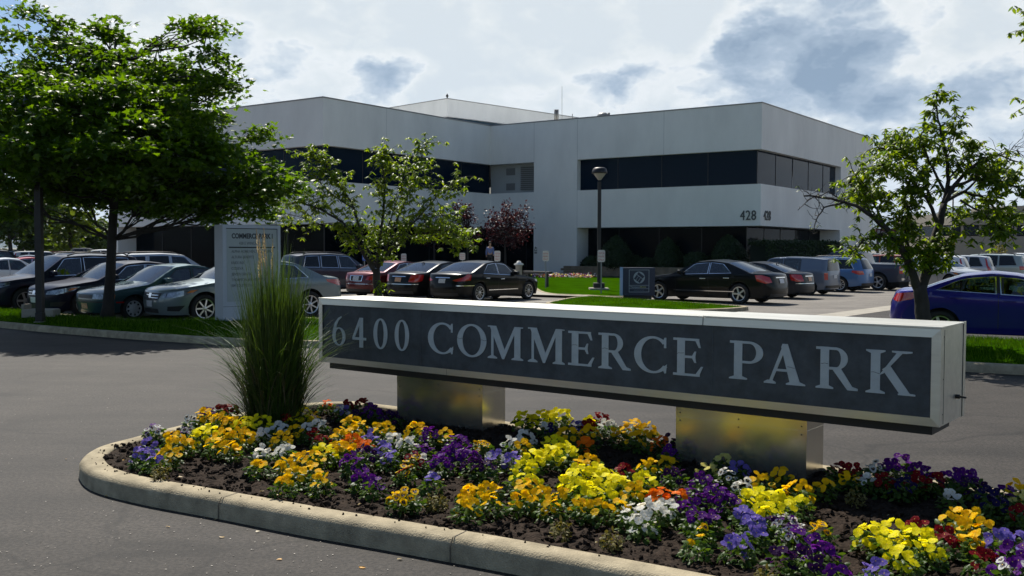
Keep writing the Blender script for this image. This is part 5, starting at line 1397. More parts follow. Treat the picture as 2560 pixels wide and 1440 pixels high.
# --- the tall ornamental grass at the nose of the bed
b = G(686, 1046, .2); rnd = random.Random(9); gb = empty('feather_grass', (b.x, b.y, soil_z(b.x, b.y)-.02)); tag(gb, 'tall upright clump of ornamental grass beside the sign end', 'plant')
MT['feather'] = leafmat('feather_blade', (.016, .045, .008), (.085, .145, .022), .34, .28, (1.5, 1.4, .6), .9)
MT['straw'] = leafmat('straw_plume', (.34, .25, .12), (.58, .47, .27), .35, .7, (1, 1, 1))
MT['thatch'] = leafmat('dead_blade', (.10, .085, .05), (.22, .18, .10), .2, .7, (1, 1, 1))
def blade(bm, x, y, h, lean, az, w, bend):
    """one arching blade, a narrow folded strip"""
    n = 7; pts = []
    for i in range(n+1):
        t = i/n; r = lean*t*h+bend*h*t**3; z = h*t-abs(bend)*h*.55*t**3.2
        pts.append(Vector((x+math.cos(az)*r, y+math.sin(az)*r, z)))
    s = Vector((-math.sin(az+rnd.uniform(-.9, .9)), math.cos(az), 0)); prev = None
    for i, p in enumerate(pts):
        t = i/n; ww = w*(1-.15*t) if t < .55 else w*.92*(1-t)/.45*1.0+.0006
        a = bm.verts.new(p-s*ww); c = bm.verts.new(p+s*ww)
        if prev: bm.faces.new((prev[0], prev[1], c, a))
        prev = (a, c)
fb = bmesh.new(); tb = bmesh.new()
for i in range(2500):
    a = rnd.uniform(0, 6.283); r0 = .23*math.sqrt(rnd.random()); x, y = r0*math.cos(a), r0*math.sin(a)*.9; out = r0/.23
    az = a+rnd.uniform(-.8, .8); u = rnd.random()
    if u < .62: blade(fb, x, y, rnd.triangular(.85, 2.12, 1.68)*(1-.24*out**2), rnd.uniform(-.05, .05)+.05*out, az, rnd.uniform(.0028, .0052), rnd.uniform(0, .09))
    elif u < .90: blade(fb, x*1.1, y*1.1, rnd.uniform(.4, 1.4), rnd.uniform(.06, .24), az, rnd.uniform(.003, .006), rnd.uniform(.15, .65))
    else: blade(tb, x*1.1, y*1.1, rnd.uniform(.3, 1.0), rnd.uniform(.05, .25), az, rnd.uniform(.003, .005), rnd.uniform(.0, .5))
for i in range(120):                                    # low skirt
    a = rnd.uniform(0, 6.283); blade(fb, .24*math.cos(a), .24*math.sin(a), rnd.uniform(.3, .62), rnd.uniform(.3, .7), a+rnd.uniform(-.4, .4), .004, rnd.uniform(.2, .8))
obj('blades', fb, MT['feather'], gb); obj('dead_blades', tb, MT['thatch'], gb)
sb = bmesh.new()
for i in range(8):
    a = rnd.uniform(0, 6.283); x, y = -.05+rnd.uniform(-.10, .06), rnd.uniform(-.1, .1); h = rnd.uniform(1.7, 1.98); lx = rnd.uniform(-.10, .04); n = 60
    tube(sb, [(x, y, .8), (x+lx*.6, y, h-.28), (x+lx, y, h)], [.0025, .002, .001], 4)
    for k in range(n):
        t = k/n; z = h-.30+.32*t; rr = .016*math.sin(math.pi*min(1, t*1.05+.08)); aa = rnd.uniform(0, 6.28); cx = x+lx*(.6+.4*t)
        flatpoly(sb, [(cx, y, z), (cx+rr*math.cos(aa)-.003, y+rr*math.sin(aa), z+.02), (cx+rr*math.cos(aa)+.003, y+rr*math.sin(aa), z+.032)])
obj('plumes', sb, MT['straw'], gb)
# ---------------------------------------------------------------- cars
def P_(n, c, metal=.3, rough=.38): MT[n] = paint(n, c, metal, rough); return MT[n]
blackp = P_('black_paint', (.006, .007, .008), .1, .3); charcoal = P_('charcoal_paint', (.022, .025, .030)); navy = P_('deep_blue_paint', (.012, .010, .20), .35)
teal = P_('teal_paint', (.030, .075, .080)); silverblue = P_('silver_blue_paint', (.20, .245, .26), .45); red_p = P_('dark_red_paint', (.105, .008, .012)); midblue = P_('mid_blue_paint', (.075, .17, .36), .35)
greyp = P_('blue_grey_paint', (.13, .165, .225), .4); white_p = P_('white_paint', (.72, .73, .74), .0); silver_p = P_('silver_paint', (.42, .44, .47), .5); palegreen = P_('pale_green_paint', (.33, .39, .37), .35)
orange_p = P_('orange_paint', (.42, .07, .015)); slate = P_('slate_paint', (.055, .062, .085), .35); midnight = P_('midnight_paint', (.012, .013, .030), .3); bright_red = P_('bright_red_paint', (.42, .02, .02), .1)
def lights_sedan(L, hl=None, tl=None, gr=None, plate='plate', chrome=True, fog=False):
    hl = hl or [(.50, .60), (.75, .60), (1.12, .70), (1.22, .78), (.95, .77), (.55, .68)]
    tl = tl or [(.48, .80), (.78, .78), (1.10, .84), (1.16, .94), (.80, .96), (.52, .92)]
    gr = gr or [(-.42, .52), (.42, .52), (.48, .70), (-.48, .70)]
    p = [('headlight', 'head_lens', 'f', hl, True, .006), ('grille', 'black_plastic', 'f', gr, False, .006), ('tail_light', 'red_lens', 'r', tl, True, .006),
         ('number_plate', plate, 'r', [(-.155, .70), (.155, .70), (.155, .85), (-.155, .85)], False, .014), ('bumper_strip', 'black_plastic', 'r', [(-.75, .26), (.75, .26), (.70, .36), (-.70, .36)], False, .005)]
    if chrome: p.append(('trunk_strip', 'chrome', 'r', [(-.34, .875), (.34, .875), (.34, .905), (-.34, .905)], False, .012))
    return p
K = {}
# large black saloon, right-hand row
K['saloon'] = sedan(5.15, 1.90, 1.475, 3.10, .92, .345, 1.45, 2.35, 3.55, 4.45, zc=1.0, zd=1.07, zt=.96, wins=[(1.86, 2.30, 2.86, 2.88), (2.93, 2.95, 3.74, 3.40)], doors=[1.62, 2.90, 3.78], trim='chrome', chrome_handle=True, rim='five',
    patches=lights_sedan(5.15, tl=[(.60, .74), (.86, .70), (1.14, .78), (1.20, .97), (.95, .98), (.66, .90)])+[('side_strip', 'chrome', 'x', [(1.55, .40), (3.85, .40), (3.85, .425), (1.55, .425)], True, .006)])
K['sport_saloon'] = sedan(4.90, 1.83, 1.50, 2.90, .90, .345, 1.42, 2.28, 3.35, 4.28, zc=.98, zd=1.08, zt=.99, wins=[(1.80, 2.25, 2.74, 2.76), (2.80, 2.82, 3.62, 3.26)], doors=[1.55, 2.78, 3.62], trim='chrome', chrome_handle=True, rim='ten',
    patches=lights_sedan(4.9, tl=[(.46, .80), (.62, .76), (1.20, .80), (1.24, .98), (1.02, 1.04), (.86, .92)])+[('side_strip', 'chrome', 'x', [(1.6, .42), (3.3, .42), (3.3, .445), (1.6, .445)], True, .006), ('bumper_strip', 'chrome', 'r', [(.62, .60), (1.45, .60), (1.45, .625), (.62, .625)], True, .006)], tail=.02)
K['dark_saloon'] = sedan(4.80, 1.80, 1.46, 2.78, .90, .33, 1.38, 2.22, 3.25, 4.15, zc=.97, zd=1.06, zt=.97, wins=[(1.76, 2.20, 2.66, 2.68), (2.72, 2.74, 3.50, 3.20)], doors=[1.5, 2.70, 3.52], rim='seven',
    patches=lights_sedan(4.8, tl=[(.50, .70), (.80, .68), (1.06, .74), (1.10, .96), (.86, .97), (.56, .94)], plate='plate_orange')+[('bumper_strip', 'chrome', 'r', [(-.9, .60), (.9, .60), (.9, .62), (-.9, .62)], False, .008)], antenna=3.4)
K['round_saloon'] = sedan(4.92, 1.82, 1.45, 2.91, .95, .34, 1.45, 2.35, 3.35, 4.25, zc=.97, zd=1.03, zt=.86, wins=[(1.85, 2.30, 2.82, 2.84), (2.88, 2.90, 3.66, 3.28)], doors=[1.6, 2.86, 3.66], trim='chrome', rim='five',
    patches=lights_sedan(4.92, tl=[(.50, .72), (.80, .70), (1.12, .74), (1.14, .86), (.86, .90), (.56, .86)], chrome=False)+[('plate_surround', 'chrome', 'r', [(-.32, .66), (.32, .66), (.36, .88), (-.36, .88)], False, .008), ('plate_recess', 'red_dark', 'r', [(-.28, .68), (.28, .68), (.31, .86), (-.31, .86)], False, .011), ('bumper_strip', 'chrome', 'r', [(-.85, .55), (.85, .55), (.85, .565), (-.85, .565)], False, .008)])
MT['red_dark'] = MT['black_plastic']
K['front_saloon'] = sedan(4.86, 1.83, 1.47, 2.775, .95, .335, 1.32, 2.18, 3.38, 4.20, zc=.99, zn=.74, zd=1.05, zt=.94, wins=[(1.74, 2.16, 2.66, 2.68), (2.72, 2.74, 3.64, 3.32)], doors=[1.56, 2.70, 3.64], trim='chrome', fl=.30, rim='seven',
    patches=[('headlight', 'head_lens', 'f', [(.56, .60), (.86, .60), (1.30, .70), (1.46, .80), (1.22, .79), (.80, .72), (.58, .68)], True, .006), ('indicator', 'amber_lens', 'f', [(1.12, .70), (1.28, .715), (1.40, .775), (1.22, .76)], True, .009),
             ('grille', 'black_plastic', 'f', [(-.46, .62), (-.36, .53), (.36, .53), (.46, .62), (.50, .70), (-.50, .70)], False, .006), ('grille_bar', 'chrome', 'f', [(-.44, .640), (.44, .640), (.45, .655), (-.45, .655)], False, .012), ('grille_bar', 'chrome', 'f', [(-.40, .580), (.40, .580), (.42, .592), (-.42, .592)], False, .012), ('badge', 'chrome', 'f', [(-.07, .60), (.07, .60), (.07, .69), (-.07, .69)], False, .016),
             ('number_plate', 'plate', 'f', [(-.155, .38), (.155, .38), (.155, .52), (-.155, .52)], False, .014), ('air_intake', 'black_plastic', 'f', [(-.42, .24), (.42, .24), (.40, .34), (-.40, .34)], False, .006), ('fog_light_recess', 'black_plastic', 'f', [(.70, .30), (.98, .29), (1.12, .42), (.72, .40)], True, .006),
             ('tail_light', 'red_lens', 'r', [(.55, .78), (.95, .80), (1.30, .90), (1.34, .96), (.95, .96), (.60, .90)], True, .006), ('number_plate', 'plate', 'r', [(-.155, .68), (.155, .68), (.155, .83), (-.155, .83)], False, .014)])
K['old_saloon'] = sedan(4.42, 1.70, 1.39, 2.465, .86, .29, 1.30, 2.05, 2.95, 3.75, zc=.92, zn=.66, zd=.96, zt=.88, wins=[(1.66, 2.05, 2.42, 2.44), (2.50, 2.52, 3.22, 2.95)], doors=[1.45, 2.46, 3.25], rim='cover', rimmat='silver_plastic', fl=.2, bf=.40,
    patches=[('headlight', 'head_lens', 'f', [(.38, .54), (.70, .54), (.70, .66), (.40, .66)], True, .006), ('indicator', 'amber_lens', 'f', [(.74, .53), (.98, .54), (.98, .65), (.74, .65)], True, .007), ('grille', 'black_plastic', 'f', [(-.34, .55), (.34, .55), (.34, .64), (-.34, .64)], False, .006), ('side_reflector', 'red_lens', 'f', [(1.02, .44), (1.22, .44), (1.22, .475), (1.02, .475)], True, .007),
             ('number_plate', 'plate_orange', 'f', [(-.155, .30), (.155, .30), (.155, .43), (-.155, .43)], False, .014), ('bumper_strip', 'black_plastic', 'f', [(-.8, .455), (.8, .455), (.8, .485), (-.8, .485)], False, .008), ('tail_light', 'red_lens', 'r', [(.4, .70), (.8, .70), (.8, .84), (.4, .84)], True, .006), ('bumper_strip', 'black_plastic', 'x', [(1.3, .44), (3.3, .44), (3.3, .475), (1.3, .475)], True, .006)])
MT['silver_plastic'] = mat('silver_plastic', (.45, .46, .46), rough=.45)
K['blue_saloon'] = sedan(4.64, 1.78, 1.455, 2.70, .90, .32, 1.22, 2.12, 3.20, 4.05, zc=.99, zn=.74, zd=1.09, zt=.99, wins=[(1.62, 2.08, 2.50, 2.52), (2.60, 2.62, 3.68, 3.30)], doors=[1.42, 2.55, 3.52], trim='chrome', hz=.10, rim='five', drop=.05,
    patches=lights_sedan(4.64, tl=[(.52, .84), (.80, .80), (1.10, .86), (1.32, 1.00), (1.00, 1.00), (.62, .96)], chrome=False)+[('window_pillar', 'black_plastic', 'x', [(3.22, 1.04), (3.25, 1.04), (3.13, 1.33), (3.10, 1.33)], True, .002), ('door_pillar', 'black_plastic', 'x', [(2.46, 1.02), (2.63, 1.02), (2.63, 1.36), (2.46, 1.36)], True, .003)])
# two-box cars
def rearset(zb, zt, hw, tl, m='dark_glass', plate='plate', pz=.80):
    return [('rear_window', m, 'r', [(-hw, zb), (hw, zb), (hw-.12, zt), (-hw+.12, zt)], False, .006), ('tail_light', 'red_lens', 'r', tl, True, .007), ('number_plate', plate, 'r', [(-.155, pz), (.155, pz), (.155, pz+.14), (-.155, pz+.14)], False, .014), ('bumper_strip', 'black_plastic', 'r', [(-.8, .30), (.8, .30), (.8, .42), (-.8, .42)], False, .006)]
def frontset(z=.70): return [('headlight', 'head_lens', 'f', [(.48, z-.06), (.80, z-.05), (1.14, z+.04), (1.16, z+.13), (.80, z+.10), (.5, z+.06)], True, .006), ('grille', 'black_plastic', 'f', [(-.42, z-.12), (.42, z-.12), (.46, z+.06), (-.46, z+.06)], False, .006), ('number_plate', 'plate', 'f', [(-.155, .42), (.155, .42), (.155, .55), (-.155, .55)], False, .012)]
K['suv'] = wagon(4.87, 1.95, 1.72, 2.75, .95, .37, 1.32, 2.15, zc=1.10, zn=.84, wins=[(1.74, 2.14, 2.62, 2.64), (2.72, 2.74, 3.50, 3.46), (3.60, 3.60, 4.34, 4.16)], doors=[1.55, 2.68, 3.55], trim='chrome', sill=.26, gmat=['car_glass', 'dark_glass', 'dark_glass'], rim='five', rails=(2.3, 4.3), patches=frontset(.78)+rearset(1.16, 1.56, .68, [(.72, .85), (1.0, .85), (1.05, 1.08), (.74, 1.08)]))
K['box'] = wagon(4.25, 1.76, 1.64, 2.60, .82, .32, 1.05, 1.62, zc=1.05, zn=.80, wins=[(1.45, 1.66, 2.22, 2.22), (2.32, 2.32, 3.05, 3.05)], doors=[1.3, 2.27, 3.12], rim='cover', rl1=.16, rl0=.02, tum=.22, n=3.6, br=.3, chrome_handle=False, patches=frontset(.72)+rearset(1.04, 1.52, .70, [(.66, .66), (.84, .66), (.84, .96), (.66, .96)], pz=.72))
K['estate'] = wagon(4.78, 1.82, 1.62, 2.74, .92, .345, 1.30, 2.12, zc=1.02, zn=.76, wins=[(1.72, 2.10, 2.62, 2.64), (2.72, 2.74, 3.44, 3.42), (3.54, 3.54, 4.32, 4.02)], doors=[1.52, 2.68, 3.50], trim='chrome', sill=.26, rails=(2.3, 4.3), gmat=['car_glass', 'car_glass', 'dark_glass'], rim='ten', rl1=.62, patches=frontset(.74)+rearset(1.06, 1.48, .66, [(.62, .82), (.90, .80), (1.24, .92), (1.20, 1.0), (.70, .98)], pz=.72))
K['crossover'] = wagon(4.52, 1.82, 1.68, 2.62, .88, .35, 1.12, 1.82, zc=1.05, zn=.80, wins=[(1.52, 1.84, 2.36, 2.38), (2.46, 2.48, 3.24, 3.20), (3.34, 3.34, 4.02, 3.76)], doors=[1.36, 2.42, 3.30], sill=.26, gmat=['car_glass', 'dark_glass', 'dark_glass'], rim='five', rl1=.55, patches=frontset(.76)+rearset(1.08, 1.52, .62, [(.70, .86), (.92, .86), (.98, 1.12), (.90, 1.50), (.80, 1.50), (.86, 1.12)], pz=.74))
K['minivan'] = wagon(5.08, 1.95, 1.75, 3.03, 1.0, .35, 1.20, 2.15, zc=1.08, zn=.80, wins=[(1.62, 2.16, 2.62, 2.64), (2.74, 2.74, 3.62, 3.62), (3.74, 3.74, 4.62, 4.42)], doors=[1.5, 2.68, 3.66], sill=.22, rails=(2.6, 4.6), gmat=['car_glass', 'dark_glass', 'dark_glass'], rim='five', rl1=.35, patches=frontset(.74)+rearset(1.12, 1.55, .70, [(.66, .86), (1.02, .86), (1.04, 1.06), (.70, 1.06)], m='car_glass', pz=.80))
def tailgate(S, root, pm):
    """the raised hatch"""
    L = S.L; b = bmesh.new(); h = L/2-.62; box(b, -.95, 0, -.62, .62, -.03, .02, Matrix.Translation((-h, 0, 1.64)) @ Matrix.Rotation(R_(6), 4, 'Y'), bev=.02); d = obj('tailgate', b, pm, root)
    b = bmesh.new(); box(b, -.52, -.08, -.5, .5, .021, .026, Matrix.Translation((-h, 0, 1.64)) @ Matrix.Rotation(R_(6), 4, 'Y')); obj('rear_window', b, MT['dark_glass'], d)
K['open_suv'] = dict(K['crossover'], extra=[tailgate])
def bed(S, root, pm):
    L = S.L; b = bmesh.new(); box(b, -L/2+.06, -L/2+1.85, -.72, .72, 1.0, S.k['rail']-.004); obj('load_bed', b, MT['black_plastic'], root)
def pickup_k(L, W, H, WB, rail, cabback, **kw):
    k = dict(L=L, W=W, WB=WB, xw=.98, r=.40, cowl=1.45, cabend=cabback, mir=1.9, rail=rail, sill=.40, tail=.02, chin=-.06, ww=.26, gap=.09, n=3.8, br=.25, rl0=.0, rl1=.0, tum=.26, kl=.03, sm=.03, drop=.05,
             top=[(-.3, 1.05), (0, 1.08), (.3, 1.14), (1.45, 1.22), (2.22, H-.06), (2.7, H), (cabback-.25, H-.03), (cabback-.12, H-.10), (cabback, rail+.02), (L, rail), (L+.3, rail)],
             belt=[(0, .95), (1.0, 1.08), (cabback, 1.16), (L, 1.16)], keys=[1.48, 2.20, .98, .98+WB, cabback-.12, cabback], glz=[(1.48, 2.20)], wins=[(1.86, 2.26, 2.75, 2.77), (2.86, 2.88, cabback-.22, cabback-.26)], doors=[1.66, 2.81, cabback-.08], gmat=['car_glass', 'dark_glass'], rim='five', extra=[bed],
             patches=frontset(.92)+[('tail_light', 'red_lens', 'r', [(.78, .82), (1.0, .82), (1.0, 1.16), (.78, 1.16)], True, .007), ('reversing_light', 'white_lens', 'r', [(.80, .96), (.98, .96), (.98, 1.04), (.80, 1.04)], True, .012), ('number_plate', 'plate', 'r', [(-.155, .62), (.155, .62), (.155, .76), (-.155, .76)], False, .014), ('bumper', 'chrome', 'r', [(-.9, .50), (.9, .50), (.9, .60), (-.9, .60)], False, .02)])
    k.update(kw); return k
K['pickup'] = pickup_k(5.75, 2.02, 1.92, 3.60, 1.30, 3.75)
K['cap_pickup'] = wagon(5.4, 1.92, 1.80, 3.3, .95, .38, 1.45, 2.2, zc=1.14, zn=1.0, wins=[(1.86, 2.24, 2.70, 2.72), (2.84, 2.84, 3.36, 3.34), (3.62, 3.62, 5.08, 5.02)], doors=[1.66, 2.78, 3.45], sill=.36, rl1=.06, rl0=0, rw=.4, tum=.26, n=3.6, br=.25, gmat=['car_glass', 'dark_glass', 'dark_glass'], patches=frontset(.9)+rearset(1.2, 1.62, .70, [(.76, .80), (.94, .80), (.94, 1.10), (.76, 1.10)], pz=.6))
SRC = {}
def car(kind, name, cat, pm, label, group=None):
    if kind not in SRC:
        r = build_car(K[kind], pm, name); SRC[kind] = (r, pm)
    else:
        s, old = SRC[kind]; r = copy_tree(s); r.name = name
        if pm != old: recolour(r, old, pm)
    for q in ('group',):
        if q in r: del r[q]
    return tag(r, label, cat, group)
def put(r, px, Y, head):
    c = AT(px, 640, Y); h = R_(head); r.location = (c.x, c.y, 0); r.rotation_euler = (0, 0, math.pi/2-h); return r
GR, GM, GL, GF = 'cars parked in the row right of the blue sign', 'cars parked before the entrance', 'cars parked nose out on the left', 'cars in the far left car park'
drive(car('blue_saloon', 'parked_car', 'car', navy, 'bright deep blue saloon seen from its side by the right verge'), 0, 0, 'r', 117, K['blue_saloon']).location = (10.20, 20.22, .05)
drive(car('saloon', 'parked_car', 'car', blackp, 'long black saloon with five spoke wheels right of the blue sign', GR), 1845, 760, 'r', -50, K['saloon']).scale = (1.06,)*3
drive(car('dark_saloon', 'parked_car', 'car', charcoal, 'dark saloon half hidden behind the long black saloon', GR), 1938, 746.5, 'r', -50, K['dark_saloon'])
drive(car('box', 'parked_car', 'car', greyp, 'boxy blue grey hatchback with a bright roof edge', GR), 2022, 738, 'r', -50, K['box'])
drive(car('estate', 'parked_car', 'car', midblue, 'mid blue estate car with roof rails beside the boxy hatchback', GR), 2100, 730, 'r', -50, K['estate'])
drive(car('pickup', 'pickup_truck', 'pickup', slate, 'dark slate pickup truck behind the crooked tree trunk', GR), 2195, 726, 'r', -50, K['pickup'])
drive(car('sport_saloon', 'parked_car', 'car', blackp, 'glossy black saloon with chrome window line before the entrance', GM), 1196, 756, 'r', 38, K['sport_saloon'], side=-1)
drive(car('dark_saloon', 'parked_car', 'car', blackp, 'black saloon with an orange plate left of the glossy saloon', GM), 1084, 750.5, 'r', 38, K['dark_saloon'], side=-1)
drive(car('round_saloon', 'parked_car', 'car', red_p, 'dark red saloon behind the forked ornamental tree', GM), 974, 745, 'r', 38, K['round_saloon'], side=-1)
put(car('suv', 'parked_suv', 'suv', slate, 'dark grey off-roader with roof rails behind the red saloon', GM), 835, 43, 52)
put(car('suv', 'parked_suv', 'suv', silver_p, 'pale silver off-roader with roof rails behind the teal saloon', GM), 430, 39, 58)
put(car('crossover', 'parked_suv', 'suv', blackp, 'dark crossover with a lit roof edge left of the silver off-roader', GM), 300, 43, 58)
drive(car('front_saloon', 'parked_car', 'car', silverblue, 'silver blue saloon nose out beside the directory board', GL), 520, 806, 'f', 228, K['front_saloon']).scale = (1.10,)*3
drive(car('old_saloon', 'parked_car', 'car', teal, 'older dark teal saloon with plastic wheel covers', GL), 338, 800, 'f', 221, K['old_saloon']).scale = (1.07,)*3
drive(car('front_saloon', 'parked_car', 'car', midnight, 'midnight blue saloon between the teal saloon and the tall pole', GL), 214, 791, 'f', 221, K['front_saloon']).scale = (1.05,)*3
drive(car('suv', 'parked_suv', 'suv', midnight, 'dark off-roader cut by the left edge behind the tall pole', GL), 62, 783, 'f', 221, K['suv'])
# cars beyond the right-hand row
GB = 'cars beyond the right row'
put(car('open_suv', 'parked_suv', 'suv', silver_p, 'silver crossover with its tailgate raised near the building corner', GB), 2078, 56, -52)
put(car('crossover', 'parked_suv', 'suv', orange_p, 'orange off-roader behind the slate pickup', GB), 2198, 60, -60)
put(car('crossover', 'parked_suv', 'suv', white_p, 'white crossover with red lamps just right of the crooked trunk', GB), 2312, 52, -55)
put(car('crossover', 'parked_suv', 'suv', silver_p, 'silver crossover with tall vertical tail lamps among the white cars', GB), 2378, 54.5, -55)
put(car('minivan', 'parked_van', 'van', palegreen, 'pale green minivan beyond the blue saloon roof', GB), 2448, 57, -55)
put(car('cap_pickup', 'pickup_truck', 'pickup', white_p, 'white pickup with a windowed load cover at the right edge', GB), 2530, 59, -55)
put(car('estate', 'parked_car', 'car', white_p, 'white estate car at the far end behind the pale minivan', GB), 2590, 74, -55)
put(car('front_saloon', 'parked_car', 'car', silver_p, 'silver saloon nose right between the crooked trunk and the blue saloon', GB), 2338, 50, 152)
# far left car park
n = 0
for px, Y, head, kind, pm, lab in ((30, 43, 52, 'old_saloon', white_p, 'white saloon behind the bonnet of the dark off-roader'), (-10, 55, 50, 'cap_pickup', blackp, 'black covered pickup at the left edge of the far car park'), (48, 50, 230, 'round_saloon', bright_red, 'bright red saloon roof behind the white saloon'),
                                   (-8, 72, 60, 'minivan', bright_red, 'red van farthest left under the trees'), (42, 76, 55, 'suv', charcoal, 'charcoal off-roader under the dark trees at far left'), (74, 74, 235, 'dark_saloon', white_p, 'white saloon left of the tall pole in the far row'), (108, 72, 58, 'crossover', silver_p, 'silver crossover half behind the tall pole'),
                                   (146, 62, 232, 'estate', white_p, 'white estate car glinting right of the tall pole'), (190, 66, 55, 'dark_saloon', silver_p, 'silver saloon between the glinting estate and the small pickup'), (205, 78, 60, 'pickup', slate, 'slate pickup in the last row left of the maple trunk'), (245, 74, 240, 'cap_pickup', silver_p, 'silver pickup with cab window beside the maple trunk'), (236, 64, 50, 'round_saloon', bright_red, 'small red saloon just left of the maple trunk'),
                                   (160, 82, 50, 'crossover', red_p, 'dark red crossover farthest back under the trees'), (-20, 62, 235, 'dark_saloon', silver_p, 'silver saloon cut by the left edge in the far row'), (84, 60, 58, 'old_saloon', greyp, 'blue grey saloon seen either side of the tall pole')):
    c = car(kind, 'parked_car' if 'pickup' not in kind else 'pickup_truck', 'car' if 'pickup' not in kind else 'pickup', pm, lab, GF); put(c, px, Y, head)
# ---------------------------------------------------------------- signs and street furniture
MT['sign_white'] = mat('sign_white', (.60, .60, .58), rough=.5, var=.08, vscale=8); MT['sign_red'] = mat('sign_red', (.42, .05, .04), rough=.5); MT['galv'] = mat('galvanised', (.22, .24, .25), rough=.45, metal=.5); MT['sign_blue'] = mat('sign_blue', (.02, .09, .42), rough=.5)
MT['pole_dark'] = mat('pole_dark', (.014, .013, .013), rough=.5, var=.3, vscale=5)
def parking_sign(px, ytop, ybot, pxw, Y, label, blue=False):
    t = AT(px, ytop, Y); b = AT(px, ybot, Y); h = t.z-b.z; w = pxw/F_PX*Y
    r = empty('parking_sign' if not blue else 'disabled_parking_sign', (t.x, t.y, 0), R_(-6)); tag(r, label, 'sign', None if blue else 'visitor parking signs')
    bm = bmesh.new(); v = box(bm, -w/2, w/2, -.02, -.012, b.z, t.z)
    es = [e for e in bm.edges if abs((e.verts[0].co-e.verts[1].co).y) > .005]; bmesh.ops.bevel(bm, geom=es, offset=.03, segments=3, affect='EDGES')
    p = obj('panel', bm, MT['sign_blue'] if blue else MT['sign_white'], r)
    bm = bmesh.new(); box(bm, -.025, .025, -.011, .02, .05, t.z-.02); obj('post', bm, MT['galv'], r)
    if blue:
        bm = bmesh.new(); c = (0, b.z+h*.42); z = c[1]; s = h*.30
        pts = arc(-.05*s, z, s*.62, s*.62, 100, 360, 16)+arc(-.05*s, z, s*.46, s*.46, 360, 100, 16)
        flatpoly(bm, [(q[0], -.0225, q[1]) for q in pts]); lathe(bm, [(0, 0), (s*.16, 0.0)], 10, Matrix.Translation((-.12*s, -.0225, z+s*1.25)) @ Matrix.Rotation(R_(90), 4, 'X'))
        for q in (bar(-.12*s, z+s*.2, -.12*s, z+s*1.05, s*.2), [(-.2*s, z+.12*s), (.5*s, z+.12*s), (.5*s, z+.3*s), (-.2*s, z+.3*s)], bar(.75*s, z-s*.6, .42*s, z+s*.3, s*.2)): flatpoly(bm, [(a[0], -.0228, a[1]) for a in q])
        obj('wheelchair_symbol', bm, MT['sign_white'], p)
    else:
        for k, word in enumerate(('VISITOR', 'PARKING', 'ONLY')):
            tb_, tw = text_bm(word, h*.21, .002); f = min(1.0, w*.82/tw); z = b.z+h*(.66-.27*k)
            bmesh.ops.transform(tb_, matrix=Matrix.Translation((-tw*f/2, -.0225, z)) @ Matrix.Diagonal((f, 1, 1, 1)), verts=tb_.verts[:]); obj('lettering', tb_, MT['sign_red'], p)
parking_sign(1009.5, 634, 658, 13, 46, 'visitor parking sign behind the black saloon with the orange plate'); parking_sign(1156, 632, 650, 14.5, 46, 'visitor parking sign under the drooping leaves left of the person'); parking_sign(1243.5, 627, 653, 15, 46, 'visitor parking sign right beside the standing person')
parking_sign(1364.5, 627, 653, 15.5, 46, 'visitor parking sign on the lawn left of the lamp post'); parking_sign(1503.5, 625, 655, 18.5, 40, 'visitor parking sign in front of the lamp post'); parking_sign(911, 637, 652, 11, 50, 'small blue disabled parking sign beside the forked tree', True)
def lamp_post(px, ytop, ybase, Y, pad, label, bw=.24):
    b = AT(px, ybase, Y); t = AT(px, ytop, Y); h = t.z; r = empty('lamp_post', (b.x, b.y, .1)); tag(r, label, 'lamp post')
    z0 = b.z-.1; bm = bmesh.new(); box(bm, -.075, .075, -.075, .075, z0+.3, h-.62); obj('pole', bm, MT['pole_dark'], r)
    bm = bmesh.new(); box(bm, -bw, bw, -bw, bw, z0+.08, z0+.30, bev=.03); obj('base_cover', bm, MT['pole_dark'], r)
    bm = bmesh.new(); box(bm, -pad, pad, -pad, pad, z0-.1, z0+.08, bev=.02); obj('concrete_footing', bm, MT['concrete'], r)
    bm = bmesh.new(); lathe(bm, [(.07, h-.56), (.09, h-.52), (.26, h-.30), (.27, h-.27)], 24); obj('lens', bm, mat('lamp_lens', (.34, .31, .27), .3), r)
    bm = bmesh.new(); lathe(bm, [(.32, h-.275), (.345, h-.26), (.335, h-.20), (.29, h-.06), (.2, h-.01), (0, h)], 24); obj('cap', bm, MT['pole_dark'], r)
    return r
lamp_post(1497, 424, 724, 43.5, .42, 'dark lamp post with a wide round lantern before the white wall')
lamp_post(101, 250, 812, 23.4, .12, 'tall dark lamp post on the left verge rising into the maple', .09)
b = AT(103, 792, 24.7); r = empty('concrete_block', (b.x, b.y, .14)); tag(r, 'low rounded concrete slab on the grass behind the left pole', 'slab')
bm = bmesh.new(); box(bm, -.40, .40, -.22, .22, -.06, .24, bev=.05); obj('slab', bm, MT['concrete'], r); bm = bmesh.new(); box(bm, -.40, -.33, -.2, .2, .241, .36, bev=.015); obj('upstand', bm, MT['concrete'], r)
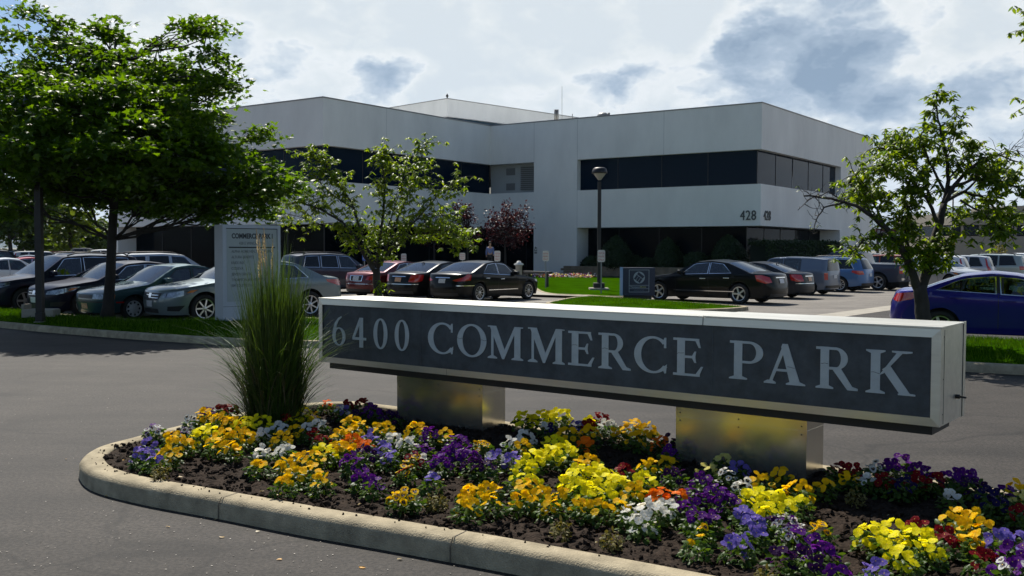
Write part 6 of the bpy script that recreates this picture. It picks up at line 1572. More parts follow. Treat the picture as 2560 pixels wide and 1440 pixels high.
# directory board
b = G(557, 812, .13); db = empty('directory_board', (-6.79, 23.3, .12), R_(38)); tag(db, 'pale upright directory board headed COMMERCE PARK I on the left verge', 'sign')
MT['board'] = mat('board_grey', (.50, .525, .56), rough=.55, var=.06, vscale=3); MT['board_face'] = mat('board_face', (.40, .435, .425), rough=.5, var=.06, vscale=3); MT['ink'] = mat('ink', (.03, .035, .04), rough=.6); MT['faded_ink'] = mat('faded_ink', (.19, .205, .20), rough=.6)
W, Hh, dp = 1.46, 2.34, .52
bm = bmesh.new(); box(bm, 0, W, .012, dp, .06, Hh, bev=.006); obj('case', bm, MT['board'], db)
bm = bmesh.new(); box(bm, .05, W-.05, .05, dp-.05, -.08, .059); obj('plinth', bm, MT['dark_metal'], db)
bm = bmesh.new(); x0, x1, zb, zt = .10, W-.10, .52, Hh-.10; box(bm, x0, x1, .006, .0115, zb, zt); pan_ = obj('panel', bm, MT['board_face'], db)
bm = bmesh.new(); box(bm, x0-.015, x1+.015, .002, .011, zt+.002, zt+.02); box(bm, x1+.002, x1+.016, .002, .011, zb, zt); box(bm, .0, W, .0095, .0118, .40, .408); obj_split('recess_edge', bm, MT['ink'], pan_)
bm = bmesh.new(); box(bm, x0+.05, x1-.05, .002, .0058, zt-.45, zt-.42); obj('rule', bm, MT['ink'], pan_)
def line(txt, x, z, size, m, wmax=None, par=pan_, y=.0045):
    t, w = text_bm(txt, size, .003, 1.0, .006 if m.name == 'ink' else .0015); f = min(1, wmax/w) if wmax else 1
    bmesh.ops.transform(t, matrix=Matrix.Translation((x, y, z)) @ Matrix.Diagonal((f, 1, 1, 1)), verts=t.verts[:]); return obj('lettering', t, m, par)
t = line('COMMERCE PARK I', x0+.12, zt-.22, .165, MT['ink'], 1.03); line('428 E WINCHESTER', x0+.30, zt-.37, .10, MT['faded_ink'], .66)
for i, s in enumerate(('ALPHA HOME HEALTH & HOSPICE', 'ALTURA BENEFITS', 'KNEX INX', 'COSEVA', 'JENSEN DENTAL', 'THOMPSON MICHIE ASSOC', 'RM EQUITIES INC')):
    line(s, x0+.11, zt-.56-.135*i, .092, MT['faded_ink'], (1.06, .56, .32, .30, .52, .86, .58)[i])
kp = spline([G(565, 822, .15).to_2d(), G(640, 830, .15).to_2d(), G(700, 822, .15).to_2d(), G(690, 808, .15).to_2d(), G(600, 806, .15).to_2d()], 6)
# blue company sign
bs = AT(1600, 745, 35.9); bsg = empty('company_sign', (bs.x-.62, bs.y, .2), R_(9)); tag(bsg, 'square dark blue company sign with a round white emblem on the mound', 'sign')
MT['navy_face'] = mat('navy_face', (.006, .016, .048), rough=.45); MT['navy_edge'] = mat('navy_edge', (.01, .12, .30), rough=.4); MT['pale_ink'] = mat('pale_ink', (.30, .36, .42), rough=.5); MT['gold_ink'] = mat('gold_ink', (.34, .36, .16), rough=.5); MT['dim_ink'] = mat('dim_ink', (.07, .10, .15), rough=.5)
Wb, Hb = 1.20, 1.05
bm = bmesh.new(); box(bm, 0, Wb, 0, .40, .04, Hb, bev=.008); case = obj('case', bm, MT['navy_face'], bsg)
bm = bmesh.new(); box(bm, -.012, -.001, -.01, .40, .03, Hb+.02); obj('side_sheet', bm, MT['navy_edge'], bsg)  # thin sheet over the left side, in a brighter blue than the face
bm = bmesh.new(); box(bm, .1, Wb-.1, .08, .32, -.1, .039); obj('plinth', bm, MT['dark_metal'], bsg)
bm = bmesh.new(); fx0, fx1, fz0, fz1, t_ = .22, .98, .16, .98, .018; y0, y1 = -.006, -.001
for q in ((fx0, fx1, fz1-t_, fz1), (fx0, fx1, fz0, fz0+t_), (fx0, fx0+t_, fz0+t_+.001, fz1-t_-.001), (fx1-t_, fx1, fz0+t_+.001, fz1-t_-.001), (fx0+t_+.001, fx1-t_-.001, .405, .419), (fx0+t_+.001, fx1-t_-.001, .285, .297)): box(bm, q[0], q[1], y0, y1, q[2], q[3])
obj_split('border', bm, MT['pale_ink'], case)
bm = bmesh.new(); cx, cz, rad = .60, .695, .215
lathe(bm, [(0, 0), (rad, 0)], 32, Matrix.Translation((cx, -.004, cz)) @ Matrix.Rotation(R_(90), 4, 'X')); em = obj('emblem', bm, MT['pale_ink'], case)
bm = bmesh.new(); Rm = Matrix.Translation((cx, 0, cz)) @ Matrix.Rotation(R_(36), 4, 'Y')
for q in ((-.135, .135, .05, .15), (-.135, -.055, -.15, .03), (-.04, .04, -.15, .03), (.055, .135, -.15, .03)): box(bm, q[0], q[1], -.008, -.0045, q[2], q[3], Rm)
obj_split('emblem_bar', bm, MT['navy_face'], em)
line('Thompson', .27, .325, .085, MT['pale_ink'], .37, case, -.004); line('Michie', .645, .325, .085, MT['gold_ink'], .28, case, -.004); line('ASSOCIATES', .40, .205, .07, MT['dim_ink'], .42, case, -.004)
# bollard light, handrail table, roadside boards
b = AT(1297, 700, 52); r = empty('bollard_light', (b.x, b.y, .1)); tag(r, 'short pale bollard light with a white cap at the entrance walk', 'light'); t = AT(1297, 652, 52).z
bm = bmesh.new(); lathe(bm, [(.17, -.1), (.17, t-.38), (.2, t-.36), (.2, t-.32)], 16); obj('column', bm, mat('bollard_grey', (.22, .22, .22), .8), r); bm = bmesh.new(); lathe(bm, [(.25, t-.315), (.25, t-.26), (.12, t-.2), (.1, t-.12), (0, t-.1)], 16); obj('cap', bm, MT['sign_white'], r)
p0, p1 = AT(1313, 677, 49), AT(1377, 677, 47.5); r = empty('handrail', (p0.x, p0.y, .1)); tag(r, 'dark flat handrail beside the entrance walk', 'handrail'); d = p1-p0
bm = bmesh.new(); ang = math.atan2(d.y, d.x); box(bm, 0, d.length, -.12, .12, p0.z-.22, p0.z-.10, Matrix.Rotation(ang, 4, 'Z'), bev=.015); obj('rail', bm, MT['pole_dark'], r)
for s in (.12, .86):
    bm = bmesh.new(); box(bm, d.length*s-.05, d.length*s+.05, -.06, .06, -.1, p0.z-.221, Matrix.Rotation(ang, 4, 'Z')); obj('leg', bm, MT['pole_dark'], r)
def board(name, px0, px1, y0, y1, Y, m, label, txt=None, posts=(.15,), ink=None, yb=640):
    a, b = AT(px0, y0, Y), AT(px1, y1, Y); r = empty(name, (a.x, a.y, 0)); tag(r, label, 'sign'); w = b.x-a.x; bm = bmesh.new(); box(bm, 0, w, 0, .35, b.z, a.z, bev=.02); p = obj('panel', bm, m, r)
    for s in posts: bm = bmesh.new(); box(bm, w*s-.12, w*s+.12, .08, .3, 0, b.z-.002); obj('post', bm, MT['pole_dark'], r)
    if txt: t, tw = text_bm(txt, (a.z-b.z)*.72, .02); f = w*.84/tw; bmesh.ops.transform(t, matrix=Matrix.Translation((w*.08, -.015, b.z+(a.z-b.z)*.28)) @ Matrix.Diagonal((f, 1, 1, 1)), verts=t.verts[:]); obj('lettering', t, ink, p)
board('roadside_board', 2190, 2242, 571.5, 590, 105, mat('board_red', (.055, .008, .008), .5), 'dark red roadside board behind the crooked tree limb', 'Rodizio', (.12, .9), MT['pale_ink'])
board('small_board', 2149.5, 2160, 602, 615, 88, mat('board_maroon', (.10, .02, .03), .5), 'small maroon notice on a white stand at the building corner', None, (.5,))
board('warning_sign', 2379, 2388, 607, 618, 82, mat('board_yellow', (.55, .36, .02), .5), 'small yellow warning sign low on the thin far pole', None, (.5,))
a, b = AT(2383, 482, 82.6), AT(2383, 650, 82.6); r = empty('lamp_post', (a.x, a.y, 0)); tag(r, 'thin far lamp pole rising behind the crooked tree', 'lamp post'); bm = bmesh.new(); tube(bm, [(0, 0, 0), (0, 0, a.z)], [.09, .06], 8); obj('pole', bm, MT['pole_dark'], r); bm = bmesh.new(); box(bm, -.5, .3, -.15, .15, a.z+.002, a.z+.2, bev=.03); obj('lantern', bm, MT['pole_dark'], r)
# flower strip before the block wall
rn = np.random.default_rng(77); P0, P1 = G(1338, 693, .15), G(1478, 694, .15); N_ = 420; t = rn.random(N_); px_ = np.array(P0)[None]+(np.array(P1)-np.array(P0))[None]*t[:, None]+rn.normal(0, .22, (N_, 3))*[1, 1, 0]; px_[:, 2] = .18+rn.random(N_)*.22
for k, c in enumerate(((.75, .55, .02), (.62, .58, .6), (.16, .02, .22), (.35, .03, .03))):
    s = slice(k*105, (k+1)*105); o = leaves('flower_strip', px_[s], rn.normal(0, .5, (105, 3))+[0, -.6, .7], rn.normal(0, 1, (105, 3)), .13*rn.uniform(.6, 1.2, 105), 'oval', leafmat('strip_%d' % k, c, tuple(min(1, x*1.4) for x in c), .2)); tag(o, ('yellow', 'white', 'purple', 'dark red')[k]+' blooms in the flower strip before the block wall', 'flowers', kind='stuff')
# the person at the entrance
def person(px, Y, label):
    f = AT(px, 646, Y); gz = AT(px, 617, Y).z-1.46; r = empty('person', (f.x, f.y, gz)); tag(r, label, 'person')
    def skin(name, V, E, rad, m, parent):
        me = bpy.data.meshes.new(name); me.from_pydata(V, E, []); o = obj(name, me, m, parent); o.modifiers.new('skin', 'SKIN'); s = o.modifiers.new('sub', 'SUBSURF'); s.levels = 1; s.render_levels = 1
        for i, q in enumerate(rad): me.skin_vertices[0].data[i].radius = q if isinstance(q, tuple) else (q, q)
        me.skin_vertices[0].data[0].use_root = True; return o
    sk = mat('skin', (.40, .24, .17), .6); sh = mat('blue_shirt', (.12, .17, .36), .8, var=.15, vscale=6); tr = mat('dark_trousers', (.012, .012, .015), .8); ha = mat('dark_hair', (.015, .01, .008), .7)
    V = [(0, 0, .95), (0, 0, 1.15), (0, 0, 1.38), (0, 0, 1.47), (0, -.01, 1.55), (0, -.015, 1.66), (0, -.01, 1.74), (.17, 0, 1.40), (.23, .02, 1.14), (.22, -.12, .96), (.21, -.20, .90), (-.17, 0, 1.40), (-.23, .02, 1.14), (-.22, -.06, .90), (-.21, -.10, .82),
         (.09, 0, .90), (.10, -.01, .50), (.10, .02, .08), (.11, -.14, .04), (-.09, 0, .90), (-.10, -.01, .50), (-.11, .03, .08), (-.13, -.13, .04)]
    E_ = [(0, 1), (1, 2), (2, 3), (3, 4), (4, 5), (5, 6), (2, 7), (7, 8), (8, 9), (9, 10), (2, 11), (11, 12), (12, 13), (13, 14), (0, 15), (15, 16), (16, 17), (17, 18), (0, 19), (19, 20), (20, 21), (21, 22)]
    rd = [(.16, .11), (.15, .11), (.16, .11), .06, .06, (.085, .10), (.07, .08), .06, .05, .038, .035, .06, .05, .038, .035, .085, .06, .045, .04, .085, .06, .045, .04]
    skin('body', V, E_, rd, sk, r)
    k = 1.13; S = [0, 1, 2, 7, 8, 9, 11, 12, 13]; mp = {v: i for i, v in enumerate(S)}
    skin('shirt', [V[i] for i in S], [(mp[a], mp[b]) for a, b in E_ if a in mp and b in mp], [tuple(x*k for x in (rd[i] if isinstance(rd[i], tuple) else (rd[i], rd[i]))) for i in S], sh, r)
    S = [0, 15, 16, 17, 19, 20, 21]; mp = {v: i for i, v in enumerate(S)}
    skin('trousers', [V[i] for i in S], [(mp[a], mp[b]) for a, b in E_ if a in mp and b in mp], [tuple(x*1.17 for x in (rd[i] if isinstance(rd[i], tuple) else (rd[i], rd[i]))) for i in S], tr, r)
    b = bmesh.new(); bmesh.ops.create_uvsphere(b, u_segments=14, v_segments=9, radius=1, matrix=Matrix.Translation((0, .012, 1.72)) @ Matrix.Diagonal((.088, .10, .085, 1))); smooth(b); obj('hair', b, ha, r)
    for x in (-.11, .10): b = bmesh.new(); box(b, x-.05, x+.05, -.18, .09, 0, .09, bev=.03); obj('shoe', b, ha, r)
    # raised landing under the feet
    b = bmesh.new(); box(b, f.x-3.2, f.x+2.0, f.y-1.2, f.y+3.4, 0, gz-.002); o = obj('landing', b, MT['concrete']); tag(o, kind='structure')
    return r
person(1225, 62, 'person in a blue shirt and dark trousers standing at the entrance')
# ---------------------------------------------------------------- pansies
def petmat(name, c, tr=.5): 
    return leafmat(name, tuple(x*.8 for x in c), tuple(min(.9, x*1.12) for x in c), tr, .55, (1.35, 1.25, 1.1), .15)
PC = {'gold': (.93, .58, .005), 'yellow': (.95, .80, .012), 'white': (.74, .75, .72), 'purple': (.115, .012, .235), 'dusk': (.040, .007, .075), 'navy': (.018, .011, .085), 'lilac': (.20, .15, .52), 'orange': (.88, .21, .006), 'red': (.23, .008, .014), 'cream': (.70, .66, .22)}
PM = {k: petmat('petal_'+k, v) for k, v in PC.items()}
PM['eye'] = mat('petal_eye', (.70, .45, .01), .6); PM['blotch'] = mat('petal_blotch', (.018, .004, .012), .6)
def pansy_mesh(name, upper, lower, blotch, seed):
    rnd = random.Random(seed); bm = bmesh.new(); mats = []
    def mi(m):
        if m not in mats: mats.append(m)
        return mats.index(m)
    def petal(th, ln, wd, z, m, cup, dark=False):
        t = R_(th); d = Vector((math.cos(t), math.sin(t), 0)); s = Vector((-d.y, d.x, 0))
        def ring(f, dz):
            n = 9; q = [(0, 0, dz)]; out = []
            for i in range(n+1):
                a = math.pi*i/n; u = .5-.5*math.cos(a)            # along the rim
                r = f*(ln*(.55+.45*math.sin(a)**.6)); w = wd*math.cos(a)*f*.95
                ruffle = .05*math.sin(a*7+seed)*f
                out.append(d*(r*(.45+.55*math.sin(a)))+s*w+Vector((0, 0, z+dz+cup*f*f+ruffle+rnd.uniform(-.02, .02))))
            return out
        o = ring(1.0, 0); mid = ring(.55, -.02); c = bm.verts.new((0, 0, z-.06)); k = mi(m)
        vo = [bm.verts.new(p) for p in o]; vm = [bm.verts.new(p) for p in mid]
        for i in range(9):
            f = bm.faces.new((vm[i], vo[i], vo[i+1], vm[i+1])); f.material_index = k; f.smooth = True
            f = bm.faces.new((c, vm[i], vm[i+1])); f.material_index = k; f.smooth = True
        if dark:
            b = [bm.verts.new(p+Vector((0, 0, .035))) for p in ring(.50, 0)]; c2 = bm.verts.new((0, 0, z-.02)); k2 = mi(dark)
            for i in range(9): f = bm.faces.new((c2, b[i], b[i+1])); f.material_index = k2
    D = PM['blotch'] if blotch else False
    petal(62, .98, .66, -.10, upper, -.10); petal(118, .98, .66, -.06, upper, -.08)
    petal(8, .95, .60, .02, lower, .04, D); petal(172, .95, .60, .0, lower, .04, D); petal(270, 1.0, .78, .06, lower, .02, D)
    lathe(bm, [(.10, .16), (0, .19)], 6); k = mi(PM['eye'])
    for f in bm.faces:
        if len(f.verts) == 3 and all(v.co.z > .14 and v.co.to_2d().length < .12 for v in f.verts): f.material_index = k
    me = bpy.data.meshes.new(name); bm.to_mesh(me); bm.free()
    for m in mats: me.materials.append(m)
    return me
FM = {}
for c in PC: FM[c] = [pansy_mesh('flower', PM[c], PM[c], False, 10+i) for i in range(3)]
FM['white_eye'] = [pansy_mesh('flower', PM['white'], PM['white'], True, 20+i) for i in range(2)]
FM['gold_eye'] = [pansy_mesh('flower', PM['gold'], PM['gold'], True, 30+i) for i in range(2)]
FM['purple_white'] = [pansy_mesh('flower', PM['purple'], PM['white'], True, 40+i) for i in range(2)]+[FM['purple'][0]]
FM['lilac_white'] = [pansy_mesh('flower', PM['lilac'], PM['white'], False, 45), FM['lilac'][0], FM['lilac'][1]]
FM['red_yellow'] = [pansy_mesh('flower', PM['red'], PM['red'], True, 50), pansy_mesh('flower', PM['red'], PM['gold'], True, 51)]
FM['purple_eye'] = [pansy_mesh('flower', PM['purple'], PM['purple'], True, 52), FM['purple'][1]]
MT['pansy_leaf'] = leafmat('pansy_leaf', (.026, .070, .008), (.095, .160, .020), .42, .45, (1.4, 1.3, .5))
MT['pansy_leaf_dry'] = leafmat('pansy_leaf_dry', (.09, .085, .02), (.22, .19, .06), .30, .6, (1.2, 1.1, .5))
def foliage_mesh(seed, m=None):
    rn = np.random.default_rng(seed); n = 120; a = rn.uniform(0, 6.283, n); r = .098*np.sqrt(rn.random(n)); z = (.02+.115*rn.random(n))*(1-(r/.13)**2*.5)
    P = np.stack([r*np.cos(a), r*np.sin(a), z], 1); U = np.stack([np.cos(a)*.5, np.sin(a)*.5, np.ones(n)], 1)+rn.normal(0, .45, (n, 3)); F = np.stack([np.cos(a), np.sin(a), np.full(n, .35)], 1)+rn.normal(0, .35, (n, 3))
    o = leaves('foliage', P, U, F, .040*rn.uniform(.6, 1.3, n), 'oval', m or MT['pansy_leaf']); me = o.data; bpy.data.objects.remove(o); return me
FOL = [foliage_mesh(200+i) for i in range(4)]; FOLD = foliage_mesh(210, MT['pansy_leaf_dry'])
NAMEC = {'gold': 'golden', 'yellow': 'lemon yellow', 'white': 'white', 'purple': 'purple', 'dusk': 'dark plum', 'navy': 'navy', 'lilac': 'lilac blue', 'orange': 'orange', 'red': 'dark red', 'cream': 'pale cream', 'white_eye': 'black eyed white', 'gold_eye': 'black eyed golden', 'purple_white': 'purple and white', 'lilac_white': 'lilac and white', 'red_yellow': 'red and yellow', 'purple_eye': 'velvety purple'}
PL = [  # photo column, row, colour, blooms, spread
 (386, 1076, 'purple_white', 4, .07), (372, 1122, 'lilac', 6, .08), (350, 1138, 'lilac', 5, .06), (384, 1150, 'lilac', 3, .06), (466, 1076, 'purple_white', 4, .06), (477, 1055, 'white_eye', 5, .06),
 (518, 1032, 'purple', 5, .06), (545, 1030, 'red', 6, .08), (575, 1024, 'red', 5, .07), (512, 1047, 'gold', 9, .09), (550, 1054, 'gold', 9, .10), (432, 1090, 'gold', 5, .07), (450, 1115, 'gold', 12, .11), (420, 1140, 'gold', 7, .09),
 (520, 1078, 'yellow', 9, .10), (500, 1095, 'yellow', 8, .10), (612, 1070, 'yellow', 12, .12), (652, 1062, 'yellow', 10, .11), (580, 1062, 'gold', 7, .09), (560, 1098, 'gold', 11, .11), (606, 1098, 'gold', 12, .11), (540, 1116, 'gold', 6, .09), (573, 1124, 'gold', 6, .08),
 (657, 1088, 'white', 5, .07), (697, 1074, 'white', 5, .08), (656, 1134, 'white', 6, .07), (712, 1131, 'white', 5, .08), (704, 1102, 'gold', 8, .09), (736, 1082, 'gold', 6, .08), (756, 1042, 'yellow', 8, .10), (782, 1050, 'gold', 6, .08), (728, 1052, 'yellow', 4, .06), (795, 1067, 'white', 6, .08), (764, 1074, 'white', 4, .06),
 (712, 1052, 'red', 4, .06), (782, 1085, 'red', 3, .05), (804, 1098, 'red', 4, .06), (646, 1164, 'gold', 3, .06), (712, 1168, 'gold', 5, .07), (738, 1188, 'gold', 6, .08), (709, 1206, 'gold', 3, .05), (777, 1180, 'gold', 5, .07), (802, 1204, 'gold', 4, .06),
 (776, 1150, 'gold', 8, .10), (812, 1138, 'yellow', 10, .10), (846, 1130, 'gold', 9, .10), (740, 1148, 'gold', 4, .06), (878, 1108, 'orange', 6, .08), (912, 1116, 'orange', 5, .07), (850, 1090, 'gold', 7, .08), (882, 1084, 'gold', 6, .08), (880, 1126, 'gold', 4, .06),
 (926, 1098, 'lilac', 4, .07), (960, 1130, 'lilac', 7, .09), (972, 1146, 'lilac', 4, .06), (914, 1140, 'dusk', 8, .10), (880, 1158, 'purple', 7, .09), (908, 1198, 'purple', 6, .08), (934, 1211, 'purple', 4, .06), (983, 1104, 'white', 5, .07), (1018, 1114, 'white', 6, .08),
 (880, 1058, 'gold', 7, .10), (956, 1076, 'gold', 8, .10), (980, 1046, 'dusk', 7, .09), (930, 1032, 'purple', 9, .10), (888, 1040, 'dusk', 5, .07), (868, 1014, 'red', 5, .06), (904, 1010, 'red', 5, .06), (856, 1027, 'lilac_white', 5, .07), (816, 1010, 'orange', 3, .05), (900, 1066, 'gold', 4, .08),
 (1042, 1082, 'gold', 12, .11), (1076, 1092, 'purple_eye', 8, .09), (1110, 1090, 'gold', 5, .08), (1146, 1112, 'purple', 10, .10), (1132, 1140, 'purple', 12, .11), (1168, 1146, 'purple', 11, .10), (1098, 1158, 'purple', 8, .09), (1186, 1166, 'dusk', 8, .09), (1060, 1130, 'purple_eye', 5, .08), (1216, 1170, 'dusk', 5, .07),
 (1032, 1156, 'red_yellow', 6, .08), (1050, 1150, 'white', 3, .05), (1205, 1112, 'gold_eye', 4, .06), (1240, 1146, 'lilac_white', 7, .08), (1280, 1150, 'lilac_white', 6, .07), (1312, 1098, 'white', 8, .09), (1276, 1110, 'white', 4, .06), (1078, 1200, 'lilac_white', 3, .05), (1010, 1180, 'red_yellow', 3, .05),
 (1310, 1054, 'yellow', 10, .10), (1356, 1050, 'yellow', 11, .11), (1400, 1046, 'yellow', 14, .12), (1366, 1068, 'white', 3, .05), (1382, 1080, 'navy', 5, .07), (1442, 1066, 'lilac_white', 5, .06), (1472, 1056, 'yellow', 3, .05), (1500, 1054, 'red', 9, .09), (1470, 1066, 'red', 4, .06), (1520, 1066, 'white', 6, .08),
 (1424, 1090, 'gold', 7, .10), (1474, 1088, 'gold', 7, .10), (1462, 1114, 'orange', 6, .08), (1548, 1088, 'gold', 5, .08), (1582, 1074, 'gold', 10, .10), (1616, 1082, 'gold', 9, .10), (1648, 1112, 'orange', 7, .08), (1672, 1106, 'dusk', 4, .06), (1590, 1100, 'gold', 4, .08), (1676, 1130, 'purple', 4, .05),
 (1386, 1114, 'yellow', 12, .10), (1376, 1144, 'yellow', 11, .10), (1412, 1136, 'yellow', 12, .11), (1334, 1150, 'yellow', 10, .10), (1312, 1170, 'yellow', 7, .09), (1296, 1196, 'yellow', 4, .07), (1308, 1118, 'gold', 6, .08), (1456, 1158, 'gold', 4, .06), (1478, 1150, 'gold', 3, .05),
 (1178, 1240, 'gold', 7, .08), (1168, 1266, 'gold', 5, .07), (1224, 1228, 'gold', 6, .08), (1226, 1254, 'gold', 3, .06), (1320, 1224, 'gold', 7, .09), (1306, 1252, 'gold', 5, .07), (1350, 1244, 'gold', 5, .08), (1378, 1264, 'gold', 4, .06), (1404, 1240, 'gold', 3, .06), (1332, 1204, 'yellow', 3, .06),
 (1448, 1190, 'yellow', 10, .10), (1432, 1212, 'yellow', 10, .10), (1492, 1190, 'yellow', 11, .10), (1516, 1206, 'yellow', 11, .10), (1546, 1218, 'yellow', 11, .10), (1506, 1242, 'yellow', 8, .10), (1462, 1228, 'yellow', 8, .09), (1612, 1210, 'yellow', 8, .09), (1590, 1236, 'gold', 8, .09), (1454, 1266, 'gold', 4, .07), (1492, 1272, 'gold', 3, .07), (1548, 1272, 'gold', 4, .06),
 (1648, 1244, 'orange', 6, .07), (1692, 1250, 'orange', 6, .08), (1628, 1284, 'white', 12, .10), (1576, 1286, 'white', 4, .06), (1606, 1306, 'white', 6, .07), (1672, 1272, 'white', 5, .07), (1004, 1243, 'gold_eye', 5, .07), (1036, 1241, 'gold_eye', 2, .03), (1560, 1180, 'red', 5, .07), (1620, 1172, 'gold', 6, .09), (1668, 1162, 'gold', 5, .08), (1684, 1190, 'dusk', 6, .08),
 (1806, 1154, 'cream', 5, .07), (1768, 1182, 'cream', 6, .08), (1848, 1172, 'lilac', 5, .07), (1816, 1192, 'white_eye', 5, .07), (1858, 1224, 'white_eye', 5, .07), (1752, 1210, 'purple_eye', 7, .08), (1788, 1244, 'purple_eye', 8, .09), (1728, 1244, 'purple_eye', 6, .08), (1812, 1254, 'purple_eye', 7, .08), (1722, 1270, 'purple_eye', 5, .07), (1776, 1296, 'purple', 3, .04), (1738, 1296, 'purple', 3, .06), (1756, 1324, 'gold_eye', 2, .03), (1740, 1354, 'gold', 2, .04),
 (1904, 1208, 'gold', 6, .08), (1952, 1194, 'gold', 5, .08), (1992, 1230, 'gold', 8, .10), (2058, 1216, 'gold', 4, .07), (1884, 1246, 'yellow', 8, .09), (1914, 1264, 'yellow', 9, .09), (1944, 1248, 'yellow', 5, .07), (1996, 1258, 'yellow', 4, .06), (1914, 1284, 'yellow', 6, .08), (1966, 1276, 'yellow', 4, .06),
 (1862, 1292, 'lilac', 5, .07), (1884, 1314, 'lilac', 5, .07), (1846, 1364, 'lilac', 6, .07), (1888, 1336, 'lilac', 3, .05), (1924, 1306, 'dusk', 3, .05), (1970, 1318, 'purple_white', 8, .08), (1990, 1340, 'purple_white', 6, .07), (2048, 1322, 'gold_eye', 3, .05), (2036, 1374, 'purple', 6, .08), (2066, 1386, 'purple', 6, .07), (2016, 1406, 'dusk', 6, .08), (1958, 1398, 'dusk', 5, .07),
 (2180, 1342, 'yellow', 10, .09), (2238, 1332, 'yellow', 10, .09), (2296, 1352, 'yellow', 11, .10), (2322, 1378, 'yellow', 6, .07), (2254, 1400, 'yellow', 7, .08), (2220, 1360, 'yellow', 6, .08), (2296, 1320, 'red', 5, .08), (2364, 1350, 'red', 5, .07), (2390, 1304, 'gold', 7, .09), (2440, 1322, 'gold', 8, .09), (2424, 1350, 'gold', 5, .06), (2420, 1298, 'gold', 5, .09), (2192, 1428, 'lilac', 4, .06), (2096, 1440, 'purple', 4, .07),
 (2500, 1352, 'lilac', 7, .08), (2544, 1360, 'lilac', 7, .08), (2462, 1396, 'red', 4, .06), (2538, 1394, 'purple', 7, .09), (2512, 1424, 'purple_white', 5, .07), (2560, 1424, 'purple_white', 5, .07),
 (2122, 1196, 'gold', 4, .06), (2100, 1172, 'red', 4, .06), (2134, 1180, 'red', 4, .06), (2164, 1200, 'white', 4, .06), (2184, 1174, 'white_eye', 4, .06), (2220, 1168, 'purple', 6, .07), (2252, 1160, 'purple', 7, .08), (2212, 1206, 'red', 5, .07), (2256, 1216, 'navy', 6, .08), (2302, 1184, 'purple', 8, .08), (2290, 1204, 'red', 4, .06), (2340, 1204, 'red', 5, .07), (2374, 1202, 'purple', 6, .07), (2412, 1194, 'purple', 8, .08), (2436, 1214, 'dusk', 6, .08), (2378, 1242, 'white', 3, .05), (2474, 1240, 'navy', 6, .08), (2512, 1238, 'purple', 5, .07), (2544, 1224, 'gold', 6, .07), (2556, 1250, 'cream', 4, .06), (2490, 1262, 'navy', 4, .07), (2552, 1282, 'red', 4, .06),
]
rnd = random.Random(31); LET_X = [('the 6', 847), ('the 4', 898), ('the first 0', 951), ('the second 0', 1004), ('the first C', 1100), ('the letter O', 1180), ('the first M', 1263), ('the second M', 1365), ('the first E', 1453), ('the first R', 1536), ('the second C', 1625), ('the second E', 1720), ('the letter P', 1866), ('the letter A', 1964), ('the last R', 2092), ('the letter K', 2226)]
INFO = []
for (px, py, c, n, sp) in PL:
    g = G(px, py, .30)
    for _ in range(4): g = G(px, py, soil_z(g.x, g.y)+.115)
    z = soil_z(g.x, g.y); r = empty('pansy_plant', (g.x, g.y, z), rnd.uniform(0, 6.28)); rz = r.rotation_euler[2]
    s = .75+min(.45, sp*3.2); fo = obj('foliage', rnd.choice(FOL), None, r); fo.scale = (s, s, s*1.05)
    n = round(n*1.9) if n > 2 else n; R0 = sp*1.0+.008; Hd = .055+sp*.75
    for k in range(n):
        ph = math.acos(1-(k+.5)/n*(.86 if n > 6 else .6)); a = k*2.39996+rnd.uniform(-.4, .4); x, y = R0*math.sin(ph)*math.cos(a), R0*math.sin(ph)*math.sin(a)
        zz = .065+Hd*math.cos(ph)+rnd.uniform(-.014, .018); fl = obj('flower', rnd.choice(FM[c]), None, r)
        # faces up and towards the open side of the bed
        w = Vector((x*3.2+rnd.gauss(0, .42), y*3.2+rnd.gauss(0, .42), .62)); view = Matrix.Rotation(-rz, 3, 'Z') @ Vector((-.05, -.40, 0)); w = (w+view).normalized()
        q = w.to_track_quat('Z', 'Y'); fl.rotation_mode = 'QUATERNION'; fl.rotation_quaternion = q @ Vector((0, 0, 1)).rotation_difference(Vector((0, 0, 1))) @ Matrix.Rotation(rnd.uniform(-.5, .5), 3, 'Z').to_quaternion()
        f = rnd.uniform(.026, .034)*(1.0 if c != 'dusk' else .95); fl.scale = (f, f, f); fl.location = (x, y, zz)
    INFO.append((r, px, py, c, n))
for px, py in ((1916, 1425), (1080, 1235), (1098, 1232), (400, 1165), (1400, 1300), (2140, 1215), (1530, 1330)):
    g = G(px, py, .25); r = empty('pansy_plant', (g.x, g.y, soil_z(g.x, g.y)), rnd.uniform(0, 6)); fo = obj('foliage', FOLD, None, r); fo.scale = (.62, .62, .9); INFO.append((r, px, py, 'dry', 0))
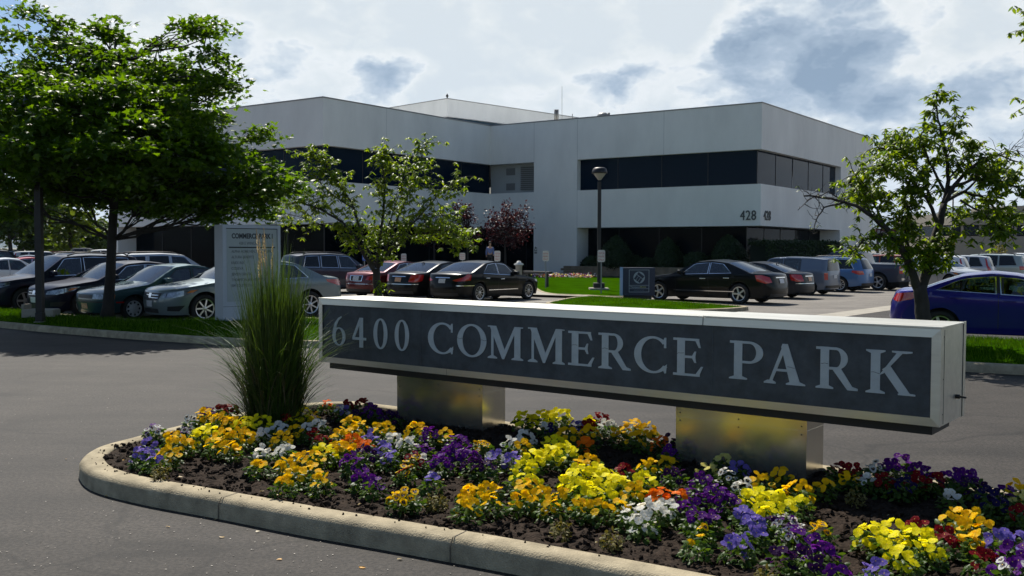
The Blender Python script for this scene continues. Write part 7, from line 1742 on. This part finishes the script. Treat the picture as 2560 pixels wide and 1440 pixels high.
def where(px, py):
    if py > 1330 and px > 1700: row = 'near the camera edge of the bed'
    elif py > 1225: row = 'close to the near kerb'
    elif py > 1120: row = 'in the middle of the bed'
    elif py > 1062: row = 'toward the sign posts'
    else: row = 'at the far edge of the bed'
    if px < 560: lx = 'at the kerb nose'
    elif px < 830: lx = 'below the grass clump'
    else: lx = 'below '+min(LET_X, key=lambda l: abs(l[1]-px))[0] if px < 2300 else 'beyond the right sign end'
    return row, lx
used = {}
for r, px, py, c, n in INFO:
    row, lx = where(px, py); nm = NAMEC.get(c, 'withered'); size = 'small ' if n <= 4 else ('full ' if n >= 9 else '')
    base = (size+nm+' pansies '+lx+' '+row) if c != 'dry' else 'withered yellowing pansy leaves '+lx+' '+row
    used.setdefault(base, []).append((px, py, r, c))
def nearest_other(px, py, c):
    o = sorted((abs(q[1]-px)+abs(q[2]-py)*1.6, NAMEC.get(q[3], 'withered')) for q in INFO if q[3] != c); return o[0][1]
for base, l in used.items():
    if len(l) == 1: tag(l[0][2], base, 'flowers', 'pansies in the sign bed'); continue
    two = {}
    for q in l: two.setdefault(nearest_other(q[0], q[1], q[3]), []).append(q)
    for near, m in two.items():
        m.sort(key=lambda q: q[0])
        for i, q in enumerate(m):
            t = base.replace(' of the bed', '')+(' beside '+near if len(two) > 1 else '')
            if len(m) > 1: t = ('left hand ' if i == 0 else ('right hand ' if i == len(m)-1 else ('centre ' if len(m) == 3 else 'centre %s ' % ('left', 'right')[i > 1])))+t
            tag(q[2], ' '.join(t.replace(' in the middle', ' mid').replace(' close to', ' by').split()[:16]), 'flowers', 'pansies in the sign bed')
# ---------------------------------------------------------------- the air between here and the hills
hm = bpy.data.materials.new('haze'); hm.use_nodes = True; nt = hm.node_tree
for n in list(nt.nodes): nt.nodes.remove(n)
out = nt.nodes.new('ShaderNodeOutputMaterial'); pv = nt.nodes.new('ShaderNodeVolumePrincipled')
pv.inputs['Color'].default_value = (.45, .68, 1, 1); pv.inputs['Density'].default_value = 0.00004; pv.inputs['Anisotropy'].default_value = 0.3
nt.links.new(pv.outputs[0], out.inputs['Volume'])
bm = bmesh.new(); box(bm, -9500, 9500, -600, 9500, -2.5, 640); o = obj('haze', bm, hm); tag(o, kind='stuff')
